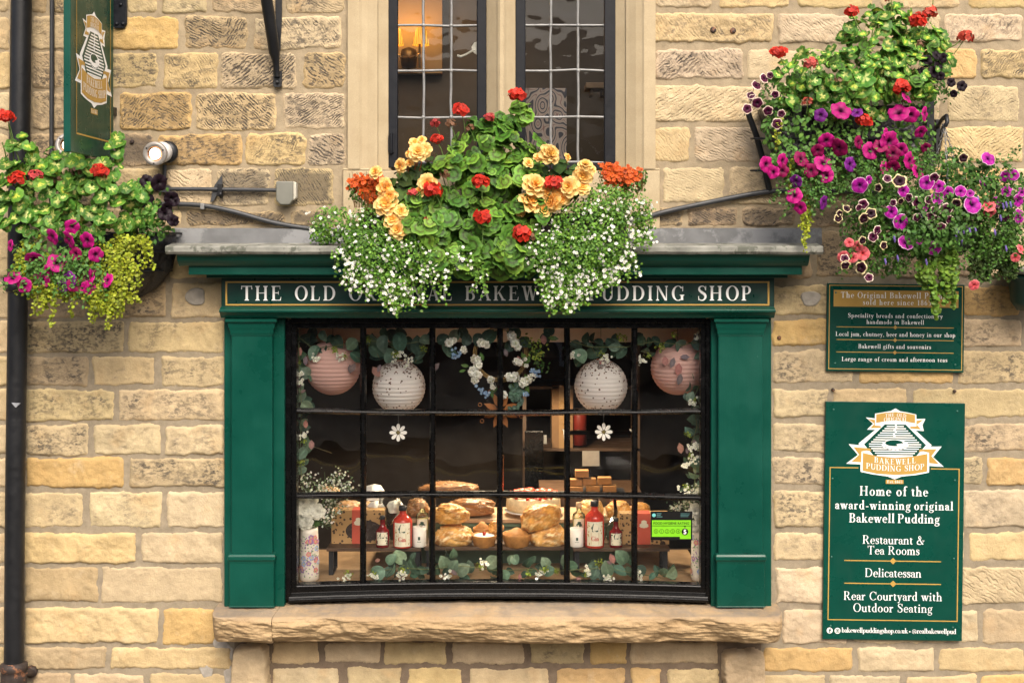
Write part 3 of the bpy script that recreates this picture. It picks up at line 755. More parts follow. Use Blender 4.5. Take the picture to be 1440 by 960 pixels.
def glyph(ch, bold=1.0):
    p = Pen(.145 * bold, .046 * (0.6 + .4 * bold)); w, h, q = p.w, p.h, p.sf
    X = .62
    if ch == 'A': p.diag(.09, 0, .38, 1, h * 1.3); p.diag(.62, 0, .33, 1, w); p.bar(.2, .64, .32); p.serif(.08, 0, h * 1.3, True); p.serif(.63, 0, w, True); ad = .86
    elif ch == 'B': p.stem(q, 0, 1); p.bar(q + w, .36, 1 - h); p.bar(q + w, .38, .5); p.bar(q + w, .38, 0); p.arc(.36, .76, .25, .24, -90, 90); p.arc(.38, .275, .29, .275, -90, 90); ad = .72
    elif ch == 'C': p.arc(.45, .5, .43, .52, 42, 318, w * 1.08); p.diag(.745, .62, .755, .98, h); p.poly([(.74, .2), (.80, .17), (.77, .1), (.70, .12)]); ad = .84
    elif ch == 'D': p.stem(q, 0, 1); p.bar(q + w, .38, 1 - h); p.bar(q + w, .38, 0); p.arc(.36, .5, .46, .5, -90, 90, w * 1.08); ad = .88
    elif ch == 'E': p.stem(q, 0, 1); p.bar(q + w, .60, 1 - h); p.bar(q + w, .64, 0); p.bar(q + w, .48, .5); p.poly([(.57, 1), (.60, 1), (.60, .76), (.575, .78)]); p.poly([(.58, .02), (.64, .0), (.67, .26), (.64, .24)]); p.poly([(.46, .64), (.49, .64), (.49, .40), (.46, .40)]); ad = .73
    elif ch == 'F': p.stem(q, 0, 1); p.bar(q + w, .60, 1 - h); p.bar(q + w, .48, .5); p.poly([(.57, 1), (.60, 1), (.61, .76), (.58, .78)]); p.poly([(.46, .64), (.49, .64), (.49, .40), (.46, .40)]); ad = .68
    elif ch == 'G': p.arc(.45, .5, .43, .52, 44, 300, w * 1.08); p.diag(.74, .64, .75, .98, h); p.stem(.64, .03, .40, None, '', 'b'); ad = .92
    elif ch == 'H': p.stem(q, 0, 1); p.stem(.62, 0, 1); p.bar(q + w, .62, .49); ad = .92
    elif ch == 'I': p.stem(q, 0, 1); ad = .37
    elif ch == 'K': p.stem(q, 0, 1); p.diag(q + w - .02, .42, .60, 1, h * 1.3); p.diag(.60, 0, .28, .58, w); p.serif(.58, 1, h * 1.5, False); p.serif(.60, 0, w, True); ad = .86
    elif ch == 'L': p.stem(q, 0, 1); p.bar(q + w, .60, 0); p.poly([(.54, .02), (.60, .0), (.64, .27), (.61, .25)]); ad = .69
    elif ch == 'N': p.stem(q, 0, 1, h * 1.4, 'b', ''); p.stem(.68, 0, 1, h * 1.4, '', 'b'); p.diag(.60, 0, .04, 1, w); p.bar(.0, .1, 1 - h); ad = .88
    elif ch == 'O': p.arc(.45, .5, .44, .52, 0, 360, w * 1.08, n=26); ad = .90
    elif ch == 'P': p.stem(q, 0, 1); p.bar(q + w, .36, 1 - h); p.bar(q + w, .36, .44); p.arc(.36, .72, .28, .28, -90, 90); ad = .69
    elif ch == 'R': p.stem(q, 0, 1); p.bar(q + w, .36, 1 - h); p.bar(q + w, .36, .48); p.arc(.36, .74, .27, .26, -90, 90); p.diag(.60, 0, .30, .50, w); p.serif(.62, 0, w * .8, True); ad = .82
    elif ch == 'S': p.stroke([(.53, .74), (.47, .93), (.30, .985), (.13, .90), (.12, .72), (.30, .55), (.48, .42), (.54, .24), (.44, .07), (.27, .015), (.10, .10), (.06, .28)], [h, h, h * 1.2, w * .7, w * .9, w * 1.1, w * 1.1, w * .9, w * .6, h * 1.2, h, h]); p.diag(.53, .70, .535, .99, h); p.diag(.05, .02, .05, .30, h); ad = .64
    elif ch == 'T': p.stem(.31, 0, 1, None, 'b', ''); p.bar(.03, .74, 1 - h * 1.1); p.poly([(.03, 1.02), (.07, 1.0), (.06, .78), (.0, .76)]); p.poly([(.74, 1.02), (.70, 1.0), (.71, .78), (.77, .76)]); ad = .79
    elif ch == 'U': p.stem(q, .30, 1, None, '', 'b'); p.arc(.40, .31, .325, .33, 180, 360, w, h * 1.5); p.stem(.725 - h * 1.4, .30, 1, h * 1.4, '', 'b'); ad = .84
    elif ch == 'W': p.diag(.26, 0, .04, 1, w); p.diag(.30, 0, .48, 1, h * 1.4); p.diag(.66, 0, .43, 1, w); p.diag(.70, 0, .92, 1, h * 1.4); p.serif(.04, 1, w, False); p.serif(.43, 1, w, False); p.serif(.92, 1, h * 1.4, False); ad = 1.06
    elif ch == 'a': p.arc(.22, .44, .21, .19, 0, 160, w * .9); p.stem(.43 - w * .9, .05, .46, w * .9, '', ''); p.arc(.20, .18, .19, .19, 60, 330, w * .8); p.stroke([(.385, .12), (.43, .02), (.50, .05)], [w * .7, h * 1.4, h]); p.dot(.07, .47, .06); ad = .50
    elif ch == 'b': p.stem(.07, .02, 1.04, None, '', 'f'); p.arc(.32, .31, .27, .33, -150, 150, w); ad = .62
    elif ch == 'c': p.arc(.29, .31, .27, .33, 45, 320, w); p.dot(.44, .50, .06); ad = .51
    elif ch == 'd': p.arc(.30, .31, .27, .33, 30, 330, w); p.stem(.41, 0, 1.04, None, 'r', 'f'); ad = .63
    elif ch == 'e': p.arc(.29, .31, .27, .33, 0, 318, w); p.bar(.12, .55, .33, h); ad = .55
    elif ch == 'f': p.stem(.12, 0, .80, None, 'b', ''); p.arc(.32, .78, .20, .26, 70, 180, w, h * 1.3); p.dot(.42, .97, .06); p.bar(.02, .38, X - h); ad = .36
    elif ch == 'g': p.arc(.27, .40, .22, .23, 0, 360, w * .85, n=18); p.stroke([(.14, .20), (.10, .08), (.24, .02), (.44, -.02), (.50, -.14), (.36, -.27), (.18, -.28), (.05, -.18), (.14, -.02)], [h, h * 1.5, w * .7, w * .8, w * .6, h, h, w * .6, h]); p.stroke([(.43, .55), (.50, .63), (.57, .61)], [h, h * 1.3, h * 2.2]); ad = .55
    elif ch == 'h': p.stem(.07, 0, 1.04, None, 'b', 'f'); p.arc(.34, .40, .23, .245, 0, 150, w, h * 1.4); p.stem(.57 - w, 0, .42, None, 'b', ''); ad = .66
    elif ch == 'i': p.stem(.09, 0, X, None, 'b', 'f'); p.dot(.09 + w / 2, .87, .08); ad = .32
    elif ch == 'j': p.stem(.12, -.12, X, None, '', 'f'); p.stroke([(.12 + w / 2, -.10), (.10, -.25), (-.02, -.27)], [w, h * 1.5, h * 1.8]); p.dot(.12 + w / 2, .87, .08); ad = .33
    elif ch == 'k': p.stem(.07, 0, 1.04, None, 'b', 'f'); p.diag(.20, .28, .44, X, h * 1.3); p.diag(.44, 0, .24, .38, w); p.serif(.42, X, h, False); p.serif(.44, 0, w, True); ad = .64
    elif ch == 'l': p.stem(.08, 0, 1.04, None, 'b', 'f'); ad = .32
    elif ch == 'm': p.stem(.07, 0, X, None, 'b', 'f'); p.arc(.32, .40, .21, .245, 0, 150, w, h * 1.4); p.stem(.53 - w, 0, .42, None, 'b', ''); p.arc(.65, .40, .22, .245, 0, 150, w, h * 1.4); p.stem(.87 - w, 0, .42, None, 'b', ''); ad = .96
    elif ch == 'n': p.stem(.07, 0, X, None, 'b', 'f'); p.arc(.34, .40, .23, .245, 0, 150, w, h * 1.4); p.stem(.57 - w, 0, .42, None, 'b', ''); ad = .66
    elif ch == 'o': p.arc(.30, .31, .28, .33, 0, 360, w, n=20); ad = .60
    elif ch == 'p': p.stem(.07, -.30, X, None, 'b', 'f'); p.arc(.33, .31, .27, .33, -150, 150, w); ad = .63
    elif ch == 'r': p.stem(.07, 0, X, None, 'b', 'f'); p.stroke([(.20, .40), (.26, .56), (.38, .60)], [h, h * 1.6, h * 2]); p.dot(.39, .55, .065); ad = .46
    elif ch == 's': p.stroke([(.35, .46), (.31, .58), (.21, .615), (.10, .56), (.10, .44), (.21, .34), (.33, .26), (.36, .14), (.27, .03), (.16, .01), (.06, .07), (.04, .18)], [h, h, h * 1.2, w * .6, w * .8, w, w, w * .8, w * .5, h * 1.2, h, h]); p.diag(.345, .42, .35, .62, h); p.diag(.03, 0, .035, .19, h); ad = .43
    elif ch == 't': p.stem(.10, .10, .72, None, '', ''); p.poly([(.02, X - h), (.10, X - h), (.10, .80)]); p.bar(.02, .36, X - h); p.stroke([(.10 + w / 2, .12), (.22, .02), (.36, .08)], [w, h * 1.6, h]); ad = .39
    elif ch == 'u': p.stem(.06, .18, X, None, '', 'f'); p.arc(.30, .22, .24, .235, 180, 330, w, h * 1.5); p.stem(.55 - w, 0, X, None, 'r', 'f'); ad = .64
    elif ch == 'v': p.diag(.22, 0, .04, X, w); p.diag(.26, 0, .44, X, h * 1.3); p.serif(.04, X, w, False); p.serif(.44, X, h, False); ad = .56
    elif ch == 'w': p.diag(.20, 0, .03, X, w); p.diag(.24, 0, .39, X, h * 1.3); p.diag(.52, 0, .35, X, w); p.diag(.56, 0, .73, X, h * 1.3); p.serif(.03, X, w, False); p.serif(.35, X, w * .7, False); p.serif(.73, X, h, False); ad = .84
    elif ch == 'y': p.diag(.23, 0, .05, X, w); p.diag(.16, -.28, .46, X, h * 1.3); p.serif(.05, X, w, False); p.serif(.46, X, h, False); p.dot(.12, -.25, .065); ad = .58
    elif ch == '&': p.stroke([(.80, .42), (.70, .20), (.50, .03), (.26, .0), (.08, .14), (.10, .36), (.34, .54), (.48, .72), (.42, .92), (.30, .96), (.22, .82), (.34, .56), (.54, .24), (.74, .0)], [h, h, h * 1.2, w * .7, w, w * .9, h * 1.5, w * .6, h * 1.3, h * 1.3, w * .8, w, w, w * .8]); p.bar(.62, .90, .42); ad = .92
    elif ch == '1': p.stem(.20, 0, .98, None, 'b', ''); p.poly([(.06, .84), (.20, .86), (.20, .98)]); ad = .50
    elif ch == '8': p.arc(.27, .76, .21, .24, 0, 360, w * .8, n=18); p.arc(.27, .28, .25, .29, 0, 360, w * .9, n=18); ad = .55
    elif ch == '6': p.arc(.28, .30, .25, .31, 0, 360, w * .9, n=18); p.stroke([(.10, .32), (.16, .70), (.44, 1.0)], [w * .9, w * .7, h]); ad = .56
    elif ch == '5': p.arc(.24, .30, .26, .32, -130, 115, w * .9, h); p.stem(.10, .55, 1, h * 1.3, '', ''); p.bar(.10, .46, 1 - h * 2, h * 2); ad = .54
    elif ch == '-': p.bar(.05, .35, .26, h * 1.8); ad = .40
    elif ch == '.': p.dot(.12, .05, .075); ad = .26
    elif ch == ',': p.dot(.12, .06, .075); p.stroke([(.17, .04), (.15, -.10), (.06, -.18)], [h * 1.5, h * 1.2, h * .6]); ad = .26
    elif ch == '•': p.dot(.20, .33, .14); ad = .42
    elif ch == '@': p.arc(.5, .35, .46, .46, -60, 270, h * 1.4, h * 1.4, n=22); p.arc(.48, .33, .20, .22, 0, 360, h * 1.6, h * 1.4); p.stroke([(.66, .52), (.66, .16), (.82, .16), (.90, .34)], [h * 1.6, h * 1.6, h * 1.3, h * 1.2]); ad = 1.04
    else: ad = .34
    return ad, p.st

def write(mb, text, xc, ybase, cap, width, place, bold=1.0, align='c', bend=0.0, m=0, space=.34, lift=0.0, words=None):
    """letters laid out round (xc, ybase) in sign units (y down); place(x, y, lift) -> world point"""
    G = [(c,) + tuple(glyph(c, bold)) if c != ' ' else (' ', space, []) for c in text]
    nat = sum(g[1] for g in G)
    track = (width / cap - nat) / max(1, len(G) - 1) if width else .04
    sx = 1.0
    if track < 0.0: sx = width / cap / (nat + 0.0); track = 0.0
    if track > .22: sx = 1 + (track - .22) * .5; track = (width / cap - nat * sx) / max(1, len(G) - 1)
    tot = nat * sx + track * (len(G) - 1)
    x = xc - tot * cap / 2 if align == 'c' else xc
    W2 = max(tot * cap / 2, 1e-6)
    eps = 0.00006; k = 0
    for c, ad, st in G:
        if words is not None and (not words or c == ' '): words.append(MB()); mb = words[-1]
        for chunk in st:
            lf = lift + (k % 7) * eps; k += 1
            v = []; f = []
            for poly in chunk:
                ar = sum(poly[i][0] * poly[(i + 1) % len(poly)][1] - poly[(i + 1) % len(poly)][0] * poly[i][1] for i in range(len(poly)))
                if ar < 0: poly = poly[::-1]
                f.append(tuple(range(len(v), len(v) + len(poly))))
                for (a, b) in poly:
                    px = x + a * cap * sx; py = ybase - b * cap
                    if bend: py += bend * (1 - ((px - xc) / W2) ** 2)
                    v.append(place(px, py, lf))
            mb.add(v, f, m)
        x += (ad * sx + track) * cap
    return mb

def flat(mb, pts, place, lift, m=0):
    ar = sum(pts[i][0] * pts[(i + 1) % len(pts)][1] - pts[(i + 1) % len(pts)][0] * pts[i][1] for i in range(len(pts)))
    if ar > 0: pts = pts[::-1]
    return mb.add([place(x, y, lift) for x, y in pts], [tuple(range(len(pts)))], m)

def sans(name, text, size, mat, parent, place, xc, yb, width=None, lift=0.001, off=0.0):
    """plain sans letters (Blender's built-in face) as a flat mesh part"""
    cu = bpy.data.curves.new(name, 'FONT'); cu.body = text; cu.size = 1.0; cu.align_x = 'CENTER'; cu.offset = off
    to = bpy.data.objects.new(name, cu); COL.objects.link(to)
    dg = bpy.context.evaluated_depsgraph_get()
    me0 = to.evaluated_get(dg).to_mesh()
    V = np.array([v.co[:] for v in me0.vertices]); F = [tuple(p.vertices) for p in me0.polygons]
    to.evaluated_get(dg).to_mesh_clear()
    bpy.data.objects.remove(to); bpy.data.curves.remove(cu)
    sx = size
    if width: sx = width / max(V[:, 0].max() - V[:, 0].min(), 1e-6)
    cx0 = (V[:, 0].max() + V[:, 0].min()) / 2
    mb = MB(); mb.add([place(xc + (a - cx0) * sx, yb - b * size, lift) for a, b, _ in V], F)
    return part(mb, name, mat, parent)

EMB = {  # the shop's crest, in its own units round its centre (x right, y down)
 'outline': [(-172,-260),(-120,-270),(-40,-284),(0,-307),(40,-284),(120,-270),(176,-258),(178,-220),(254,-222),(229,-170),(241,-119),(172,-124),(309,0),(300,12),(394,10),(322,100),(414,181),(290,176),(290,232),(180,254),(60,268),(0,293),(-60,268),(-180,254),(-288,232),(-288,170),(-410,166),(-312,90),(-391,0),(-304,8),(-306,-8),(-168,-124),(-238,-124),(-187,-175),(-250,-228),(-172,-220)],
 'top': [(-162,-256),(-80,-271),(0,-277),(80,-271),(166,-255),(166,-184),(80,-199),(0,-204),(-80,-199),(-162,-182)],
 'tl': [(-232,-217),(-172,-208),(-172,-160),(-122,-158),(-122,-142),(-212,-137),(-176,-175)],
 'tr': [(236,-215),(178,-206),(178,-158),(126,-156),(126,-140),(216,-133),(182,-172)],
 'dia': [(-88,-172),(88,-172),(262,0),(178,96),(-178,96),(-262,0)],
 'ped': [(-272,70),(-272,70)],
 'bot': [(-270,72),(-150,98),(0,110),(150,98),(274,72),(274,222),(150,246),(0,255),(-150,246),(-270,222)],
 'bl': [(-350,24),(-210,34),(-198,58),(-240,52),(-282,60),(-284,152),(-366,148),(-302,88)],
 'br': [(352,32),(210,36),(200,58),(240,52),(288,62),(290,150),(372,158),(308,92)],
}
def emblem(parent, place, lift=0.0015, est=True):
    """place(ex, ey, lift) maps crest units to the world"""
    o = MB(); flat(o, EMB['outline'], place, lift); crest = part(o, 'crest', M['white'], parent)
    g = MB()
    for k in ('top', 'tl', 'tr', 'bot', 'bl', 'br'): flat(g, EMB[k], place, lift + .0012)
    if est: flat(g, [(-74, 297), (76, 297), (76, 331), (-74, 331)], place, lift + .0001)
    part(g, 'ribbon', M['gold'], crest)
    d = MB(); flat(d, EMB['dia'], place, lift + .0006); part(d, 'crest_panel', M['green_sign'], crest)
    w = MB()
    for i, y in enumerate(range(-160, 96, 19)):
        t = (y + 172) / 172 if y < 0 else (96 - y) / 96 * .49 + .51
        hw = (60 + 168 * min(1, (y + 172) / 172)) if y < 0 else 228 - 84 * y / 96
        flat(w, [(-hw, y), (hw, y), (hw, y + 8.5), (-hw, y + 8.5)], place, lift + .0010)
    el = lambda cx, cy, rx, ry, n=28: [(cx + rx * math.cos(q), cy + ry * math.sin(q)) for q in np.linspace(0, 2 * math.pi, n, endpoint=False)]
    flat(w, el(0, 2, 112, 46), place, lift + .0018)
    flat(w, [(-9, -60), (6, -60), (-6, -88), (14, -104), (-2, -122), (16, -140), (10, -172), (-4, -172), (2, -142), (-16, -124), (0, -104), (-20, -88)], place, lift + .0018)
    part(w, 'crest_lines', M['white'], crest)
    k = MB(); flat(k, el(-8, -14, 76, 26), place, lift + .0022); 
    for q in range(7):
        a = math.radians(25 + q * 21); flat(k, el(92 * math.cos(a), 8 + 34 * math.sin(a), 13, 3.5, 8), place, lift + .0022 + q * .00003)
    part(k, 'pudding_filling', M['green_sign'], crest)
    w = MB(); flat(w, [(8, -4), (66, -14), (58, 4), (24, 8)], place, lift + .0026); part(w, 'pudding_slice', M['white'], crest)
    def line_(*a, **k):
        ws = []; write(None, *a, words=ws, **k)
        for w_ in ws: part(w_, 'crest_lettering', M['white'], crest)
    t = 0
    line_('THE OLD', 2, -232, 28, 178, place, 1.0, bend=-7, lift=lift + .0026)
    line_('ORIGINAL', 2, -194, 32, 200, place, 1.0, bend=-7, lift=lift + .0026)
    line_('BAKEWELL', 2, 150, 46, 350, place, 1.0, bend=16, lift=lift + .0026)
    line_('PUDDING SHOP', 4, 202, 48, 490, place, 1.0, bend=22, lift=lift + .0026)
    if est: line_('Est.1865', 2, 325, 24, 126, place, 1.1, lift=lift + .0010)
    return crest

# ================================================================ THE SHOPFRONT
sf = thing('shopfront', 'dark green painted shopfront with pilasters, lettered fascia and black many-paned window on a stone sill', 'shopfront', W(700, 866, 0.0))
# fascia board and its border
BF = -0.115
mb = MB(); mb.pbox(311, 1089, 388, 440, BF, 0.0)
fascia = part(mb, 'fascia_board', M['green_dark'], sf, bevel=0.004)
mb = MB()
for a in ((317, 395.5, 1082, 397.6), (317, 427.4, 1082, 429.5)): mb.pbox(a[0], a[2], a[1], a[3], BF - .003, BF + .001)
for a in ((317, 397.6, 319.4, 427.4), (1079.6, 397.6, 1082, 427.4)): mb.pbox(a[0], a[2], a[1], a[3], BF - .0034, BF + .001)
part(mb, 'gold_border', M['gold'], fascia)
mb = MB()
fp = lambda x, y, lf: W(x, y, BF - .004 - lf)
ws = []; write(None, 'THE OLD ORIGINAL BAKEWELL PUDDING SHOP', 698, 422.5, 20.5, 718, fp, 1.12, space=.5, words=ws)
for w_ in ws: part(w_, 'fascia_lettering', M['white'], fascia)
# cornice: lead roof, mouldings
def zz(y, b): return W(0, y, b)[2]
mb = MB()
prof = [(-.325, zz(357.5, -.325)), (-.31, zz(360, -.31)), (-.30, zz(366, -.30)), (-.285, zz(370, -.285)), (-.275, zz(372, -.275)), (-.265, zz(374, -.265)), (-.0, zz(374, -.265)), (-.0, zz(352, -.325))]
prof2 = [(-.325, zz(352, -.325))] + prof
mb.xsweep(prof2, W(247, 0, -.325)[0], W(1140, 0, -.325)[0])
mb.pbox(265, 1128, 373, 386.5, -.25, 0.0)
mb.pbox(290, 1108, 386, 391, -.15, 0.0)
cornice = part(mb, 'cornice', M['green'], sf, bevel=0.004)
mb = MB()
x0, x1 = W(233, 0, -.34)[0], W(1157, 0, -.34)[0]
N = 110
xs = np.linspace(x0, x1, N)
ring = []
for i, x in enumerate(xs):
    wv = float(fbm(x * 6, 0.3, 5, 3)) * .008; w2 = float(fbm(x * 9, 2.3, 8, 3)) * .008
    ring.append([(x, -.34 + wv, zz(357.5, -.34) + w2), (x, -.352 + wv, zz(354, -.35) + w2), (x, -.352 + wv, zz(348, -.35) + w2 * .5), (x, -.340 + wv, zz(345.6, -.34)), (x, -.32, zz(345.4, -.33)), (x, -.2, zz(345.0, -.2) + .012), (x, -.02, zz(342, -.02)), (x, -.02, zz(356, -.02))])
v = [p for r_ in ring for p in r_]
n = 8
f = [(i * n + j, i * n + (j + 1) % n, (i + 1) * n + (j + 1) % n, (i + 1) * n + j) for i in range(N - 1) for j in range(n)] + [tuple(range(n)), tuple(range(len(v) - 1, len(v) - n - 1, -1))]
mb.add(v, f, 0, False)
part(mb, 'lead_roof', M['lead_old'], sf)
mb = MB()
N = 60; xs = np.linspace(W(244, 0)[0], W(1153, 0)[0], N)
v = []
for x in xs:
    a = float(fbm(x * 5, 1.3, 9, 3)) * .010
    v += [(x, -.046 + a, zz(344, -.04)), (x, -.044 + a * .6, zz(332, -.04)), (x, -.040 + a * .5, zz(322 + 30 * a, -.04)), (x, -.02, zz(320.5, -.03)), (x, -.0, zz(344, 0))]
f = [(i * 5 + j, (i + 1) * 5 + j, (i + 1) * 5 + (j + 1) % 5, i * 5 + (j + 1) % 5) for i in range(N - 1) for j in range(5)] + [(0, 1, 2, 3, 4), tuple(range(len(v) - 1, len(v) - 6, -1))]
mb.add(v, f, 0, False)
part(mb, 'lead_flashing', M['lead'], sf)
# moulding under the fascia
mb = MB()
b0 = -.165
prof = [(0, zz(431, -.12)), (-.120, zz(431, -.12)), (-.135, zz(432.5, -.135)), (-.150, zz(434.5, -.15)), (b0, zz(435.5, b0)), (b0, zz(438.5, b0)), (b0 + .012, zz(440.5, b0)), (b0 + .03, zz(444, b0 + .03)), (b0 + .04, zz(447, b0 + .04)), (0, zz(447, 0))]
mb.xsweep(prof, W(308, 0, b0)[0], W(1091, 0, b0)[0])
part(mb, 'moulding', M['green'], sf, bevel=0.002)
# pilasters
def pilaster(xb0, xb1, xs0, xs1, flip):
    zb_ = 853
    mb = MB()
    mb.pbox(xb0, xb1, 447, zb_, -.060, 0.02)
    mb.pbox(xs0, xs1, 449, zb_, -.105, -.058)
    p = part(mb, 'pilaster', M['green'], sf, bevel=0.006)
    c = MB()
    rows = [(447.5, 7, .028), (452.5, 7, .028), (453, 4.6, .016), (460, 3.6, .012), (464, 1.6, .008), (468, 1.4, .006), (472, .2, .001)]
    v = []
    for y, dx, db in rows:
        for (x, b) in ((xs0 - dx, -.0605), (xs0 - dx, -.105 - db), (xs1 + dx, -.105 - db), (xs1 + dx, -.0605)):
            q = W(x, y, -.105); v.append((q[0], b, q[2]))
    f = [(i * 4 + j, i * 4 + (j + 1) % 4, (i + 1) * 4 + (j + 1) % 4, (i + 1) * 4 + j) for i in range(len(rows) - 1) for j in range(4)] + [(0, 1, 2, 3), tuple(range(len(v) - 1, len(v) - 5, -1))]
    c.add(v, f)
    part(c, 'capital', M['green'], p, bevel=0.0025)
    b = MB()
    rows = [(777.5, 0, .0), (779, 3, .010), (781.5, 4.2, .016), (786, 4.2, .016), (788.5, 3, .010), (792, 2.2, .0075), (852.5, 2.2, .0075)]
    v = []
    for y, dx, db in rows:
        for (x, bb) in ((xs0 - dx, -.0605), (xs0 - dx, -.1052 - db), (xs1 + dx, -.1052 - db), (xs1 + dx, -.0605)):
            q = W(x, y, -.105); v.append((q[0], bb, q[2]))
    f = [(i * 4 + j, i * 4 + (j + 1) % 4, (i + 1) * 4 + (j + 1) % 4, (i + 1) * 4 + j) for i in range(len(rows) - 1) for j in range(4)] + [(0, 1, 2, 3), tuple(range(len(v) - 1, len(v) - 5, -1))]
    b.add(v, f)
    part(b, 'plinth', M['green'], p, bevel=0.004)
    return p
pilaster(315, 400, 325, 383, False)
pilaster(1000, 1085, 1010, 1073, True)

# ---- the shallow curved window
CX = [413, 510.5, 608, 703, 797.5, 892.5, 990]          # glazing lines
def bow(x):                                             # recess of the window plane along its width
    t = (x - 701) / 300.0
    return 0.045 - 0.05 * t * t + 0.01
def line(ys, x): return float(np.interp(x, [413, 510, 608, 703, 797, 892, 990], ys))
Y1 = [577.5, 579.5, 580, 580.5, 580, 579.5, 578.5]
Y2 = [697.5, 696, 695.5, 695.5, 696, 697.5, 700]
mb = MB()
mb.pbox(399.5, 409, 449, 843, -.028, .06); mb.pbox(409, 417, 457, 826, -.012, .06)
mb.pbox(993, 1000.5, 449, 845, -.028, .06); mb.pbox(985.5, 993, 457, 826, -.012, .06)
mb.pbox(409, 993, 447.2, 454.5, -.026, .06); mb.pbox(409, 993, 454.5, 461.5, -.010, .06)
def rail(mb, x0, x1, ya, yb, pr, m=0):
    """curved rail following the bow: pr = (extra depth, fraction of height) outline"""
    xs = np.linspace(x0, x1, 25); v = []; n = len(pr)
    for x in xs:
        for db, t in pr:
            b = bow(x) + db; yy = (ya(x) if callable(ya) else ya) * (1 - t) + (yb(x) if callable(yb) else yb) * t
            q = W(x, yy, bow(x)); v.append((q[0], b, q[2]))
    f = [(i * n + j, (i + 1) * n + j, (i + 1) * n + (j + 1) % n, i * n + (j + 1) % n) for i in range(24) for j in range(n)]
    f += [tuple(range(n)), tuple(range(len(v) - 1, len(v) - n - 1, -1))]
    mb.add(v, f, m)
yb_ = lambda x: 843.5 - 6.5 * (1 - ((x - 700) / 300) ** 2)
yt_ = lambda x: 821.5 - 5.0 * (1 - ((x - 700) / 300) ** 2)
rail(mb, 408, 994, yt_, yb_, [(.05, 0), (-.012, 0), (-.020, .10), (-.020, .52), (-.034, .58), (-.052, .64), (-.055, .74), (-.062, .80), (-.062, 1), (.05, 1)])
frame = part(mb, 'window_frame', M['black'], sf, bevel=0.003)
def vbar(x, i):
    mb = MB()
    pts = []
    pr = [(-4.2, .028), (-4.2, .006), (-1.8, -.010), (1.8, -.010), (4.2, .006), (4.2, .028)]
    ys = np.linspace(459, 822, 14); v = []
    for y in ys:
        wob = float(fbm(y * .02, i * 3.1, 4, 2)) * 1.6
        for dx, db in pr:
            b = bow(x) + db; q = W(x + dx + wob, y, bow(x)); v.append((q[0], b, q[2]))
    n = 6
    f = [(k * n + j, k * n + (j + 1) % n, (k + 1) * n + (j + 1) % n, (k + 1) * n + j) for k in range(13) for j in range(n)]
    mb.add(v, f)
    part(mb, 'glazing_bar', M['black'], frame, bevel=0.002)
for i, x in enumerate(CX[1:-1]): vbar(x, i)
for k, ys in enumerate((Y1, Y2)):
    mb = MB()
    h = 3.9 + k * .5
    rail(mb, 410, 991, lambda x: line(ys, x) - h + float(fbm(x * .03, k, 6, 2)) * 1.3, lambda x: line(ys, x) + h + float(fbm(x * .03, k + 5, 6, 2)) * 1.3, [(.030, .0), (.004, .0), (-.014, .30), (-.016, .62), (.004, 1), (.030, 1)])
    part(mb, 'glazing_bar', M['black'], frame, bevel=0.0015)
# panes
rows_ = [lambda x: 458.0, lambda x: line(Y1, x), lambda x: line(Y2, x), lambda x: yt_(x) + 2]
for r_ in range(3):
    for c in range(6):
        mb = MB(); v = []
        tw = random.uniform(-.006, .006); tv = random.uniform(-.007, .004)
        for (x, fy, s1, s2) in ((CX[c], rows_[r_ + 1], -1, -1), (CX[c + 1], rows_[r_ + 1], 1, -1), (CX[c + 1], rows_[r_], 1, 1), (CX[c], rows_[r_], -1, 1)):
            q = W(x, fy(x), bow(x)); v.append((q[0], bow(x) + .012 + tw * s1 + tv * s2, q[2]))
        mb.add(v, [(0, 1, 2, 3)])
        part(mb, 'pane', M['glass'], frame)
# ---- stone sill
def sill_mat():
    t = NT('rock_faced_sill')
    base = t.ramp(t.noise(4, 5, 0.6), [(0.3, (0.31, 0.21, 0.11)), (0.7, (0.42, 0.30, 0.165))])
    g = t.ramp(t.noise(260, 2), [(0.3, 0.85), (0.7, 1.12)])
    base = t.mix(1.0, base, g, 'MULTIPLY')
    a = t.attr('amt'); sa = t.n("ShaderNodeSeparateXYZ"); t.l(a.outputs['Vector'], sa.inputs[0])
    grey = t.math('MULTIPLY', sa.outputs[0], t.ramp(t.noise(7, 5, .65), [(0.35, .2), (0.6, .8)]))
    base = t.mix(grey, base, (0.20, 0.17, 0.14))
    t.set(Base_Color=base, Roughness=0.92); t.b.inputs["Specular IOR Level"].default_value = 0.2
    n1 = t.bump(t.noise(240, 3), 0.3, 0.004)
    t.l(t.bump(t.noise(48, 5, .62), 0.5, 0.012, n1), t.b.inputs["Normal"])
    return t.m
mb = MB()
Bf = -.285
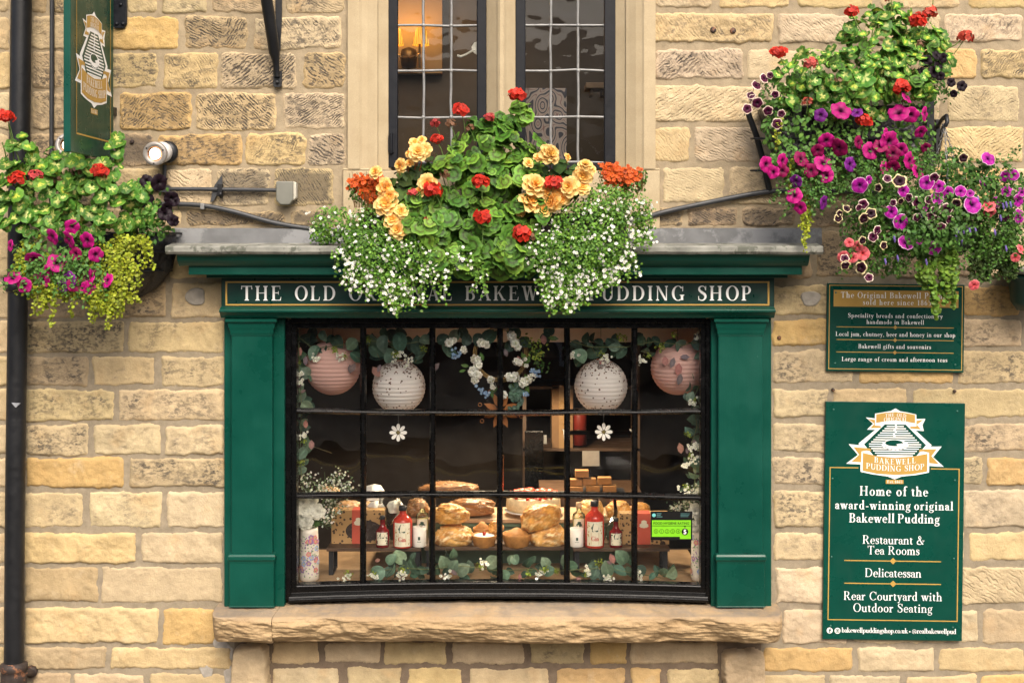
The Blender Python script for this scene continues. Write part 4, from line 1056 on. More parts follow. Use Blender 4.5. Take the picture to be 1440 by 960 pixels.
def sill_stone(xa, xb, seed, endl, endr, extra=0.0):
    NX = int((xb - xa) / 2.2); prof = []
    zt_ = zz(846, 0.03)
    ztf = zz(868.5, Bf)
    zbt = zz(907, Bf)
    T = np.concatenate([np.linspace(0, 1, 16), 1 + np.linspace(.03, 1, 44), 2 + np.linspace(.1, 1, 8)])
    V = []; A = []
    for i in range(NX + 1):
        x = xa + (xb - xa) * i / NX
        X = W(x, 0, Bf)[0]
        e = min((x - xa) / endl if endl else 9, (xb - x) / endr if endr else 9); e = max(0, min(1, e)); e = math.sqrt(1 - (1 - e) ** 2)
        for t in T:
            if t <= 1: y = .06 + (Bf + .012 - .06) * t; z = zt_ + (ztf - zt_) * t; rough = max(0, t - .86) / .14 * .3; gy = 1.0 if t < .95 else .5
            elif t <= 2:
                q = t - 1; y = Bf + .010 * (1 - q) + .05 * q ** 3; z = ztf + (zbt - ztf) * q; rough = min(1, q * 9); gy = max(0, .5 - q * 3)
            else: q = t - 2; y = Bf + .05 + .30 * q; z = zbt; rough = 1 - q; gy = 0
            bigs = float(fbm(X * 4.5, z * 13, seed, 4)); ridge = float(fbm(X * 9 + 3, z * 30, seed + 5, 3)); fine = float(fbm(X * 38, z * 60, seed + 11, 3))
            step = 0.028 * max(-1, min(1, 9 * (float(fbm(X * 3.1, 0.7 + z * 3.0, seed + 31, 3)) + (z - (ztf + zbt) / 2) * 2.0)))
            dy = rough * (-.050 * bigs - .022 * ridge - .009 * fine - .7 * step * (1 if 1 < t < 2.2 else 0) - .008 * (abs(float(fbm(X * 2.5 + 7, z * 42 + X * 1.5, seed + 61, 3))) * 2 - .35) - .006 * float(fbm(X * 70, z * 130, seed + 71, 2)))
            zz_ = z + (fine * .006 if t < 1 else 0) + (bigs * .02 * rough if t > 1.85 else 0)
            yy = y + dy; 
            yy = .06 - (.06 - yy) * (0.45 + 0.55 * e)
            zm = (ztf + zbt) / 2
            if t > 1: zz_ = zm + (zz_ - zm) * (0.6 + 0.4 * e)
            V.append((X, yy + extra, zz_)); A.append((gy, 0, 0))
    m_ = len(T); idx = np.arange((NX + 1) * m_).reshape(NX + 1, m_)
    f = np.stack([idx[:-1, :-1], idx[:-1, 1:], idx[1:, 1:], idx[1:, :-1]], -1).reshape(-1, 4)
    mb.add(V, f, 0, True, amt=np.array(A))
    mb.add([V[k] for k in range(m_)], [tuple(range(m_ - 1, -1, -1))], 0, amt=np.array(A[:m_]))
    mb.add(V[-m_:], [tuple(range(m_))], 0, amt=np.array(A[-m_:]))
sill_stone(291, 382.2, 3, 14, 0, -.008)
sill_stone(383, 1107, 8, 0, 16)
part(mb, 'stone_sill', sill_mat(), sf)

# ================================================================ SIGNS ON THE WALL
def sign_place(tl, tr, bl, wu, hu, b):
    """maps sign units (0..wu, 0..hu) onto the board seen in the photo; the board is a true rectangle on the wall"""
    a = np.array(W(*tl, b)); r_ = np.array(W(*tr, b)) - a; d = np.array(W(*bl, b)) - a
    r_[1] = 0; d[1] = 0
    rl = np.linalg.norm(r_); ru = r_ / rl; dl = np.linalg.norm(d); du = np.array([ru[2], 0, -ru[0]])
    return lambda x, y, lf: tuple(a + ru * (x / wu * rl) + du * (y / hu * dl) + np.array([0, -lf, 0]))
def board(parent_name, label, cat, tl, tr, bl, wu, hu, b, th, group=None):
    pl = sign_place(tl, tr, bl, wu, hu, b)
    t = thing(parent_name, label, cat, pl(wu / 2, hu / 2, 0))
    mb = MB(); c = [pl(0, hu, 0), pl(wu, hu, 0), pl(wu, 0, 0), pl(0, 0, 0)]
    mb.prism([(p[0], p[2]) for p in c], b, b + th)
    part(mb, 'board', M['green_sign'], t, bevel=0.0015)
    return t, pl
def frame_lines(mb, pl, x0, y0, x1, y1, w, lf):
    for i, q in enumerate(((x0, y0, x1, y0 + w), (x0, y1 - w, x1, y1), (x0, y0 + w, x0 + w, y1 - w), (x1 - w, y0 + w, x1, y1 - w))):
        flat(mb, [(q[0], q[1]), (q[2], q[1]), (q[2], q[3]), (q[0], q[3])], pl, lf)
def divider(mb, pl, x0, x1, y, xc, d=4, w=1.3):
    flat(mb, [(x0, y - w / 2), (x1, y - w / 2), (x1, y + w / 2), (x0, y + w / 2)], pl, .0010)
    flat(mb, [(xc - d, y), (xc, y - d), (xc + d, y), (xc, y + d)], pl, .0014)
def screws(t, pl, pts, r=1.4):
    for x, y in pts:
        mb = MB(); q = np.linspace(0, 2 * math.pi, 10, endpoint=False)
        c = pl(x, y, .001); k = K() * r
        mb.lathe([(0, .0022), (k * .8, .0018), (k, 0)], c, 10, axis=(0, -1, 0))
        part(mb, 'screw', M['screw'], t)
M['screw'] = pm('painted_screw', (0.03, 0.12, 0.09), 0.4, 0.1)
# upper board, 193 x 123 units
s1, pl = board('wall_sign', 'small dark green wall board with gold title band about puddings sold since 1865', 'sign', (1163.5, 398.2), (1356.5, 400.4), (1161.5, 521.5), 193, 123, -.034, .02)
mb = MB(); frame_lines(mb, pl, 2.6, 2.2, 190.6, 120.2, 1.1, .0010); flat(mb, [(9, 9.2), (184.5, 9.2), (184.5, 32.4), (9, 32.4)], pl, .0012)
for y in (60.8, 78.6, 96): divider(mb, pl, 13.5, 178.5, y, 96, 3.0, 1.0)
part(mb, 'gold_band', M['gold'], s1)
mb = MB()
write(mb, 'The Original Bakewell Pudding', 98, 20.0, 8.2, 158, pl, 1.05, lift=.0018)
write(mb, 'sold here since 1865', 98, 29.5, 7.4, 96, pl, 1.05, lift=.0018)
write(mb, 'Speciality breads and confectionery', 96, 47.6, 6.0, 133, pl, 1.0, lift=.0018)
write(mb, 'handmade in Bakewell', 96, 56.4, 6.0, 81, pl, 1.0, lift=.0018)
write(mb, 'Local jam, chutney, beer and honey in our shop', 96.5, 73.6, 6.0, 168, pl, 1.0, lift=.0018)
write(mb, 'Bakewell gifts and souvenirs', 95.5, 90.6, 6.0, 102, pl, 1.0, lift=.0018)
write(mb, 'Large range of cream and afternoon teas', 95.5, 108.6, 6.0, 148, pl, 1.0, lift=.0018)
part(mb, 'sign_lettering', M['white'], s1)
screws(s1, pl, [(12, 13), (181, 13), (12, 112), (181, 112)])
# large board, 196 x 335 units
s2, pl = board('wall_sign', 'tall dark green wall board with white crest advertising restaurant and tea rooms', 'sign', (1161.3, 564.3), (1357.3, 567.0), (1163.0, 898.0), 196, 335, -.034, .02)
mb = MB()
x0, x1, y0, y1, w_ = 6.5, 189.5, 92, 308, 1.5
for q in ((x0, y0, 47, y0 + w_), (149, y0, x1, y0 + w_), (x0, y1 - w_, x1, y1), (x0, y0 + w_, x0 + w_, y1 - w_), (x1 - w_, y0 + w_, x1, y1 - w_)):
    flat(mb, [(q[0], q[1]), (q[2], q[1]), (q[2], q[3]), (q[0], q[3])], pl, .0010)
divider(mb, pl, 29, 165, 223.5, 97.5, 4.6, 1.5); divider(mb, pl, 29.5, 165.5, 255.6, 98, 4.6, 1.5)
part(mb, 'gold_lines', M['gold'], s2)
emblem(s2, lambda ex, ey, lf: pl(98 + ex / 6.0, 59.5 + ey / 6.0, lf))
mb = MB()
write(mb, 'Home of the', 97.5, 131.6, 13.2, 96, pl, 1.08, lift=.0018)
write(mb, 'award-winning original', 98, 151.0, 12.2, 166, pl, 1.1, lift=.0018, space=.2)
write(mb, 'Bakewell Pudding', 98.5, 169.6, 12.8, 127, pl, 1.1, lift=.0018, space=.2)
write(mb, 'Restaurant &', 98, 199.6, 12.0, 87, pl, .85, lift=.0018)
write(mb, 'Tea Rooms', 98, 214.4, 12.0, 73, pl, .85, lift=.0018)
write(mb, 'Delicatessan', 98, 246.2, 12.2, 79, pl, .85, lift=.0018)
write(mb, 'Rear Courtyard with', 98, 279.0, 12.0, 138, pl, .85, lift=.0018)
write(mb, 'Outdoor Seating', 98, 295.6, 12.0, 111, pl, .85, lift=.0018)
write(mb, 'bakewellpuddingshop.co.uk • @realbakewellpud', 107, 325.0, 6.9, 161, pl, 1.05, lift=.0018, space=.2)
q = lambda cx, cy, r, n=20: [(cx + r * math.cos(a), cy + r * math.sin(a)) for a in np.linspace(0, 2 * math.pi, n, endpoint=False)]
flat(mb, q(9.8, 322.6, 4.2), pl, .0014); flat(mb, q(20.8, 322.8, 4.2), pl, .0014)
part(mb, 'sign_lettering', M['white'], s2)
mb = MB()
flat(mb, [(9.2, 326), (10.8, 326), (10.8, 322.8), (12, 322.8), (12, 321.6), (10.8, 321.6), (10.8, 320.8), (12, 320.6), (12, 319.4), (10, 319.6), (9.2, 320.6), (9.2, 321.6), (8.2, 321.6), (8.2, 322.8), (9.2, 322.8)], pl, .0020)
frame_lines(mb, pl, 18.3, 320.3, 23.3, 325.3, .8, .0020); flat(mb, q(20.8, 322.8, 1.2, 10), pl, .0022)
part(mb, 'badge_marks', M['green_sign'], s2)
screws(s2, pl, [(11, 11), (185, 11), (11, 108.5), (183, 108.5), (11, 219), (183, 219), (11, 316), (183, 316)])

# ================================================================ PROJECTING SIGN
HB0, HB1 = -.735, -.085                        # street edge and wall edge
xs_ = W(160.5, 0, HB1)[0]                       # the lettered face stands at this x
zb0, zt0 = W(0, 226, HB1)[2], W(0, 226, HB1)[2] + 1.85
hs = thing('hanging_sign', 'green projecting sign board with white crest standing out from the wall beside the downpipe', 'sign', (xs_, -.4, zb0 + .9))
mb = MB(); mb.box(xs_ - .030, xs_ - .004, HB0 + .02, HB1, zb0, zt0)
part(mb, 'board', pm('green_gloss_panel', (0.002, 0.042, 0.026), 0.30, 0.1, 3, 0.2, 5, spec=0.2, bdist=0.01), hs)
mb = MB(); mb.box(xs_ - .036, xs_ - .001, HB0 - .03, HB0 + .02, zb0 - .004, zt0)
part(mb, 'frame_post', M['green'], hs, bevel=0.004)
hp = lambda y, z, lf: (xs_ - .004 + lf, y, z)
mb = MB()
w_ = .008
for (a, b, c, d) in ((HB0 + .06, zb0 + .09, HB1 - .05, zb0 + .09 + w_), (HB0 + .06, zb0 + .10, HB0 + .06 + w_, zt0 - .1), (HB1 - .05 - w_, zb0 + .10, HB1 - .05, zt0 - .1)):
    mb.add([hp(a, b, .001), hp(c, b, .001), hp(c, d, .001), hp(a, d, .001)], [(0, 1, 2, 3)])
part(mb, 'gold_border', M['gold'], hs)
ec_z = W(0, 86, -.41)[2]; ec_y = (HB0 + HB1) / 2 + .002; es = .00071
emblem(hs, lambda ex, ey, lf: hp(ec_y + ex * es, ec_z - ey * .00082, lf))
mb = MB(); mb.box(xs_ - .026, xs_ - .010, HB1, .0, zt0 - .5, zt0 - .45); mb.box(xs_ - .026, xs_ - .010, HB1, .0, zb0 + .25, zb0 + .29)
part(mb, 'bracket', M['iron'], hs)

# ================================================================ PIPES, LAMPS, BRACKETS
dp = thing('downpipe', 'thick black iron downpipe with a rusty foot at the left edge of the wall', 'pipe', W(24, 950, -.12))
b = -.115
mb = MB(); rr = 14.3 * K(b)
mb.tube([W(31, -120, b), W(30, 0, b), W(27, 250, b), W(25, 402, b)], rr, 24)
part(mb, 'pipe', M['iron'], dp)
mb = MB(); mb.tube([W(25.3, 396, b), W(22, 640, b), W(20.6, 760, b), W(19.6, 942, b)], rr * .95, 24)
part(mb, 'pipe', M['iron'], dp)
mb = MB(); c = W(24.5, 396, b)
mb.lathe([(rr * .99, -.055), (rr * 1.13, -.05), (rr * 1.16, -.012), (rr * 1.12, -.008), (rr * 1.12, .004), (rr * 1.18, .008), (rr * 1.18, .026), (rr * 1.0, .03)], c, 24)
mb.pbox(4, 14, 390, 402, b + .01, 0.0); mb.pbox(36, 44, 390, 402, b + .01, 0.0)
part(mb, 'pipe_collar', M['iron'], dp)
mb = MB(); c = W(19.5, 942, b)
mb.lathe([(rr * .98, -.11), (rr * 1.2, -.10), (rr * 1.25, -.02), (rr * 1.18, 0), (rr * 1.3, .005), (rr * 1.3, .035), (rr * 1.0, .045)], c, 20)
mb.tube([W(33, 946, b), W(48, 945, -.02)], .018, 10); mb.lathe([(0, .02), (.03, .016), (.034, -.01)], W(44, 944, -.03), 8, axis=(0.3, -1, 0))
mb.tube([W(19.5, 950, b), W(19.5, 1061, b)], rr * 1.05, 20)
part(mb, 'pipe_foot', M['rust'], dp)
mb = MB(); mb.pprism([(16, 566), (28, 567), (22, 573)], b - rr - .0015, b - rr + .012); part(mb, 'chip', pm('bare_grey_metal', (0.25, 0.26, 0.28), 0.5), dp)

mb = MB(); mb.tube([W(73.5, -120, -.03), W(73, 40, -.03), W(72.3, 250, -.03), W(72, 330, -.03)], 3.1 * K(), 12)
o = mb.build('cable_conduit', M['hose'], loc=W(72.5, 330, -.03)); tag(o, 'thin straight dark conduit running up the wall beside the thick downpipe', 'conduit')

def spotlight(label, front, back, fb, bb, r):
    F = Vector(W(front[0], front[1], fb)); B = Vector(W(back[0], back[1], bb)); ax = (F - B).normalized(); L = (F - B).length; rr = r * K(fb)
    t = thing('spotlight', label, 'spotlight', tuple(B), 'spotlights beside the projecting sign')
    mb = MB(); mb.lathe([(rr * .72, -.01), (rr * .9, .02), (rr * .93, L - .03)], B, 28, axis=ax)
    part(mb, 'lamp_body', M['lamp_white'], t)
    mb = MB(); mb.lathe([(rr * .94, L - .032), (rr * 1.02, L - .028), (rr * 1.02, L - .004), (rr * .98, L), (rr * .66, L), (rr * .62, L - .012)], B, 32, axis=ax, cap=False)
    for q in (0.4, 2.5, 4.6):
        M3 = ax.to_track_quat('Z', 'Y').to_matrix(); p = B + M3 @ Vector((rr * .82 * math.cos(q), rr * .82 * math.sin(q), L))
        mb.lathe([(0, .002), (.004, .0016), (.005, 0)], p, 8, axis=ax, m=1)
    part(mb, 'lamp_ring', [M['lamp_grey'], M['iron']], t)
    mb = MB(); mb.lathe([(rr * .64, L - .006), (rr * .56, L - .012), (rr * .50, L - .013)], B, 24, axis=ax, cap=False); part(mb, 'reflector', M['copper'], t)
    mb = MB(); mb.lathe([(0, L - .009), (rr * .3, L - .010), (rr * .52, L - .014)], B, 24, axis=ax); part(mb, 'bulb', M['bulb'], t)
    mb = MB(); mb.lathe([(rr * .95, 0), (rr * .95, .02), (rr * .6, .03)], (B.x + .015, -.045, B.z), 24, axis=(0, -1, 0)); 
    mb.tube([(B.x + .01, -.03, B.z), tuple(B)], rr * .35, 10)
    part(mb, 'mount', M['iron'], t)
    return t
M['lamp_white'] = pm('white_lamp_enamel', (0.55, 0.54, 0.52), 0.4, 0.08)
M['lamp_grey'] = pm('grey_lamp_ring', (0.30, 0.28, 0.26), 0.45, 0.1, metal=0.3)
M['copper'] = pm('copper_reflector', (0.55, 0.26, 0.14), 0.3, 0.1, metal=0.9)
def emit(name, col, st):
    t = NT(name); t.t.nodes.remove(t.b); e = t.n("ShaderNodeEmission"); e.inputs[0].default_value = (*col, 1); e.inputs[1].default_value = st; t.l(e.outputs[0], t.out.inputs[0]); return t.m
M['bulb'] = emit('lit_bulb', (1.0, 0.86, 0.62), 3.0)
spotlight('lit grey spotlight to the right of the projecting sign, above the horizontal conduit', (217, 216.5), (230, 213.5), -.22, -.07, 16.5)
spotlight('lit grey spotlight half hidden behind the projecting sign', (95.5, 203), (103, 218), -.24, -.07, 17)

cd_ = thing('conduit_run', 'horizontal black conduit ending at a grey junction box right of the left basket', 'conduit', W(401, 267, -.03))
mb = MB(); mb.tube([W(168, 265.5, -.035), W(280, 266, -.035), W(390, 267.5, -.035)], 2.9 * K(), 12); mb.tube([W(231, 266, -.035), W(231.5, 232, -.04)], 3.0 * K(), 12); mb.pbox(224, 238, 261, 270, -.05, -.02)
part(mb, 'conduit', M['hose'], cd_)
mb = MB(); mb.pprism([(388, 255), (412, 255), (412, 281), (407, 288), (394, 288), (388, 281)], -.085, -.012); part(mb, 'junction_box', M['plastic_grey'], cd_, bevel=0.006)
mb = MB(); mb.pprism([(412.3, 255), (416.5, 257), (416.5, 278), (412.3, 282)], -.075, -.02); part(mb, 'box_lid', pm('cream_plastic', (0.42, 0.40, 0.33), 0.5), cd_, bevel=0.003)
mb = MB(); mb.pbox(305.5, 312, 258, 276, -.052, -.01); mb.lathe([(0, .01), (.009, .008), (.011, 0)], W(310, 273, -.05), 8, axis=(0, -1, 0)); part(mb, 'clip', M['iron'], cd_, bevel=0.003)
mb = MB(); mb.pprism([(312, 246), (313, 262), (306, 272), (300, 283), (295.5, 284), (298, 272), (302, 260)], -.030, -.022)
o = mb.build('slate_flake', M['hose'], loc=W(304, 265, -.026)); tag(o, 'dark pointed slate flake wedged behind the horizontal conduit', 'slate')

def hose(label, pts, r, loc, clips=()):
    mb = MB(); P = []
    for i in range(len(pts) - 1):
        a = np.array(pts[max(i - 1, 0)]); b_ = np.array(pts[i]); c = np.array(pts[i + 1]); d = np.array(pts[min(i + 2, len(pts) - 1)])
        for k in range(6):
            t = k / 6; P.append(.5 * (2 * b_ + (c - a) * t + (2 * a - 5 * b_ + 4 * c - d) * t * t + (3 * b_ - a - 3 * c + d) * t ** 3))
    P.append(np.array(pts[-1]))
    mb.tube([W(p[0], p[1], -.035) for p in P], r * K(), 10)
    t = thing('water_hose', label, 'hose', W(*loc, -.035)); part(mb, 'hose', M['hose'], t)
    for (x, y) in clips:
        c = MB(); c.pbox(x - 3, x + 3, y - 4, y + 4.5, -.052, -.005); part(c, 'clip', M['came'], t, bevel=0.004)
hose('black watering hose sagging from the left basket to the flower trough', [(170, 292), (210, 288), (245, 287), (285, 289), (330, 298), (385, 313), (440, 322), (520, 330)], 3.6, (300, 290), [(284, 290)])
hose('black watering hose rising from the flower trough to the right wall planter', [(860, 318), (905, 307), (935, 298), (1000, 284), (1070, 271), (1120, 268), (1200, 269), (1290, 272)], 3.8, (1000, 284))

st_ = thing('stay_pole', 'black iron stay pole slanting up from a bolted foot left of the upper window', 'pole', W(389, 116, -.03))
mb = MB(); mb.tube([W(389.5, 108, -.045), W(388.5, 92, -.055), W(387.5, 82, -.065), W(386, 74, -.075), W(381, 40, -.12), W(373, -12, -.20), W(365, -70, -.29)], [.016, .017, .022, .030, .031, .032, .033], 16); part(mb, 'pole', M['iron'], st_)
mb = MB(); mb.pprism([(384, 100), (396, 100), (396, 121), (393, 123), (386, 123), (384, 121)], -.036, -.018); mb.lathe([(0, .012), (.01, .01), (.012, 0)], W(390, 116, -.036), 6, axis=(0, -1, 0)); part(mb, 'foot_plate', M['iron'], st_, bevel=0.002)
mb = MB(); mb.pprism([(386, -80), (397, -80), (396, 30), (394, 70), (391, 84), (388, 70)], -.030, -.016); part(mb, 'flat_bar', M['iron'], st_, bevel=0.002)
sp = thing('iron_strap', 'black flat iron strap with rounded end bolted beside the projecting sign', 'strap', W(168, 20, -.03))
mb = MB(); mb.pprism([(157, -90), (178, -90), (178, 33), (174, 40), (161, 40), (157, 34)], -.036, -.018); part(mb, 'strap', M['dark_frame'], sp, bevel=0.003)
for p in ((164, 34), (173, 34), (170, 7)):
    mb = MB(); mb.lathe([(0, .008), (.009, .006), (.012, 0)], W(*p, -.036), 8, axis=(0, -1, 0)); part(mb, 'bolt', M['dark_frame'], sp)
# the street (seen only as reflection in the panes): pavement, road, the terrace across it (seen only as reflection in the panes)
mb = MB(); mb.add([(-60, -60, 0), (60, -60, 0), (60, 1, 0), (-60, 1, 0)], [(0, 1, 2, 3)])
o = mb.build('road', pm('grey_asphalt', (0.045, 0.044, 0.042), 0.9, 0.3, 3, 0.3, 80), loc=(0, 0, 0)); tag(o, kind='structure')
mb = MB(); mb.box(-60, 60, -2.0, 0.0, -.2, 0.12)
o = mb.build('pavement', pm('stone_flags', (0.13, 0.115, 0.095), 0.9, 0.25, 2, 0.3, 40), loc=(0, 0, 0)); tag(o, kind='structure')
mb = MB(); mb.box(-60, 60, -13.5, -9.2, -.2, 0.13); o = mb.build('pavement', bpy.data.materials['stone_flags'], loc=(0, 0, 0)); tag(o, kind='structure')
mb = MB()
for y_ in (-2.35, -2.55, -8.7, -8.9): mb.add([(-60, y_, .004), (60, y_, .004), (60, y_ + .09, .004), (-60, y_ + .09, .004)], [(0, 1, 2, 3)])
o = mb.build('road_marking', pm('yellow_road_paint', (.5, .35, .05), .8, .2, 8), loc=(0, 0, 0)); tag(o, kind='structure')
oh = thing('terraced_house', 'plain stone terraced house with slate roof across the street', 'house', (0, -17, 0))
mb = MB(); mb.box(-24, 24, -23, -17, 0, 5.2); part(mb, 'wall', pm('far_stone', (0.20, 0.16, 0.12), 0.95, 0.3, 2, 0.3, 20), oh)
mb = MB(); v = [(x, y, z) for x in (-24.2, 24.2) for (y, z) in ((-16.7, 5.15), (-20, 7.2), (-23.3, 5.15))]
mb.add(v, [(0, 1, 4, 3), (1, 2, 5, 4), (0, 3, 5, 2), (0, 2, 1), (3, 4, 5)]); part(mb, 'roof', pm('slates', (0.06, 0.062, 0.068), 0.7, 0.3, 4, 0.2), oh)
for i in range(14):
    for z in (0.9, 3.2):
        mb = MB(); x = -13.2 + i * 2.05; mb.box(x - .55, x + .55, -17.02, -16.95, z, z + 1.5); w = part(mb, 'window', M['white'], oh)
        mb = MB(); mb.box(x - .47, x + .47, -17.0, -16.94, z + .08, z + 1.42); part(mb, 'pane', M['plastic_black'], w)

# ================================================================ PLANTS
def ring_template(rad, zz_, cols, n, rfun=None, zfun=None):
    v = []; c = []
    for r, z, col in zip(rad, zz_, cols):
        for j in range(n):
            q = 2 * math.pi * j / n
            k = r * (rfun(q, r) if rfun else 1)
            v.append((k * math.cos(q), k * math.sin(q), z + (zfun(q, r) if zfun else 0))); c.append(col(q) if callable(col) else col)
    N = len(rad)
    f = [(i * n + j, i * n + (j + 1) % n, (i + 1) * n + (j + 1) % n, (i + 1) * n + j) for i in range(N - 1) for j in range(n)]
    return np.array(v, float), np.array(f), np.array(c, float)

def geranium_leaf(centre, zone, body, edge, seed=0):
    r_ = random.Random(seed)
    ph = r_.uniform(0, 6)
    def rf(q, r):
        a = (q + math.pi / 2) % (2 * math.pi); a = min(a, 2 * math.pi - a)        # notch on the upper side
        notch = 1 - .65 * math.exp(-(a / .22) ** 2)
        return notch * (1 - .09 * r * (1 - abs(math.sin(3.5 * (q + math.pi / 2)))) - .03 * abs(math.sin(10 * q)))
    zf = lambda q, r: .10 * r * r * math.sin(7 * q + ph) * .5 + .14 * r * r * math.sin(2 * q + ph)
    pick = [r_.random() for _ in range(28)]
    star = lambda q: tuple(np.array(centre if pick[int(q / (2 * math.pi) * 27.99) // 2] > .42 else body))
    zon = lambda q: tuple(np.array(zone if pick[int(q / (2 * math.pi) * 27.99) // 2] > .62 else body))
    return ring_template([.02, .33, .52, .70, 1.0], [.05, 0, .0, .03, -.02], [centre, star if centre[0] > .15 else centre, zon if centre[0] > .15 else zone, body, edge], 28, rf, zf)
G1 = [geranium_leaf((.055, .140, .018), (.028, .042, .008), (.050, .135, .016), (.092, .205, .026), k) for k in range(3)]
G2 = [geranium_leaf((.12, .25, .03), (.075, .085, .018), (.11, .235, .026), (.18, .32, .04), k + 5) for k in range(2)]
V1 = [geranium_leaf((.50, .52, .16), (.28, .39, .06), (.065, .175, .022), (.09, .215, .028), k + 9) for k in range(3)]
V2 = [geranium_leaf((.48, .54, .07), (.36, .43, .05), (.10, .24, .026), (.09, .21, .026), k + 19) for k in range(2)]

def small_leaf(w=.38, col=(.05, .13, .02), tip=None, fold=.08, bend=.12):
    tip = tip or col
    v = np.array([(0, 0, 0), (w * .8, .35, fold), (w * .75, .7, fold - bend * .5), (0, 1, -bend), (-w * .75, .7, fold - bend * .5), (-w * .8, .35, fold), (0, .5, -.02)])
    f = np.array([(0, 1, 2, 6), (6, 2, 3, 3), (0, 6, 4, 5), (6, 3, 3, 4)])
    f = np.array([(0, 1, 2, 6), (2, 3, 4, 6), (0, 6, 4, 5)])
    return v, f, np.array([col] * 6 + [tuple(np.array(col) * 1.25)])
def round_leaf(col=(.05, .13, .02), n=10):
    return ring_template([.02, .55, 1.0], [0, .03, -.04], [tuple(np.array(col) * 1.2), col, tuple(np.array(col) * 1.1)], n)
def floret(col, eye, n=5, w=.44, cup=.15):
    v = []; f = []; c = []
    for i in range(n):
        q = 2 * math.pi * i / n; cs, sn = math.cos(q), math.sin(q)
        for (a, b_, z, k) in ((.05, -.06, 0, 0), (.05, .06, 0, 0), (.62, w, cup * .6, 1), (1.0, w * .45, cup, 1), (1.0, -w * .45, cup, 1), (.62, -w, cup * .6, 1)):
            v.append((a * cs - b_ * sn, a * sn + b_ * cs, z)); c.append(col if k else eye)
        o = i * 6; f += [(o, o + 1, o + 2, o + 5), (o + 5, o + 2, o + 3, o + 4)]
    return np.array(v), np.array(f), np.array(c)
def petunia(throat, inner, body, rim, star=.06, rimw=.90):
    rf = lambda q, r: 1 - (star * r * r) * (1 - abs(math.cos(2.5 * q)) * 1.0) - .025 * r * math.sin(11 * q)
    zf = lambda q, r: .16 * r * r * math.cos(5 * q) * .5 + .07 * r ** 3 * math.sin(9 * q)
    vein = tuple(np.array(body) * .58)
    bl = lambda q: body if math.cos(5 * q) > -.5 else vein
    return ring_template([.09, .10, .06, .20, .45, .74, rimw, rimw + .02, 1.0], [-.95, -.5, -.30, -.07, .0, .0, -.03, -.035, -.09], [(.05, .1, .02), tuple(np.array(body) * .6), throat, inner, bl, body, body, rim, rim], 25, rf, zf)
def begonia(seed):
    r_ = random.Random(seed)
    V = []; F = []; C = []
    def petal(az, tilt, L, wd, ca, cb, z0):
        n0 = len(V); nu, nv = 5, 5
        for i in range(nu):
            t = i / (nu - 1)
            for j in range(nv):
                s_ = (j / (nv - 1) - .5) * 2
                w = wd * math.sin(math.pi * (.14 + .74 * t)) ** .8
                x = s_ * w; al = t * L; cup = .35 * (s_ * s_) * w + .0
                curl = -.22 * t * t * L + .05 * math.sin(6 * s_ + seed) * t
                p = Vector((x, al, cup + curl + .08))
                p = Matrix.Rotation(tilt, 3, 'X') @ p
                p = Matrix.Rotation(az, 3, 'Z') @ p
                V.append((p.x, p.y, p.z + z0)); 
                C.append(tuple(np.array(ca) * (1 - t) + np.array(cb) * t))
        for i in range(nu - 1):
            for j in range(nv - 1):
                a = n0 + i * nv + j; F.append((a, a + 1, a + nv + 1, a + nv))
    c0, c1, c2, c3 = (.92, .42, .04), (.92, .54, .11), (.92, .58, .17), (.93, .68, .28)
    for k in range(7): petal(k * .9 + r_.uniform(-.2, .2), math.radians(8 + r_.uniform(-8, 8)), 1.0, .52, c1, c3, -.12)
    for k in range(6): petal(k * 1.05 + .4, math.radians(30 + r_.uniform(-8, 8)), .82, .44, c1, c3, -.06)
    for k in range(6): petal(k * 1.05 + .9, math.radians(52 + r_.uniform(-8, 8)), .62, .36, c0, c2, 0)
    for k in range(5): petal(k * 1.25 + .3, math.radians(72), .44, .26, c0, c1, .04)
    return np.array(V), np.array(F), np.array(C)
BEG = [begonia(k) for k in range(4)]
RED, RED2 = (.62, .035, .018), (.62, .075, .045)
def unit(v): v = np.asarray(v, float); return v / np.maximum(np.linalg.norm(v, axis=-1, keepdims=True), 1e-9)

def blob_points(blobs, n, shell=(.55, 1.0), front=.35):
    """points spread through ellipsoids given in photo terms: (x, y, rx, ry, depth, depth radius)"""
    wts = np.array([b[2] * b[3] for b in blobs], float); wts /= wts.sum()
    pick = rng.choice(len(blobs), n, p=wts)
    d = unit(rng.normal(size=(n, 3))); flip = rng.random(n) < front * 2
    d[:, 1] = np.where(flip, -np.abs(d[:, 1]), d[:, 1])
    r = rng.uniform(shell[0], shell[1], n) ** (1 / 2.0); r = np.where(rng.random(n) < .10, r * rng.uniform(1.05, 1.28, n), r)
    P = np.zeros((n, 3))
    for i, b in enumerate(blobs):
        m = pick == i; k = K(b[4]); c = np.array(W(b[0], b[1], b[4]))
        P[m] = c + d[m] * r[m, None] * np.array([b[2] * k, b[5], b[3] * k])
    return P, d
def facing(d, up=.5, fwd=.7, jit=.45):
    return unit(d * .8 + np.array([0, -fwd, up]) + rng.normal(size=d.shape) * jit)
def tints(n, lo=.7, hi=1.25, hue=.12):
    t = rng.uniform(lo, hi, (n, 1)); return np.hstack([t * rng.uniform(1 - hue, 1 + hue, (n, 1)), t, t * rng.uniform(1 - hue, 1 + hue, (n, 1))])
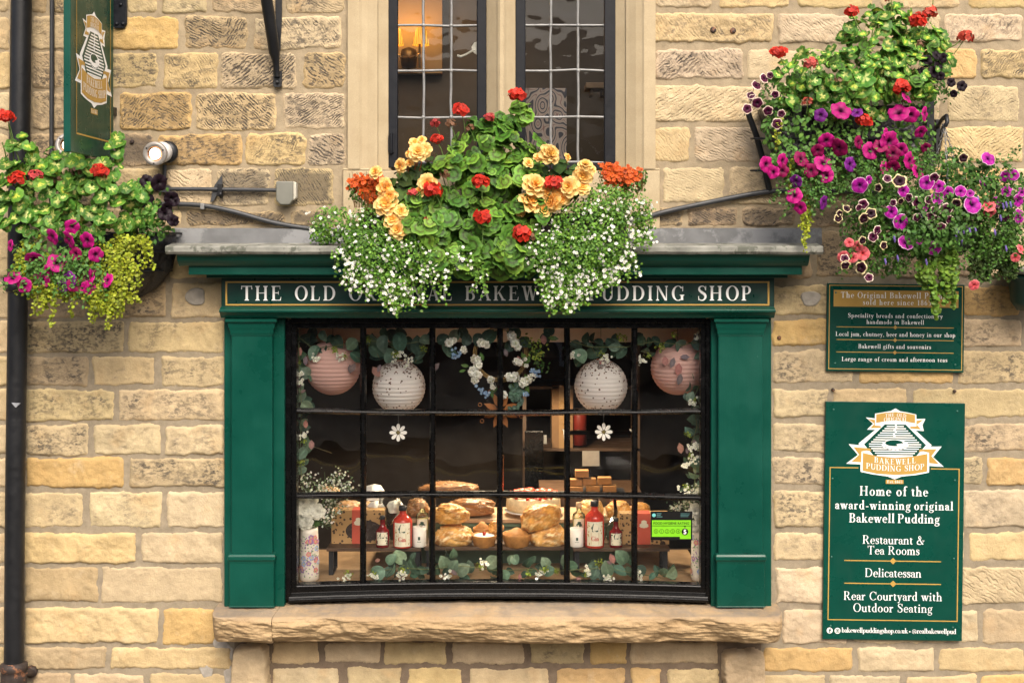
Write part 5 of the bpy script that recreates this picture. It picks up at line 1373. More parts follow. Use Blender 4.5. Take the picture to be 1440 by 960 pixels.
def scatter(mb, T, blobs, n, size, up=.5, fwd=.7, jit=.45, shell=(.55, 1), lo=.7, hi=1.2, twist=.8, front=.35):
    if not isinstance(T, list): T = [T]
    P, d = blob_points(blobs, n, shell, front); N = facing(d, up, fwd, jit); ti = tints(n, lo, hi); sz = rng.uniform(size[0], size[1], n); tw = rng.normal(size=n) * twist; sz = sz * np.where(rng.random(n) < .22, rng.uniform(.55, .8, n), 1.0)
    P[:, 1] = np.minimum(P[:, 1], -.012)
    for k, t in enumerate(T):
        m = np.arange(n) % len(T) == k; mb.inst(t, P[m], N[m], sz[m], ti[m], tw[m])
    return P
def strands(mb, T, starts, n_leaf, size, lo=.7, hi=1.25, stemcol=(.08, .10, .03), jitter=.014, pair=True, sr=.0012):
    """hanging stems with leaves: starts = (path of (x, y, depth))"""
    for path in starts:
        P = np.array([W(*p) for p in path]); seg = np.linalg.norm(np.diff(P, axis=0), axis=1); L = np.concatenate([[0], np.cumsum(seg)])
        n = max(3, int(L[-1] / n_leaf)); s_ = np.linspace(0, L[-1], n)
        Q = np.stack([np.interp(s_, L, P[:, k]) for k in range(3)], 1) + rng.normal(size=(n, 3)) * jitter * .35
        mb.tube([tuple(q) for q in Q[::max(1, n // 14)]] , sr, 5, Col=np.array(stemcol))
        for k in range(2 if pair else 1):
            off = rng.normal(size=(n, 3)) * jitter
            N = unit(np.array([0, -.8, .35]) + rng.normal(size=(n, 3)) * .5)
            mb.inst(T, Q + off, N, rng.uniform(size[0], size[1], n), tints(n, lo, hi), rng.uniform(-2, 2, n))

def sphere_dirs(n):
    i = np.arange(n) + .5; ph = np.arccos(1 - 2 * i / n); th = np.pi * (1 + 5 ** .5) * i
    return np.stack([np.cos(th) * np.sin(ph), np.sin(th) * np.sin(ph), np.cos(ph)], 1)
def umbel(parent, x, y, b, r, col=RED, name='flower_head', stem=30, sparse=1.0, label=None, dx=0):
    c = np.array(W(x, y, b)); rr = r * K(b); n = int(52 * sparse)
    d = sphere_dirs(n); d = d[d[:, 2] > -.55]; d = unit(d + rng.normal(size=d.shape) * .22)
    mb = MB()
    P = c + d * rr * np.array([.80, .72, .66]) * rng.uniform(.66, 1.16, (len(d), 1))
    mb.inst(floret(col, tuple(np.array(col) * .55), 5, .5, .10), P, d + np.array([0, -.25, .1]) + rng.normal(size=d.shape) * .3, rng.uniform(.24, .40, len(d)) * rr, tints(len(d), .55, 1.2, .06), rng.uniform(0, 6, len(d)))
    base = c + np.array([dx * K(b), .02, -stem * K(b)])
    mb.tube([tuple(c - np.array([0, 0, rr * .2])), tuple((c + base) / 2 + np.array([.004, 0, 0])), tuple(base)], .0022, 6, Col=np.array((.12, .2, .05)))
    for q in d[::5]: mb.tube([tuple(c - np.array([0, 0, rr * .15])), tuple(c + q * rr * .75)], .001, 4, Col=np.array((.2, .12, .04)))
    o = part(mb, name, M['petal'], parent)
    if label: o['label'] = label
    return o
def bloom(parent, T, x, y, b, r, name='flower', dirv=None, tint=1.0, stem=True):
    mb = MB(); c = np.array([W(x, y, b)])
    d = np.array([dirv if dirv is not None else (rng.normal() * .38, -1, .12 + rng.normal() * .30)])
    rr = r * K(b)
    mb.inst(T, c, d, rr, np.full((1, 3), tint) * rng.uniform(.85, 1.12), rng.uniform(0, 6, 1))
    if stem: mb.tube([tuple(c[0] - unit(d[0]) * rr * .8), tuple(c[0] - unit(d[0]) * rr * 1.5 + np.array([0, .02, -.03]))], .0018, 5, Col=np.array((.08, .13, .03)))
    return part(mb, name, M['petal'], parent)
def plant(name, label, cat, loc, group=None): return thing(name, label, cat, W(*loc), group)

SM = small_leaf(.42, (.062, .150, .020)); SML = small_leaf(.45, (.115, .235, .028)); RL = round_leaf((.26, .31, .022)); RLG = round_leaf((.12, .22, .025), 9)
PET_LEAF = small_leaf(.34, (.075, .175, .032), fold=.05, bend=.25)

# ---------------------------------------------------------------- the flower trough under the upper window
tr = thing('flower_trough', 'dark wooden flower trough on the lead roof under the upper window, buried in blooms', 'planter', W(690, 343, -.2))
mb = MB(); mb.pbox(505, 880, 300, 343.5, -.30, -.285); mb.pbox(505, 880, 300, 343.5, -.085, -.07); mb.pbox(505, 510, 300, 343.5, -.285, -.085); mb.pbox(875, 880, 300, 343.5, -.285, -.085); mb.pbox(510, 875, 336, 343.5, -.285, -.085)
part(mb, 'box', pm('dark_stained_wood', (0.03, 0.022, 0.016), 0.7, 0.3, 8, 0.3), tr)
mb = MB(); mb.pbox(511, 874, 305, 335, -.28, -.09); part(mb, 'soil', pm('potting_soil', (0.018, 0.013, 0.009), 1.0, 0.4, 40, 0.8, 120), tr)

ger = plant('geranium_plant', 'tall red geranium mounding up in the middle of the flower trough under the upper window', 'geranium', (680, 320, -.2))
mb = MB()
GB = [(690, 225, 60, 55, -.25, .10), (655, 265, 70, 50, -.28, .12), (720, 265, 55, 50, -.28, .12), (650, 325, 85, 50, -.36, .10), (700, 345, 62, 42, -.38, .08), (625, 300, 60, 45, -.32, .1), (690, 185, 34, 26, -.22, .06), (712, 330, 45, 40, -.36, .1)]
scatter(mb, G1, GB, 330, (.030, .064), .35, .8, .5, (.35, 1.12), .6, 1.25)
scatter(mb, G2, GB[:4], 90, (.030, .054), .5, .8, .5, (.8, 1.18), .8, 1.25)
scatter(mb, G2, [(736, 158, 12, 14, -.20, .03), (700, 180, 20, 14, -.22, .04), (742, 238, 26, 14, -.28, .05), (752, 222, 20, 8, -.24, .04)], 26, (.034, .052), .4, .9, .3, (.4, 1.0), .85, 1.2)
for (x, y) in ((741, 378), (700, 372), (655, 372)): scatter(mb, G1, [(x, y, 18, 10, -.40, .03)], 5, (.055, .068), .1, 1.1, .15)
for k in range(40):
    x = rng.uniform(610, 760); y = rng.uniform(200, 320); p = W(x, y, -.22 - rng.random() * .1)
    mb.tube([W(690 + (x - 690) * .4, 325, -.2), W(690 + (x - 690) * .8, (y + 320) / 2, -.22), p], .0025, 5, Col=np.array((.09, .14, .035)))
mb.tube([W(700, 240, -.22), W(715, 195, -.22), W(728, 165, -.21), W(735, 150, -.2)], .004, 6, Col=np.array((.12, .16, .05)))
scatter(mb, G1 + G2, [(600, 318, 40, 34, -.42, .06), (585, 290, 26, 24, -.40, .05), (745, 300, 26, 34, -.41, .05), (640, 362, 36, 18, -.44, .04), (730, 355, 34, 20, -.45, .04)], 120, (.030, .056), .35, .9, .45, (.3, 1.1), .7, 1.2)
part(mb, 'foliage', M['leaf'], ger)
for (x, y, r, st, dx) in ((727, 134, 13.5, 34, 6), (648, 155, 13, 30, 6), (614, 196, 9.5, 26, 10), (609, 267, 14, 26, 12), (675, 255, 13.5, 30, 3), (678, 306, 14.5, 36, 0), (732, 329, 14.5, 26, -22), (778, 258, 14, 26, -10)):
    umbel(ger, x, y, -.47 if y > 240 else -.29, r, RED, stem=st, dx=dx)
for (x, y, r, sp_) in ((612, 173, 8.5, .55), (688, 166, 9.5, .8), (580, 271, 8, .5), (600, 308, 5, .5)):
    o = umbel(ger, x, y, -.46 if y > 240 else -.29, r, (.50, .06, .06), stem=24, sparse=sp_, dx=8, label='small half opened red flower head')
for (x, y, r) in ((634, 174, 9), (661, 180, 7), (626, 245, 8), (744, 333, 9)):
    umbel(ger, x, y, -.45 if y > 240 else -.29, r, (.22, .11, .06), name='faded_head', stem=22, sparse=.5, dx=6, label='dried brown flower head')

def begonia_plant(label, loc, blooms, leaves):
    t = plant('begonia_plant', label, 'begonia', loc, 'peach begonias in the flower trough')
    mb = MB()
    bl = [small_leaf(.5, (.035, .075, .016), fold=.1, bend=.2), small_leaf(.48, (.05, .09, .02), fold=.12, bend=.15)]
    scatter(mb, bl, leaves, 60, (.06, .10), .6, .7, .35, (.3, 1))
    cx, cy = loc[0], loc[1]
    for (x, y, r) in blooms:
        mb.tube([W(cx + (x - cx) * .3, cy - 4, -.26), W(cx + (x - cx) * .75, (y + cy) / 2, -.32), W(x, y, -.35)], .003, 6, Col=np.array((.28, .08, .03)))
    part(mb, 'foliage', M['leaf'], t)
    for i, (x, y, r) in enumerate(blooms):
        if r < 8.5:
            mb = MB(); c = np.array([W(x, y, -.40)]); mb.inst(BEG[i % 4], c, np.array([(rng.normal() * .4, -.8, .5)]), r * 1.1 * K(-.4), np.full((1, 3), 1.05), rng.uniform(0, 6, 1))
            part(mb, 'bud', M['petal'], t)
        else: bloom(t, BEG[i % 4], x, y, -.43 + rng.normal() * .012, r * rng.uniform(1.12, 1.4), 'bloom', stem=False, tint=rng.choice([.9, 1.0, 1.08]), dirv=(rng.normal() * .5, -1, .2 + rng.normal() * .4))
begonia_plant('peach begonia spilling over the left side of the flower trough below the left casement', (555, 300, -.25),
    [(588, 214, 11), (583, 201, 8), (593, 197, 7), (597, 211, 9), (563, 233, 8.5), (575, 216, 6), (576, 229, 6.5), (528, 242, 9), (601, 258, 12), (541, 263, 12), (543, 287, 15), (552, 309, 12.5), (560, 323, 12), (564, 297, 9.5), (548, 275, 9), (590, 270, 9)],
    [(575, 250, 26, 22, -.30, .05), (570, 285, 22, 20, -.33, .05), (590, 235, 16, 16, -.26, .05)])
begonia_plant('peach begonia with big ruffled blooms on the right half of the flower trough', (780, 300, -.25),
    [(743, 229, 8), (757, 221, 7), (773, 217, 13), (752, 260, 14), (800, 263, 14), (745, 284, 15), (776, 281, 13), (763, 296, 11), (731, 297, 8.4), (790, 278, 10), (820, 247, 12), (819, 264, 9.5), (823, 232, 9), (798, 221, 6), (770, 270, 11), (832, 238, 7)],
    [(785, 240, 26, 16, -.32, .05), (795, 252, 26, 18, -.33, .05), (760, 275, 22, 16, -.32, .05)])

def bacopa(label, loc, blobs, hangs, ntop):
    t = plant('bacopa_plant', label, 'trailing plant', loc, 'white trailing plants in the flower trough')
    mb = MB()
    area = sum(b[2] * b[3] for b in blobs)
    scatter(mb, [SM, SML], blobs, int(area * .78), (.010, .020), .4, .7, .6, (.35, 1.0), .65, 1.35)
    paths = []
    for h_ in hangs:
        x, y0, y1 = h_[:3]
        for k in range(h_[3] if len(h_) > 3 else 9):
            xx = x + rng.normal() * 10; yy = y1 - abs(rng.normal()) * 20 + 4
            paths.append([(xx, y0, -.40), (xx + rng.normal() * 5, (y0 + yy) / 2, -.455), (xx + rng.normal() * 7, yy, -.45)])
    strands(mb, SML, paths, .0075, (.013, .021), .6, 1.2, jitter=.011)
    part(mb, 'foliage', M['leaf'], t)
    fb = MB()
    n = int(area * .030); P, d = blob_points(blobs, n, (.80, 1.14), .5); cl_ = P[rng.integers(0, n, n)]; P = P + np.where(rng.random((n, 1)) < .45, (P[rng.permutation(n)] - P) * 0 + rng.normal(size=(n, 3)) * .012, 0); N = facing(d, .35, .9, .4)
    wf = floret((.78, .77, .74), (.5, .5, .2), 5, .46, .05)
    fb.inst(wf, P, N, rng.uniform(.0058, .0102, n), tints(n, .75, 1.05, .02), rng.uniform(0, 6, n))
    for p in paths:
        A = np.array([W(*q) for q in p]); m_ = rng.integers(2, 7); tt = rng.random(m_) ** .7
        Q = np.where(tt[:, None] < .5, A[0] + (A[1] - A[0]) * tt[:, None] * 2, A[1] + (A[2] - A[1]) * (tt[:, None] - .5) * 2) + rng.normal(size=(m_, 3)) * .008 + np.array([0, -.014, 0])
        fb.inst(wf, Q, np.tile([0, -1, .3], (m_, 1)) + rng.normal(size=(m_, 3)) * .3, rng.uniform(.0062, .0102, m_), None, rng.uniform(0, 6, m_))
    o = part(fb, 'blossom', M['petal'], t); o['kind'] = 'stuff'
bacopa('white flowered trailing plant hanging over the fascia from the left half of the flower trough', (530, 320, -.3),
    [(470, 315, 34, 28, -.30, .08), (452, 330, 18, 14, -.30, .06), (520, 325, 40, 34, -.38, .08), (528, 360, 46, 32, -.43, .06), (572, 360, 38, 24, -.43, .06), (615, 362, 30, 12, -.43, .05), (505, 345, 25, 28, -.42, .06), (535, 386, 24, 12, -.44, .04)],
    [(505, 370, 405), (525, 380, 420), (545, 385, 436), (562, 385, 433), (590, 370, 404, 4), (625, 365, 422, 3), (610, 365, 405, 4), (648, 345, 384, 5), (490, 350, 380), (662, 350, 400, 2), (675, 365, 410, 2)], 0)
bacopa('white flowered trailing plant hanging over the fascia from the right half of the flower trough', (840, 320, -.3),
    [(880, 292, 38, 26, -.30, .08), (850, 285, 40, 26, -.34, .08), (830, 320, 58, 40, -.40, .08), (800, 360, 52, 40, -.44, .06), (845, 350, 42, 34, -.44, .06), (770, 350, 34, 26, -.43, .05), (905, 310, 16, 18, -.30, .05), (803, 388, 32, 16, -.44, .04)],
    [(750, 355, 392, 4), (770, 380, 424, 7), (790, 390, 437), (806, 390, 434), (820, 385, 425), (845, 380, 412), (860, 375, 400), (885, 355, 388), (740, 350, 380), (780, 385, 420), (905, 330, 345)], 0)

def diascia(label, loc, blob):
    t = plant('diascia_plant', label, 'bedding plant', loc, 'orange flowered plants in the flower trough')
    mb = MB(); scatter(mb, SM, [(b_[0], b_[1] + 8, b_[2] * .9, b_[3], b_[4] + .02, b_[5]) for b_ in blob], 380, (.012, .022), .4, .6, .6)
    for k in range(46):
        b_ = blob[k % len(blob)]; x = b_[0] + rng.uniform(-1, 1) * b_[2]; y = b_[1] + rng.uniform(-1, .6) * b_[3]
        mb.tube([W(b_[0] + (x - b_[0]) * .5, b_[1] + b_[3] + 14, b_[4]), W(x, y, b_[4] - .02)], .0011, 4, Col=np.array((.16, .09, .03)))
    part(mb, 'foliage', M['leaf'], t)
    fb = MB(); n = 330; P, d = blob_points(blob, n, (.25, 1.25), .45)
    cl = P[rng.integers(0, 90, n)] * .62 + P * .38 + rng.normal(size=(n, 3)) * .006
    fb.inst(floret((.62, .115, .018), (.35, .03, .01), 5, .5, .2), cl, facing(d, .3, .9, .5), rng.uniform(.008, .0135, n), tints(n, .6, 1.25, .1), rng.uniform(0, 6, n))
    o = part(fb, 'blossom', M['petal'], t); o['kind'] = 'stuff'
diascia('orange flowered bedding plant at the far left end of the flower trough', (512, 300, -.3), [(508, 258, 22, 20, -.33, .06), (527, 262, 14, 22, -.34, .05), (520, 280, 12, 10, -.37, .03)])
diascia('orange flowered bedding plant at the far right end of the flower trough', (875, 290, -.3), [(862, 250, 26, 14, -.32, .05), (888, 250, 20, 15, -.32, .05), (855, 235, 16, 8, -.30, .03), (902, 243, 8, 12, -.30, .03)])

# ---------------------------------------------------------------- left wall basket
bk = thing('wall_basket', 'black lined half-round wall basket full of flowers beside the downpipe', 'basket', W(150, 340, -.2))
mb = MB()
prof = [(0.0, -.34), (.10, -.335), (.19, -.28), (.26, -.18), (.295, -.06), (.30, .0), (.285, .0)]
cx, cz = W(162, 328, -.1)[0], W(162, 328, -.1)[2]
n = 40; v = []; N = len(prof)
for r, h in prof:
    for j in range(n):
        q = math.pi + math.pi * j / (n - 1)
        rr = r * (1 + .05 * math.sin(9 * q + h * 14) + .03 * math.sin(17 * q)) 
        v.append((cx + rr * math.cos(q) * 1.12, -.012 + rr * math.sin(q) * 1.05, cz + h * 1.02 + .008 * math.sin(11 * q + r * 9)))
f = [(i * n + j, (i + 1) * n + j, (i + 1) * n + j + 1, i * n + j + 1) for i in range(N - 1) for j in range(n - 1)]
mb.add(v, f, 0, True)
part(mb, 'liner', M['liner'], bk)
mb = MB()
for h, r in ((.0, .305), (-.1, .287), (-.2, .25)):
    mb.tube([(cx + r * 1.12 * math.cos(q), -.012 + r * 1.06 * math.sin(q), cz + h) for q in np.linspace(math.pi, 2 * math.pi, 24)], .005, 8)
part(mb, 'hoop', M['iron'], bk)
mb = MB(); mb.add([(cx + .3 * 1.1 * math.cos(q), -.012 + .3 * math.sin(q), cz - .02) for q in np.linspace(math.pi, 2 * math.pi, 20)], [tuple(range(20))]); part(mb, 'soil', M['iron'], bk)

g = plant('geranium_plant', 'red geranium with cream-centred leaves in the left wall basket beside the downpipe', 'geranium', (110, 320, -.3))
mb = MB()
LB = [(60, 270, 60, 30, -.42, .12), (120, 275, 60, 32, -.40, .12), (25, 225, 26, 24, -.40, .08), (90, 240, 50, 26, -.38, .1), (30, 300, 38, 36, -.42, .1), (180, 290, 46, 34, -.32, .12), (110, 310, 60, 24, -.46, .08), (205, 300, 30, 26, -.28, .1), (12, 250, 20, 40, -.42, .08), (150, 245, 22, 22, -.36, .08), (165, 205, 7, 34, -.30, .05), (195, 270, 22, 14, -.3, .08)]
scatter(mb, V1, LB, 400, (.024, .050), .45, .8, .5, (.4, 1.12), .55, 1.25)
scatter(mb, V2, [LB[3], LB[0], LB[9], LB[10], (35, 212, 16, 20, -.4, .06), (200, 268, 24, 12, -.34, .06), (85, 238, 40, 10, -.44, .05)], 70, (.024, .044), .6, .7, .4, (.9, 1.1), .8, 1.15)
for (x0, y0, x1, y1) in ((20, 235, 12, 175), (28, 240, 20, 205), (50, 265, 40, 215), (60, 285, 70, 250), (145, 275, 140, 250), (8, 230, 3, 200), (50, 200, 40, 240)): mb.tube([W(x0, y0, -.4), W((x0 + x1) / 2 + 2, (y0 + y1) / 2, -.44), W(x1, y1, -.45)], .003, 6, Col=np.array((.13, .2, .05)))
part(mb, 'foliage', M['leaf'], g)
for (x, y, r, st, dx) in ((9, 164, 13, 34, 8), (24, 251, 13.5, 26, 20), (141, 241, 13.5, 24, -8)): umbel(g, x, y, -.5, r, RED, stem=st, dx=dx)
umbel(g, 49, 247, -.5, 11, (.55, .06, .07), stem=24, sparse=.6, label='paler pinkish red flower head')
for (x, y, r) in ((107, 240, 9), (83, 252, 10)): umbel(g, x, y, -.46, r, (.18, .10, .06), name='faded_head', stem=20, sparse=.5, label='dried brown flower head')

MAG = petunia((.02, .0, .012), (.10, .002, .045), (.44, .006, .17), (.50, .014, .22), .15)
MAGD = petunia((.05, .0, .03), (.09, .002, .03), (.24, .003, .07), (.27, .006, .08), .15)
VIO = petunia((.04, .0, .04), (.07, .003, .08), (.16, .012, .20), (.22, .02, .25), .15)
BLK = petunia((.004, .002, .004), (.006, .002, .005), (.010, .003, .008), (.012, .004, .010), .12)
PIC = petunia((.01, .0, .005), (.03, .002, .015), (.075, .004, .035), (.72, .58, .48), .20, .80)
PICB = petunia((.008, .0, .004), (.012, .002, .006), (.03, .003, .012), (.70, .60, .32), .26, .76)
BRT = petunia((.03, .0, .05), (.16, .002, .14), (.40, .008, .30), (.66, .42, .56), .07, .91)
COR = petunia((.35, .02, .03), (.55, .05, .06), (.66, .11, .13), (.72, .2, .2), .06)

p = plant('petunia_plant', 'magenta petunia spilling from the left wall basket beside the downpipe', 'petunia', (90, 350, -.35))
mb = MB(); PB = [(80, 350, 60, 26, -.46, .06), (60, 380, 44, 24, -.50, .05), (110, 375, 50, 28, -.50, .05), (70, 330, 40, 12, -.46, .05), (40, 365, 25, 30, -.46, .05), (125, 330, 30, 16, -.46, .05)]
scatter(mb, PET_LEAF, PB, 420, (.022, .042), .4, .8, .5, (.4, 1.0), .7, 1.3)
part(mb, 'foliage', M['leaf'], p)
for (x, y, r, T) in ((73, 333, 11, MAG), (101, 319, 10, MAG), (96, 337, 12, MAG), (122, 338, 11, MAG), (135, 358, 10, MAG), (48, 364, 12, MAG), (80, 369, 13, MAG), (106, 357, 9, MAGD), (18, 390, 11, MAG), (34, 401, 10, MAG), (58, 394, 11, MAG), (96, 394, 12, VIO), (88, 402, 9, VIO), (105, 400, 10, MAGD), (122, 390, 13, MAG), (150, 394, 10, MAG), (14, 345, 8, MAG), (124, 405, 10, MAG), (134, 388, 8, MAGD), (72, 378, 9, MAG)):
    bloom(p, T, x, y, -.54, r * 1.15, dirv=(rng.normal() * .55, -.9, rng.normal() * .45))
p = plant('petunia_plant', 'near-black petunia at the right end of the left wall basket', 'petunia', (225, 310, -.2))
mb = MB(); scatter(mb, PET_LEAF, [(222, 310, 24, 26, -.26, .07), (205, 325, 30, 18, -.30, .06), (232, 285, 10, 22, -.25, .05)], 190, (.02, .036), .4, .8, .5, (.4, 1.0), .55, 1.0); part(mb, 'foliage', M['leaf'], p)
for (x, y, r) in ((205, 254, 9), (224, 257, 12), (241, 279, 10), (246, 283, 7), (243, 309, 9), (206, 281, 11), (232, 300, 10), (235, 292, 9), (135, 307, 9), (200, 275, 9), (247, 312, 6)):
    bloom(p, BLK, x, y, -.36, r * 1.1, dirv=(rng.normal() * .5 + .3, -.9, rng.normal() * .4))
def jenny(label, loc, blobs, paths, leaf=RL, dens=.48, sz=(.0052, .0095)):
    t = plant('creeping_jenny', label, 'trailing plant', loc, 'yellow-green trailing creepers in the baskets')
    mb = MB()
    if blobs:
        area = sum(b_[2] * b_[3] for b_ in blobs); scatter(mb, leaf, blobs, int(area * dens), sz, .4, .8, .6, (.15, 1.0), .4, 1.3)
    strands(mb, leaf, paths, .0075, sz, .5, 1.25, (.25, .26, .05), jitter=.008)
    part(mb, 'foliage', M['leaf'], t)
pth = []
for k in range(34):
    x = rng.uniform(45, 205); y0 = rng.uniform(355, 395); y1 = np.interp(x, [40, 60, 100, 150, 180, 205, 225], [410, 440, 420, 458, 430, 400, 370]) - abs(rng.normal()) * 14
    pth.append([(x, y0, -.50), (x + rng.normal() * 5, (y0 + y1) / 2, -.52), (x + rng.normal() * 9, y1, -.49)])
for (x, y) in ((152, 462), (130, 455), (72, 458), (58, 440), (48, 438), (165, 448), (100, 445)): pth.append([(x + 10, 395, -.5), (x + 4, 425, -.53), (x, y, -.5)])
for k in range(10): pth.append([(rng.uniform(30, 60), rng.uniform(330, 360), -.46), (rng.uniform(22, 40), rng.uniform(360, 390), -.5), (rng.uniform(18, 45), rng.uniform(380, 420), -.47)])
for k in range(8): x = rng.uniform(176, 215); pth.append([(x - 10, 330, -.34), (x, 345, -.38), (x + rng.normal() * 5, rng.uniform(355, 385), -.36)])
jenny('yellow-green creeper trailing below the left wall basket', (120, 400, -.4), [(150, 365, 34, 28, -.46, .06), (130, 405, 46, 22, -.50, .04), (80, 405, 40, 16, -.5, .04), (172, 342, 22, 14, -.40, .05), (148, 425, 24, 16, -.5, .03)], pth)

p = [o for o in bpy.data.objects if o.name.startswith('petunia_plant') and 'spilling from the left' in o.get('label', '')][0]
mb = MB(); pt = []
for k in range(26):
    x = rng.uniform(20, 140); y = rng.uniform(345, 385); pt.append([(x, y, -.5), (x + rng.normal() * 9 - 4, y + 18, -.55), (x + rng.normal() * 14 - 6, y + rng.uniform(30, 48), -.53)])
strands(mb, PET_LEAF, pt, .012, (.014, .026), .6, 1.25, (.1, .16, .04), jitter=.013)
part(mb, 'trailing_stems', M['leaf'], p)
# ---------------------------------------------------------------- right: hay-rack planter high on the wall
hr = thing('hayrack_planter', 'black iron hay-rack planter high on the right of the wall, hidden under geraniums and petunias', 'planter', W(1180, 180, -.15))
mb = MB(); mb.tube([W(1049, 148, -.10), W(1054, 165, -.10), (W(1064, 192, -.09)), W(1072, 222, -.07), W(1078, 250, -.05), W(1083, 272, -.03)], 4.2 * K(), 10); 
part(mb, 'end_bar', M['iron'], hr)
mb = MB(); mb.pbox(1303, 1314, 130, 250, -.05, -.03); part(mb, 'end_bar', M['iron'], hr, bevel=.002)
mb = MB()
for y, b_ in ((150, -.30), (195, -.24), (240, -.12)): mb.tube([W(1056, y, -.06), W(1062, y, b_), W(1300, y, b_), W(1306, y, -.04)], .006, 8)
part(mb, 'rail', M['iron'], hr)
mb = MB(); mb.pprism([(1075, 150), (1300, 150), (1290, 225), (1100, 225)], -.22, -.02); part(mb, 'liner', M['liner'], hr)

g = plant('geranium_plant', 'large red geranium with yellow-splashed leaves topping the hay-rack planter on the right', 'geranium', (1200, 150, -.2))
mb = MB()
RB = [(1230, 60, 50, 44, -.26, .10), (1290, 80, 46, 44, -.22, .10), (1150, 105, 56, 34, -.30, .10), (1200, 110, 60, 40, -.34, .10), (1260, 110, 50, 34, -.32, .10), (1110, 115, 34, 32, -.28, .08), (1250, 25, 32, 20, -.22, .08), (1295, 60, 36, 24, -.22, .08), (1200, 145, 70, 26, -.34, .08), (1120, 150, 34, 22, -.28, .07), (1300, 120, 26, 26, -.24, .07)]
scatter(mb, V1 + G1[:1], RB, 470, (.021, .042), .5, .8, .5, (.35, 1.12), .55, 1.25)
scatter(mb, V2 + V1[:1], RB[:8], 210, (.02, .036), .7, .7, .45, (.9, 1.12), .85, 1.25)
scatter(mb, [V1[0]], [(1222, 110, 6, 5, -.44, .01)], 1, (.062, .066), .3, 1.0, .3, lo=.95, hi=1.1); scatter(mb, [V1[1]], [(1212, 130, 8, 5, -.43, .01)], 2, (.048, .054), .2, 1.1, .4)
for (x0, y0, x1, y1) in ((1225, 75, 1198, 22), (1250, 30, 1252, -10), (1218, 70, 1236, 20), (1305, 30, 1312, 0), (1330, 70, 1352, 56), (1215, 75, 1228, 40), (1110, 105, 1098, 84)): mb.tube([W(x0, y0, -.3), W((x0 + x1) / 2 + 3, (y0 + y1) / 2, -.34), W(x1, y1, -.34)], .003, 6, Col=np.array((.14, .2, .05)))
part(mb, 'foliage', M['leaf'], g)
for (x, y, r, dx) in ((1095, 74, 12.5, 10), (1197, 17, 11, 10), (1214, 170, 12.5, 0), (1291, 29, 14, -8), (1307, 18, 11, -8), (1357, 52, 12.5, -14), (1267, 123, 13.5, 4)): umbel(g, x, y, -.44 if y > 100 else -.34, r, RED2 if x in (1307, 1357) else RED, stem=24, dx=dx)
umbel(g, 1140, 90, -.46, 13, (.58, .10, .08), stem=20, sparse=.5, label='loose paler red flower head'); umbel(g, 1135, 143, -.42, 8, (.42, .08, .05), stem=16, sparse=.4, label='fading dull red flower head'); umbel(g, 1250, -4, -.3, 10, RED, stem=20)
for (x, y) in ((1180, 113), (1294, 62)): umbel(g, x, y, -.44, 7, (.25, .14, .08), name='faded_head', stem=14, sparse=.4, label='dried brown flower head')

p = plant('petunia_plant', 'magenta petunia cascading from the hay-rack planter on the right', 'petunia', (1190, 220, -.25))
mb = MB(); PB = [(1120, 225, 40, 26, -.36, .06), (1170, 215, 50, 36, -.38, .06), (1230, 205, 50, 36, -.38, .06), (1285, 190, 34, 38, -.34, .06), (1135, 265, 34, 32, -.36, .05), (1160, 250, 40, 24, -.36, .05), (1225, 240, 50, 20, -.36, .05), (1095, 185, 26, 30, -.28, .05), (1150, 175, 50, 24, -.36, .05)]
scatter(mb, [PET_LEAF, small_leaf(.4, (.09, .19, .035))], PB, 1300, (.02, .038), .4, .8, .5, (.4, 1.0), .65, 1.3)
part(mb, 'foliage', M['leaf'], p)
for (x, y, r, T) in ((1183, 155, 14, MAG), (1162, 198, 11, MAG), (1179, 208, 13, MAGD), (1208, 200, 9, MAGD), (1224, 212, 12, MAG), (1078, 231, 11, MAG), (1087, 242, 9, MAG), (1101, 226, 10, MAG), (1127, 223, 11, MAGD), (1158, 229, 13, MAG), (1162, 247, 10, MAG), (1117, 275, 11, MAG), (1119, 255, 9, VIO), (1125, 292, 9, MAG), (1159, 285, 10, VIO), (1196, 231, 10, VIO), (1154, 162, 9, VIO), (1264, 158, 14, MAG), (1281, 162, 11, MAG), (1301, 160, 10, MAG), (1295, 186, 9, MAG), (1275, 137, 9, MAG), (1251, 199, 14, MAG), (1256, 216, 10, MAGD), (1280, 226, 12, MAG), (1291, 241, 10, MAG), (1256, 234, 9, MAGD), (1302, 208, 7, MAGD), (1238, 205, 10, MAGD), (1247, 188, 8, MAG), (1100, 240, 9, MAGD), (1140, 240, 10, MAGD), (1205, 158, 8, VIO), (1150, 212, 9, MAGD), (1267, 210, 9, MAG), (1244, 236, 9, MAG)):
    bloom(p, T, x, y, -.45, r * 1.12, dirv=(rng.normal() * .5, -.9, rng.normal() * .42))
mb = MB(); pt = []
for k in range(44):
    x = rng.uniform(1085, 1310); y = rng.uniform(195, 245); pt.append([(x, y, -.40), (x + rng.normal() * 8, y + 22, -.44), (x + rng.normal() * 15, y + rng.uniform(34, 66) * (1.0 if x < 1190 else .55), -.42)])
strands(mb, PET_LEAF, pt, .011, (.013, .026), .55, 1.25, (.1, .16, .04), jitter=.013)
part(mb, 'trailing_stems', M['leaf'], p)
def dark_pet(label, loc, blobs, lst, T, nl, b_):
    p = plant('petunia_plant', label, 'petunia', loc)
    mb = MB(); scatter(mb, PET_LEAF, blobs, nl, (.014, .028), .4, .7, .6, (.3, 1.0), .5, 1.1); part(mb, 'foliage', M['leaf'], p)
    for (x, y, r) in lst: bloom(p, T if not isinstance(T, list) else T[int(x) % len(T)], x, y, b_, r * 1.15, dirv=(rng.normal() * .4, -.95, rng.normal() * .35))
    return p
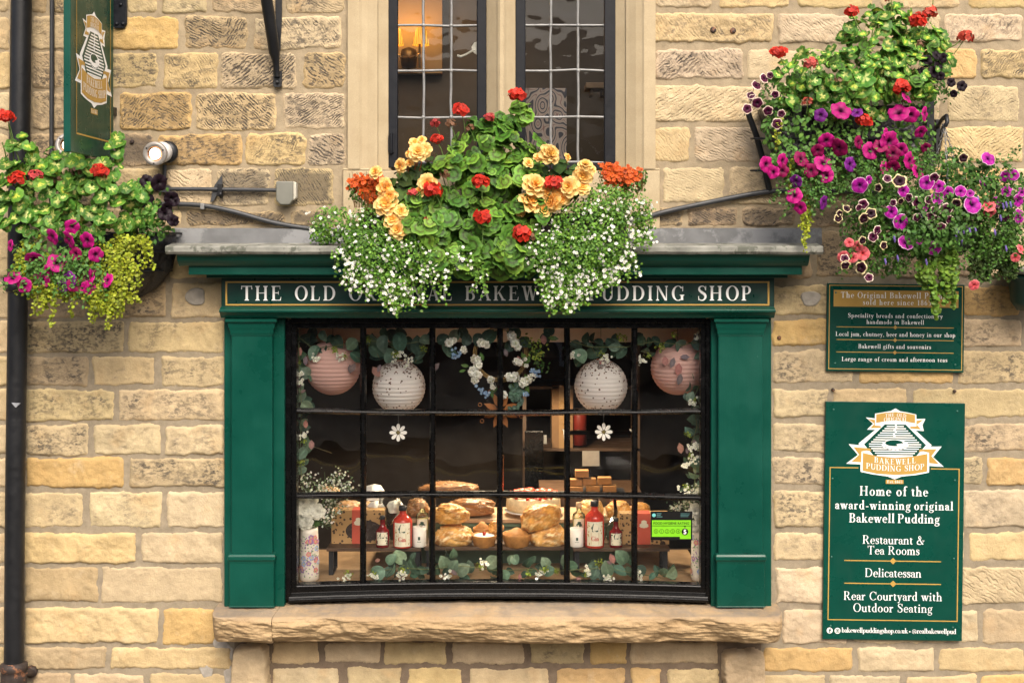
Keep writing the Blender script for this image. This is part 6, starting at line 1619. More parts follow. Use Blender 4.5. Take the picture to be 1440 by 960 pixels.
dark_pet('dark purple petunia with cream-edged flowers at the left end of the hay-rack planter', (1085, 150, -.2), [(1085, 135, 26, 26, -.30, .06), (1100, 160, 20, 26, -.3, .05), (1075, 115, 14, 14, -.28, .04)],
    [(1075, 110, 7), (1064, 120, 7.5), (1056, 134, 6), (1065, 145, 8), (1051, 153, 7), (1080, 156, 7), (1090, 133, 5.5), (1099, 160, 5.5), (1093, 174, 7.5), (1083, 106, 5), (1058, 138, 5)], PIC, 170, -.36)
dark_pet('near-black petunia at the right end of the hay-rack planter', (1320, 110, -.2), [(1312, 110, 26, 30, -.28, .06), (1325, 130, 20, 18, -.26, .05), (1300, 145, 22, 20, -.3, .05)],
    [(1302, 86, 8), (1314, 101, 8), (1320, 93, 7), (1318, 78, 7), (1338, 116, 6), (1353, 121, 7), (1341, 132, 5), (1322, 107, 6), (1327, 82, 7), (1296, 100, 6)], BLK, 200, -.36)
jenny('yellow-green creeper hanging from the left end of the hay-rack planter down over the lead flashing', (1130, 250, -.3), [(1113, 250, 8, 20, -.4, .02)], [[(1112, 225, -.4), (1114, 255, -.42), (1112, 275, -.41)], [(1134, 275, -.38), (1132, 305, -.40), (1131, 352, -.42)], [(1130, 270, -.38), (1134, 300, -.4), (1134, 328, -.4)], [(1127, 280, -.38), (1128, 305, -.4), (1127, 322, -.4)], [(1137, 285, -.38), (1137, 310, -.4), (1136, 335, -.4)], [(1095, 165, -.35), (1092, 185, -.36), (1093, 205, -.36)]], dens=.4)

# ---------------------------------------------------------------- right: bracket and hanging basket
hb = thing('hanging_basket', 'dark round hanging basket on chains crowded with purple petunias at the right', 'basket', W(1345, 330, -.45))
CXb = W(1332, 330, -.42)[0]; CZb = W(1332, 318, -.42)[2]
mb = MB(); mb.lathe([(0, -.16), (.07, -.15), (.12, -.10), (.15, -.02), (.155, 0), (.14, 0), (0, -.02)], (CXb, -.42, CZb), 28); part(mb, 'bowl', M['plastic_black'], hb)
hk = W(1332, 172, -.42)
for q in (0.3, 2.4, 4.5):
    e = Vector((CXb + .15 * math.cos(q), -.42 + .15 * math.sin(q), CZb)); h = Vector((W(1328, 176, -.42))); mb = MB(); N = 26
    for i in range(N):
        a = h.lerp(e, i / N); b2 = h.lerp(e, (i + 1) / N); m = (a + b2) / 2; d = (b2 - a).normalized(); s_ = d.cross(Vector((0, 1, 0)) if i % 2 else Vector((1, 0, 0)) if abs(d.x) < .9 else Vector((0, 0, 1))).normalized()
        pts = [m + d * (b2 - a).length * .68 * math.cos(t) + s_ * .0055 * math.sin(t) for t in np.linspace(0, 2 * math.pi, 9)]
        mb.tube([tuple(p_) for p_ in pts], .0017, 5)
    part(mb, 'chain', M['came'], hb)
mb = MB(); mb.tube([tuple(np.array(W(1335, 265, -.40)) + np.array([.095 * math.cos(q), .02 * math.cos(q), .16 * math.sin(q)])) for q in np.linspace(-.4, 2.2, 16)], .004, 6); part(mb, 'ring', M['iron'], hb)
br = thing('basket_bracket', 'black iron bracket arm with a scrolled hook holding the hanging basket', 'bracket', W(1318, 200, -.05))
mb = MB(); mb.pbox(1316, 1323, 168, 222, -.045, -.02); part(mb, 'wall_plate', M['iron'], br, bevel=.002)
mb = MB(); mb.tube([W(1319, 178, -.04), W(1325, 168, -.30), W(1331, 163, -.42), W(1332, 172, -.44), (W(1329, 178, -.43))], .011, 8); part(mb, 'arm', M['iron'], br)
mb = MB(); mb.tube([W(1319, 218, -.04), W(1322, 200, -.16), W(1327, 176, -.30)], .010, 8); part(mb, 'strut', M['iron'], br)

p = plant('petunia_plant', 'bright purple white-rimmed petunia filling the hanging basket at the right', 'petunia', (1330, 300, -.45))
mb = MB(); PB = [(1260, 290, 62, 34, -.50, .10), (1310, 300, 54, 42, -.55, .10), (1370, 270, 50, 30, -.48, .10), (1415, 270, 34, 36, -.42, .1), (1250, 330, 44, 28, -.5, .08), (1300, 335, 40, 26, -.54, .08), (1395, 325, 40, 44, -.42, .08), (1420, 345, 30, 40, -.40, .08), (1345, 245, 36, 26, -.44, .06), (1385, 240, 22, 22, -.42, .05), (1340, 215, 18, 12, -.42, .05), (1350, 300, 40, 24, -.52, .08)]
scatter(mb, [PET_LEAF, SM], PB, 4600, (.016, .034), .35, .8, .55, (.25, 1.0), .4, 1.0)
scatter(mb, [PET_LEAF], [(1345, 330, 30, 22, -.63, .03), (1300, 330, 30, 26, -.63, .03)], 240, (.018, .032), .3, .9, .5, (.2, 1.0), .4, 1.0)
part(mb, 'foliage', M['leaf'], p)
for (x, y, r) in ((1209, 261, 11), (1271, 268, 9), (1303, 257, 10), (1320, 262, 9), (1318, 279, 9), (1333, 270, 8), (1351, 269, 8), (1368, 288, 12), (1386, 256, 8), (1390, 223, 10), (1253, 298, 9), (1267, 312, 11), (1274, 341, 11), (1313, 349, 10), (1414, 248, 9), (1416, 269, 8), (1433, 304, 10), (1432, 282, 9), (1401, 284, 8), (1301, 291, 6), (1364, 272, 6), (1293, 339, 5), (1414, 306, 6), (1425, 246, 8), (1437, 270, 7), (1222, 253, 6)):
    bloom(p, BRT, x, y, -.60 if x < 1380 else -.52, r * 1.1, dirv=(rng.normal() * .35, -.95, .1 + rng.normal() * .3))
mb = MB(); pt = []
for k in range(70):
    x = rng.uniform(1190, 1440); y = rng.uniform(240, 350); up_ = rng.random() < .3; pt.append([(x, y, -.5), (x + rng.normal() * 8 - 4, y + (-14 if up_ else 16), -.56), (x + rng.normal() * 15 - 6, y + (-rng.uniform(22, 36) if up_ else rng.uniform(28, 56)), -.53)])
strands(mb, SM, pt, .009, (.010, .022), .5, 1.15, (.1, .14, .05), jitter=.012)
part(mb, 'trailing_stems', M['leaf'], p)
for k in range(26):
    x, y = rng.uniform(1230, 1440), rng.uniform(270, 370); mb = MB(); a = W(x, y, -.58); mb.tube([a, (a[0] + .003, a[1] - .003, a[2] - .018), (a[0] + .004, a[1] - .004, a[2] - .032)], [.004, .006, .002], 6, Col=np.array((.17, .12, .38))); part(mb, 'spent_flower', M['petal'], p)
dark_pet('dark petunia with small cream-edged star flowers in the hanging basket at the right', (1260, 310, -.45), [(1225, 310, 40, 40, -.5, .06), (1290, 300, 50, 36, -.56, .06), (1205, 330, 26, 40, -.46, .05), (1230, 350, 40, 36, -.46, .05), (1265, 360, 30, 20, -.5, .05)],
    [(1265, 254, 10), (1290, 285, 9), (1330, 295, 9), (1235, 264, 6), (1248, 251, 6), (1214, 287, 7), (1191, 293, 6), (1179, 307, 6), (1225, 300, 8), (1215, 307, 8), (1234, 324, 7), (1228, 333, 7), (1213, 338, 6), (1243, 345, 6), (1278, 278, 6), (1306, 281, 6), (1314, 296, 6), (1308, 305, 7), (1312, 316, 7), (1324, 320, 7), (1336, 309, 6), (1290, 306, 6), (1316, 309, 6), (1345, 286, 7), (1355, 222, 7), (1314, 250, 7), (1189, 373, 7), (1211, 376, 9), (1188, 363, 6), (1181, 300, 5), (1208, 292, 5), (1256, 285, 5), (1267, 283, 5), (1222, 390, 6)], [PIC, PICB], 1100, -.615)
dark_pet('coral pink petunia at the lower left of the hanging basket on the right', (1200, 350, -.42), [(1200, 360, 22, 22, -.44, .04), (1235, 365, 26, 24, -.44, .04), (1260, 375, 20, 18, -.44, .03)],
    [(1194, 341, 6), (1213, 356, 9), (1186, 361, 8), (1199, 362, 7), (1206, 346, 7), (1389, 288, 10), (1392, 298, 8), (1370, 401, 7), (1436, 350, 7), (1428, 362, 6)], COR, 200, -.56)
pth = []
for (x0, y0, x1, y1) in ((1300, 350, 1316, 448), (1318, 350, 1330, 425), (1330, 345, 1338, 420), (1338, 320, 1342, 432), (1340, 300, 1345, 395), (1296, 355, 1292, 398), (1302, 355, 1300, 405), (1320, 350, 1322, 412), (1335, 330, 1328, 395), (1312, 350, 1316, 436)):
    pth.append([(x0, y0, -.5), ((x0 + x1) / 2 + rng.normal() * 3, (y0 + y1) / 2, -.55), (x1, y1, -.5)])
jenny('yellow-green creeper hanging from the right hanging basket over the small wall sign', (1320, 380, -.4), [(1310, 362, 20, 16, -.5, .04), (1335, 350, 10, 24, -.5, .03)], pth, RLG, .22, (.008, .0145))
pth = [[(1385 + rng.uniform(-30, 50), 330, -.42), (1385 + rng.uniform(-25, 50), 360, -.44), (1390 + rng.uniform(-25, 48), rng.uniform(370, 395), -.42)] for k in range(30)]
jenny('grey-green creeper hanging below the right edge of the hanging basket', (1410, 370, -.35), [(1400, 355, 32, 26, -.42, .05)], pth, small_leaf(.45, (.07, .12, .03)), .3, (.014, .024))
pp = thing('wall_planter', 'dark green half-round planter with a pale rim at the right edge of the photograph', 'planter', W(1440, 400, -.2))
c = W(1452, 384, -.16)
mb = MB(); mb.lathe([(0, -.20), (.08, -.195), (.11, -.15), (.12, -.05), (.15, -.03), (.15, 0)], c, 28); part(mb, 'pot', M['green_dark'], pp)
mb = MB(); mb.lathe([(.150, -.004), (.168, 0), (.172, .02), (.165, .032), (.14, .032), (.135, .01)], c, 28); part(mb, 'rim', M['lead_old'], pp)

# ================================================================ BEHIND THE UPSTAIRS PANES
wl = thing('wall_lamp', 'brass double wall lamp with two lit amber pleated shades inside the left casement', 'lamp', W(574, 70, 1.9))
B1 = 1.9
M['shade'] = NT('amber_pleated_shade').m
def shade_mat():
    t = NT('amber_pleated_shade')
    w = t.n("ShaderNodeTexWave"); w.wave_type = 'BANDS'; w.bands_direction = 'X'; w.inputs['Scale'].default_value = 26; w.inputs['Distortion'].default_value = 1.5; t.l(t.obj(), w.inputs[0])
    c = t.ramp(w.outputs['Fac'], [(0.25, (0.25, 0.08, 0.004)), (0.6, (1.0, 0.45, 0.04))])
    t.set(Base_Color=(0.3, 0.14, 0.03), Roughness=0.7); t.l(c, t.b.inputs['Emission Color']); t.b.inputs['Emission Strength'].default_value = 0.75
    return t.m
M['shade'] = shade_mat()
M['brass'] = pm('dull_brass', (0.12, 0.08, 0.04), 0.4, 0.2, 10, 0.05, metal=0.7)
mb = MB(); k = K(B1); mb.lathe([(0, -.09), (.05, -.07), (.06, 0), (.05, .05), (0, .07)], W(575, 80, B1 + .22), 16); part(mb, 'back_plate', M['brass'], wl)
for x in (556, 592):
    mb = MB(); mb.tube([W(575, 82, B1 + .15), W((575 + x) / 2, 80, B1 - .05), W(x - 2, 76, B1)], .008, 8); mb.tube([W(x - 2, 96, B1), W(x - 2, 58, B1)], .008, 8); part(mb, 'arm', M['brass'], wl)
    c = W(x, 64, B1); mb = MB(); mb.lathe([(.058, 0), (.034, .115)], c, 28, cap=False); part(mb, 'lamp_shade', M['shade'], wl)
    l = bpy.data.lights.new('lamp_light', 'POINT'); l.energy = 2.6; l.color = (1.0, 0.55, 0.15); l.shadow_soft_size = .03
    lo = bpy.data.objects.new('lamp_light', l); COL.objects.link(lo); lo.location = (c[0], c[1], c[2] + .13)
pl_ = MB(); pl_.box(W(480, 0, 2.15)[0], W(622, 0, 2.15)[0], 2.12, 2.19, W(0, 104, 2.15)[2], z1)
part(pl_, 'lamp_glow_panel', pm('ochre_painted_glow', (0.26, 0.16, 0.065), 0.8, 0.1, 4), building)  # added panel: its ochre colour paints in the wall lamp's glow behind it
def fabric():
    t = NT('scroll_pattern_fabric')
    mp = t.n("ShaderNodeMapping"); mp.inputs['Scale'].default_value = (1.25, 1, 0.8); t.l(t.obj(), mp.inputs[0])
    v = t.n("ShaderNodeTexVoronoi"); v.feature = 'SMOOTH_F1'; v.inputs['Scale'].default_value = 11; v.inputs['Smoothness'].default_value = .6; t.l(mp.outputs[0], v.inputs['Vector'])
    f = t.math('FRACT', t.math('MULTIPLY', v.outputs['Distance'], 5.5))
    c = t.ramp(f, [(0.0, (0.05, 0.05, 0.065)), (0.30, (0.07, 0.07, 0.085)), (0.36, (0.34, 0.28, 0.25)), (0.62, (0.36, 0.30, 0.27)), (0.68, (0.20, 0.11, 0.10)), (0.78, (0.36, 0.30, 0.27)), (1.0, (0.30, 0.26, 0.24))])
    t.set(Base_Color=c, Roughness=0.9); return t.m
sc_ = thing('fabric_screen', 'folding screen in grey scroll-pattern fabric behind the right casement', 'screen', W(765, 250, .55))
mb = MB(); mb.pbox(736, 775, 124, 250, .48, .50); part(mb, 'panel', fabric(), sc_, bevel=.004)
mb = MB(); mb.pbox(776, 797, 124, 250, .51, .53); part(mb, 'panel', fabric(), sc_, bevel=.004)
sh = thing('wooden_shelf', 'small pale wooden shelf on the back wall seen high in the right casement', 'shelf', W(838, 120, 1.2))
mb = MB(); mb.pbox(824, 856, 116, 124, 1.1, 1.3); part(mb, 'shelf_board', pm('pale_wood', (0.38, 0.25, 0.14), 0.6), sh, bevel=.004)
mb = MB(); mb.pbox(830, 834, 124, 134, 1.15, 1.3); mb.pbox(846, 850, 124, 134, 1.15, 1.3); part(mb, 'bracket', M['brass'], sh)
# ================================================================ THE WINDOW DISPLAY
ZF = W(0, 822, 0.05)[2]                         # display floor
def zpx(y, b): return W(0, y, b)[2]

def paper_mat():
    t = NT('lantern_paper'); c = t.attr('Col').outputs['Color']; t.set(Base_Color=c, Roughness=0.7); t.b.inputs['Specular IOR Level'].default_value = .25
    tr = t.n("ShaderNodeBsdfTranslucent"); t.l(c, tr.inputs[0]); mx = t.n("ShaderNodeMixShader"); mx.inputs[0].default_value = .3
    t.l(t.b.outputs[0], mx.inputs[1]); t.l(tr.outputs[0], mx.inputs[2]); t.l(mx.outputs[0], t.out.inputs[0]); return t.m
M['paper_pink'] = paper_mat(); M['card'] = pm('kraft_card', (0.20, 0.11, 0.05), 0.8, 0.1, 10, 0.05)
M['crust'] = pm('bread_crust', (1.0, 1.0, 1.0), 0.38, 0.28, 22, 0.7, 60, spec=0.45, attr=True)
M['paint'] = pm('painted_china', (1, 1, 1), 0.25, 0.03, 10, 0.0, attr=True)
M['cork'] = pm('cork', (0.45, 0.30, 0.17), 0.8, 0.2, 60)
M['darkwood'] = pm('dark_walnut', (0.075, 0.042, 0.024), 0.5, 0.3, 7, 0.15)
M['blackmetal'] = pm('black_metal', (0.014, 0.016, 0.02), 0.4, 0.1)
M['redgin'] = leafy('pink_red_liquor', 0.06, 0.45, 0.8)
M['label'] = pm('cream_label', (0.72, 0.68, 0.55), 0.6, 0.05)
M['ink_green'] = pm('dark_green_ink', (0.02, 0.06, 0.045), 0.6); M['ink_red'] = pm('red_ink', (0.45, 0.03, 0.03), 0.6); M['ink_black'] = pm('black_ink', (0.005, 0.005, 0.005), 0.6, spec=.15)
M['icing'] = pm('white_icing', (0.78, 0.77, 0.74), 0.4, 0.03); M['cherry'] = pm('red_berry', (0.40, 0.025, 0.02), 0.25, 0.2, 40)
M['berry'] = pm('strawberry_slice', (0.62, 0.085, 0.045), 0.3, 0.3, 30)

M['soft_bulb'] = emit('soft_lit_diffuser', (1.0, .80, .52), 1.6)
# paper lanterns
def lantern(x, y, r, b, label, col, dots):
    c = np.array(W(x, y, b)); R_ = r * K(b)
    t = thing('paper_lantern', label, 'lantern', tuple(c), 'paper lanterns hanging in the shop window')
    prof = []
    for i in range(145):
        a = -math.pi / 2 + .16 + (math.pi - .32) * i / 144
        rib = 1 - .020 * abs(math.cos(i * math.pi / 8.0)) ** 3
        prof.append((R_ * math.cos(a) * rib, R_ * math.sin(a)))
    mb = MB(); mb.lathe(prof, c, 48, Col=np.array(col)); part(mb, 'paper_globe', M['paper_pink'], t)
    mb = MB(); rt = R_ * math.sin(.16) * 1.05
    mb.tube([(c[0] + rt * math.cos(q), c[1] + rt * math.sin(q), c[2] + R_ * .985) for q in np.linspace(0, 2 * math.pi, 20)], .003, 6); part(mb, 'wire_ring', M['copper'], t)
    mb = MB(); mb.tube([(c[0], c[1], c[2] + R_), (c[0], c[1], zpx(452, b))], .0012, 5); part(mb, 'string', M['blackmetal'], t)
    if dots:
        mb = MB(); n = 620; z = np.where(rng.random(n) < .62, 1 - np.abs(rng.normal(size=n)) * .26, np.where(rng.random(n) < .55, -1 + np.abs(rng.normal(size=n)) * .22, rng.uniform(-.9, .9, n))); z = np.clip(z, -.98, .975); q = rng.uniform(0, 2 * math.pi, n)
        d = np.stack([np.sqrt(1 - z * z) * np.cos(q), np.sqrt(1 - z * z) * np.sin(q), z], 1)
        T = ring_template([.05, 1], [0, 0], [(.13, .07, .05)] * 2, 6)
        mb.inst(T, c + d * R_ * 1.003, d, rng.uniform(.0035, .0062, n), tints(n, .6, 1.6, .1), rng.uniform(0, 6, n)); o = part(mb, 'confetti_dots', M['crust'], t); o['kind'] = 'stuff'
lantern(468, 516, 39, .24, 'plain pink paper lantern in the top left pane', (.74, .47, .42), False)
lantern(561, 543.5, 37.5, .24, 'white paper lantern with copper confetti dots left of the floral wreath', (.84, .81, .79), True)
lantern(845, 542.5, 37.5, .24, 'white paper lantern with copper confetti dots right of the floral wreath', (.84, .81, .79), True)
lantern(953, 517, 38, .26, 'plain pink paper lantern in the top right pane half behind leaves', (.74, .47, .42), False)

# daisies
for (x, y, lab) in ((560, 608, 'white wooden daisy hanging below the left dotted lantern'), (849, 607, 'white wooden daisy hanging below the right dotted lantern')):
    b = .16; c = np.array(W(x, y, b)); t = thing('daisy_ornament', lab, 'ornament', tuple(c), 'white daisies hanging in the shop window')
    for k in range(8):
        q = math.pi / 2 + k * math.pi / 4; mb = MB(); ctr = c + np.array([math.cos(q), 0, math.sin(q)]) * .030; L_, w_ = .019, .0095
        pts = []
        for a in np.linspace(0, 2 * math.pi, 14, endpoint=False):
            u, v_ = L_ * math.cos(a), w_ * math.sin(a) * (1 + .25 * math.cos(a)); pts.append((ctr[0] + u * math.cos(q) - v_ * math.sin(q), ctr[2] + u * math.sin(q) + v_ * math.cos(q)))
        mb.prism(pts, b - .004, b + .002); part(mb, 'petal', M['white'], t)
    mb = MB(); mb.lathe([(0, .006), (.008, .004), (.0105, -.002)], c - np.array([0, .002, 0]), 14, axis=(0, -1, 0)); part(mb, 'flower_centre', pm('olive_centre', (.16, .13, .04), .6), t)
    mb = MB(); mb.tube([tuple(c + np.array([0, 0, .048])), W(x, 578, b)], .0012, 5); part(mb, 'string', M['came'], t)

# eucalyptus garlands
def euc(col, k):
    c = np.array(col); n = 16
    v, f, cc = ring_template([.03, .35, .7, 1.0], [0, .0, .0, .0], [c * 1.25, c * 1.0, c * .95, c * 1.1], n, lambda q, r: (1 + .30 * math.sin(q) * r + (.16 if abs(q - math.pi / 2) < .2 else 0) * r))
    v[:, 0] *= (.82, .95, .70)[k]; v[:, 2] = .35 * np.abs(v[:, 0]) - .22 * v[:, 1] ** 2
    mid = np.abs(v[:, 0]) < .12; cc[mid] *= 1.25
    return v, f, cc
EUC = [euc((.115, .195, .14), 0), euc((.155, .24, .17), 1), euc((.09, .17, .125), 2)]
EUCD = [euc((.055, .10, .075), 0), euc((.06, .115, .075), 2)]
EUC_OLD = [ring_template([.03, .5, 1.0], [0, .03, -.03], [(.12, .20, .15), (.10, .175, .13), (.13, .21, .16)], 14, lambda q, r: 1 + .22 * math.sin(q) * r), ring_template([.03, .5, 1.0], [0, .03, -.03], [(.16, .25, .18), (.14, .23, .165), (.17, .26, .19)], 14, lambda q, r: 1 + .3 * math.sin(q) * r)]
PNK = [small_leaf(.36, (.36, .17, .15), fold=.05), small_leaf(.30, (.17, .13, .14), fold=.05)]
LIM = small_leaf(.28, (.24, .32, .04), fold=.04)
WF = floret((.84, .84, .78), (.45, .5, .2), 5, .46, .1)
def garland(label, loc, stems, leaves, sprigs, pinks, whites, b0=.10):
    """stems: paths; leaves: (x, y, r, dark); sprigs: lime tufts (x, y, r); whites: (x, y, r)"""
    t = thing('eucalyptus_garland', label, 'garland', W(*loc), 'artificial eucalyptus garlands in the shop window')
    mb = MB()
    for s_ in stems: mb.tube([W(*p) for p in s_], .0022, 5)
    part(mb, 'stem', pm('garland_stem', (.12, .15, .06), .7), t)
    mb = MB()
    for i, L_ in enumerate(leaves):
        x, y, r = L_[:3]; dk = len(L_) > 3 and L_[3]; b = b0 + rng.uniform(0, .08) + (.05 if dk else 0)
        N = np.array([[rng.normal() * .35, -1, .15 + rng.normal() * .3]])
        N = N + rng.normal(size=(1, 3)) * .35; r *= rng.uniform(.78, 1.12)
        mb.tube([W(x, y, b + .006), W(x + rng.normal() * r, y + rng.uniform(.5, 1.3) * r, b + .012)], .0011, 4, Col=np.array((.2, .16, .08)))
        mb.inst(EUCD[i % 2] if dk else EUC[i % 3], np.array([W(x, y, b)]), N, r * K(b), tints(1, .8, 1.2), rng.uniform(0, 6, 1))
        for q in range(1):
            a = rng.uniform(0, 6); mb.inst(EUCD[i % 2], np.array([W(x + r * math.cos(a), y + r * .7 * math.sin(a), b + .03)]), N + rng.normal(size=(1, 3)) * .3, r * .8 * K(b), tints(1, .8, 1.3), rng.uniform(0, 6, 1))
    for (x, y, l, d_) in pinks: mb.inst(PNK[d_], np.array([W(x, y, b0 + .01)]), np.array([[rng.normal() * .2, -1, .2]]), l * K(b0), tints(1, .9, 1.2), rng.normal(size=1) * .7)
    part(mb, 'leaves', M['leaf'], t)
    mb = MB()
    for (x, y, r) in sprigs:
        n = 34; c = np.array(W(x, y, b0)); d = unit(rng.normal(size=(n, 3))); mb.inst(LIM, c + d * r * K(b0) * rng.uniform(.2, .9, (n, 1)), d + np.array([0, -.5, .3]), rng.uniform(.3, .6, n) * r * K(b0), tints(n, .6, 1.2), rng.uniform(0, 6, n))
    for (x, y, r) in whites:
        n = 14; c = np.array(W(x, y, b0 - .012)); d = rng.normal(size=(n, 3)) * np.array([.6, .25, .5]); mb.inst(WF, c + d * r * K(b0), np.array([0, -1, .2]) + rng.normal(size=(n, 3)) * .4, rng.uniform(.006, .010, n), None, rng.uniform(0, 6, n))
    if sprigs or whites: part(mb, 'sprigs', M['leaf'], t)
garland('leafy eucalyptus garland draped along the top left panes above the pink lantern', (500, 480, .12),
    [[(416, 470, .12), (440, 490, .12), (480, 485, .12), (515, 478, .12), (560, 485, .12), (604, 478, .12)]],
    [(430, 475, 11, 1), (455, 470, 10), (443, 492, 10), (482, 498, 9), (497, 482, 11), (498, 500, 9), (437, 480, 9, 1), (520, 480, 10), (527, 490, 12), (540, 480, 14), (551, 502, 12), (562, 476, 13), (536, 497, 12, 1), (575, 480, 10, 1), (588, 490, 13, 1), (596, 478, 9), (472, 478, 10, 1), (463, 480, 8, 1), (550, 470, 10, 1), (590, 500, 11, 1)],
    [(470, 493, 9), (516, 478, 9), (557, 497, 10), (595, 490, 7), (485, 500, 6)], [(423, 488, 14, 0), (430, 500, 14, 1), (500, 510, 16, 1), (524, 515, 18, 0), (535, 512, 12, 1), (492, 512, 13, 1)], [(444, 503, 5), (476, 502, 6), (574, 508, 7), (560, 500, 6)])
garland('leafy eucalyptus garland draped along the top right panes above the right dotted lantern', (850, 480, .12),
    [[(800, 478, .12), (830, 488, .12), (880, 488, .12), (920, 480, .12), (960, 485, .12), (988, 480, .12)]],
    [(808, 485, 10, 1), (818, 503, 11), (832, 487, 12), (838, 495, 11, 1), (866, 487, 9), (876, 493, 9), (857, 480, 10, 1), (902, 480, 9, 1), (908, 492, 10), (921, 478, 11, 1), (955, 485, 13), (940, 485, 9, 1), (980, 483, 11), (970, 527, 8), (976, 546, 9), (985, 500, 8), (825, 478, 8, 1), (986, 515, 9, 1)],
    [(874, 475, 11), (928, 487, 10), (845, 497, 7), (948, 470, 8), (912, 500, 6)], [(935, 500, 15, 0), (948, 502, 16, 1), (955, 510, 18, 0), (958, 525, 17, 1), (970, 502, 14, 1), (846, 505, 8, 0)], [(806, 500, 6), (852, 503, 6), (902, 506, 5), (981, 472, 5)])
garland('eucalyptus garland hanging down the inside left edge of the shop window', (424, 570, .12),
    [[(420, 470, .10), (421, 520, .1), (424, 570, .1), (422, 640, .1), (424, 670, .1)]],
    [(424, 516, 9), (428, 523, 9), (421, 535, 9, 1), (423, 555, 11), (429, 570, 8), (419, 500, 8, 1), (420, 580, 8), (433, 625, 11, 1), (426, 635, 10), (425, 600, 8, 1), (418, 545, 8), (423, 646, 9, 1), (421, 662, 9), (427, 592, 7)], [(426, 618, 9), (423, 650, 7), (420, 510, 5)], [(430, 590, 12, 0), (438, 618, 14, 0), (424, 540, 10, 1), (430, 548, 9, 1)], [(422, 538, 5), (428, 612, 4), (421, 527, 4)], .085)
garland('eucalyptus garland hanging down the inside right edge of the shop window', (976, 600, .12),
    [[(984, 540, .1), (975, 560, .1), (980, 600, .1), (972, 625, .1), (978, 660, .1), (976, 700, .1)]],
    [(980, 590, 9), (985, 600, 8, 1), (972, 608, 8), (982, 616, 9, 1), (986, 630, 7), (974, 650, 9), (984, 655, 9), (978, 668, 9), (985, 680, 8), (967, 690, 7, 1), (979, 695, 10), (985, 560, 8), (970, 560, 7), (980, 575, 7), (984, 645, 8)],
    [(968, 612, 8), (976, 562, 7), (965, 685, 7), (972, 640, 7), (983, 690, 6)], [(955, 622, 16, 0), (966, 628, 10, 1), (980, 620, 9, 1)], [(975, 565, 6), (980, 625, 6), (966, 652, 6), (975, 645, 6), (963, 690, 7), (979, 688, 7), (972, 630, 5)], .085)
garland('long eucalyptus garland lying along the front of the display floor', (700, 800, .10),
    [[(520, 805, .12), (560, 798, .12), (600, 800, .12), (650, 795, .12), (700, 802, .12), (740, 800, .12), (790, 802, .12), (850, 798, .12), (890, 805, .12), (930, 812, .12)]],
    [(548, 788, 9), (562, 786, 11), (550, 803, 11), (570, 800, 12), (534, 804, 10), (578, 790, 8, 1), (592, 800, 9), (625, 793, 11), (637, 781, 9), (636, 798, 10), (648, 803, 10), (616, 803, 8, 1), (660, 800, 9, 1), (690, 792, 9), (697, 806, 9), (725, 788, 10), (712, 808, 10), (740, 793, 9, 1), (774, 802, 10), (746, 804, 8, 1), (805, 796, 12), (812, 805, 10, 1), (832, 796, 11), (835, 808, 10), (855, 803, 11), (876, 786, 10), (868, 800, 9), (884, 804, 9, 1), (900, 800, 9, 1), (918, 808, 7), (934, 803, 8), (947, 803, 9), (946, 814, 6), (858, 790, 7, 1), (768, 793, 7), (585, 806, 8)],
    [(566, 801, 8), (524, 806, 7), (675, 795, 8), (743, 806, 7), (765, 800, 8), (783, 803, 7), (842, 790, 7), (490, 806, 8), (824, 806, 7), (857, 812, 6)], [(535, 786, 9, 0), (634, 800, 12, 1), (731, 806, 9, 0), (817, 812, 9, 0), (858, 778, 15, 0), (853, 788, 9, 1), (700, 795, 6, 1)], [(525, 810, 6), (486, 810, 7), (566, 807, 5), (628, 810, 6), (760, 808, 8), (826, 802, 6), (855, 813, 6), (898, 808, 6), (680, 793, 5)], .085)

# wreath and copper flower
wr = thing('floral_wreath', 'hoop wreath of white blossoms hanging in the middle top panes', 'wreath', W(704, 495, .15))
mb = MB(); c = np.array(W(704, 498, .16))
for k in range(3): mb.tube([tuple(c + np.array([(.135 + .008 * k) * math.cos(q), .01 * math.sin(3 * q + k), (.135 + .008 * k) * math.sin(q)])) for q in np.linspace(0, 2 * math.pi, 40)], .0032, 6)
part(mb, 'hoop', pm('golden_twig', (.34, .22, .07), .6), wr)
mb = MB(); lv = [(620, 478, 9), (630, 492, 10), (641, 470, 10), (655, 480, 9, 1), (672, 475, 10, 1), (685, 476, 12, 1), (650, 466, 9, 1), (632, 495, 9), (725, 470, 10, 1), (735, 480, 9, 1), (718, 488, 9, 1), (770, 465, 9, 1), (765, 475, 9, 1)]
for i, L_ in enumerate(lv): mb.inst((EUCD + EUC)[i % 3] if len(L_) < 4 else EUCD[0], np.array([W(L_[0], L_[1], .14)]), np.array([[rng.normal() * .3, -1, .2]]), L_[2] * K(.14), tints(1), rng.uniform(0, 6, 1))
LG = small_leaf(.26, (.06, .13, .025), fold=.06)
for (x, y, l, tw) in ((733, 495, 16, .5), (746, 500, 18, -.6), (738, 525, 18, .3), (715, 540, 18, 1.2), (675, 495, 13, .4), (648, 513, 12, 1.4), (655, 520, 10, -1.3), (740, 540, 14, .2), (700, 545, 14, -1), (712, 465, 14, .8), (770, 475, 16, 1.5), (690, 548, 12, .3)): mb.inst(LG, np.array([W(x, y, .12)]), np.array([[0, -1, .2]]), l * K(.12), tints(1, .8, 1.3), np.array([tw]))
for k in range(60):
    q = k / 60; x, y = 738 + 26 * q + rng.normal() * 5, 475 + 46 * q + rng.normal() * 4; mb.inst(LG, np.array([W(x, y, .12)]), np.array([[rng.normal() * .4, -1, .2]]), 6 * K(.12), tints(1, .7, 1.2) * .8, rng.uniform(0, 6, 1))
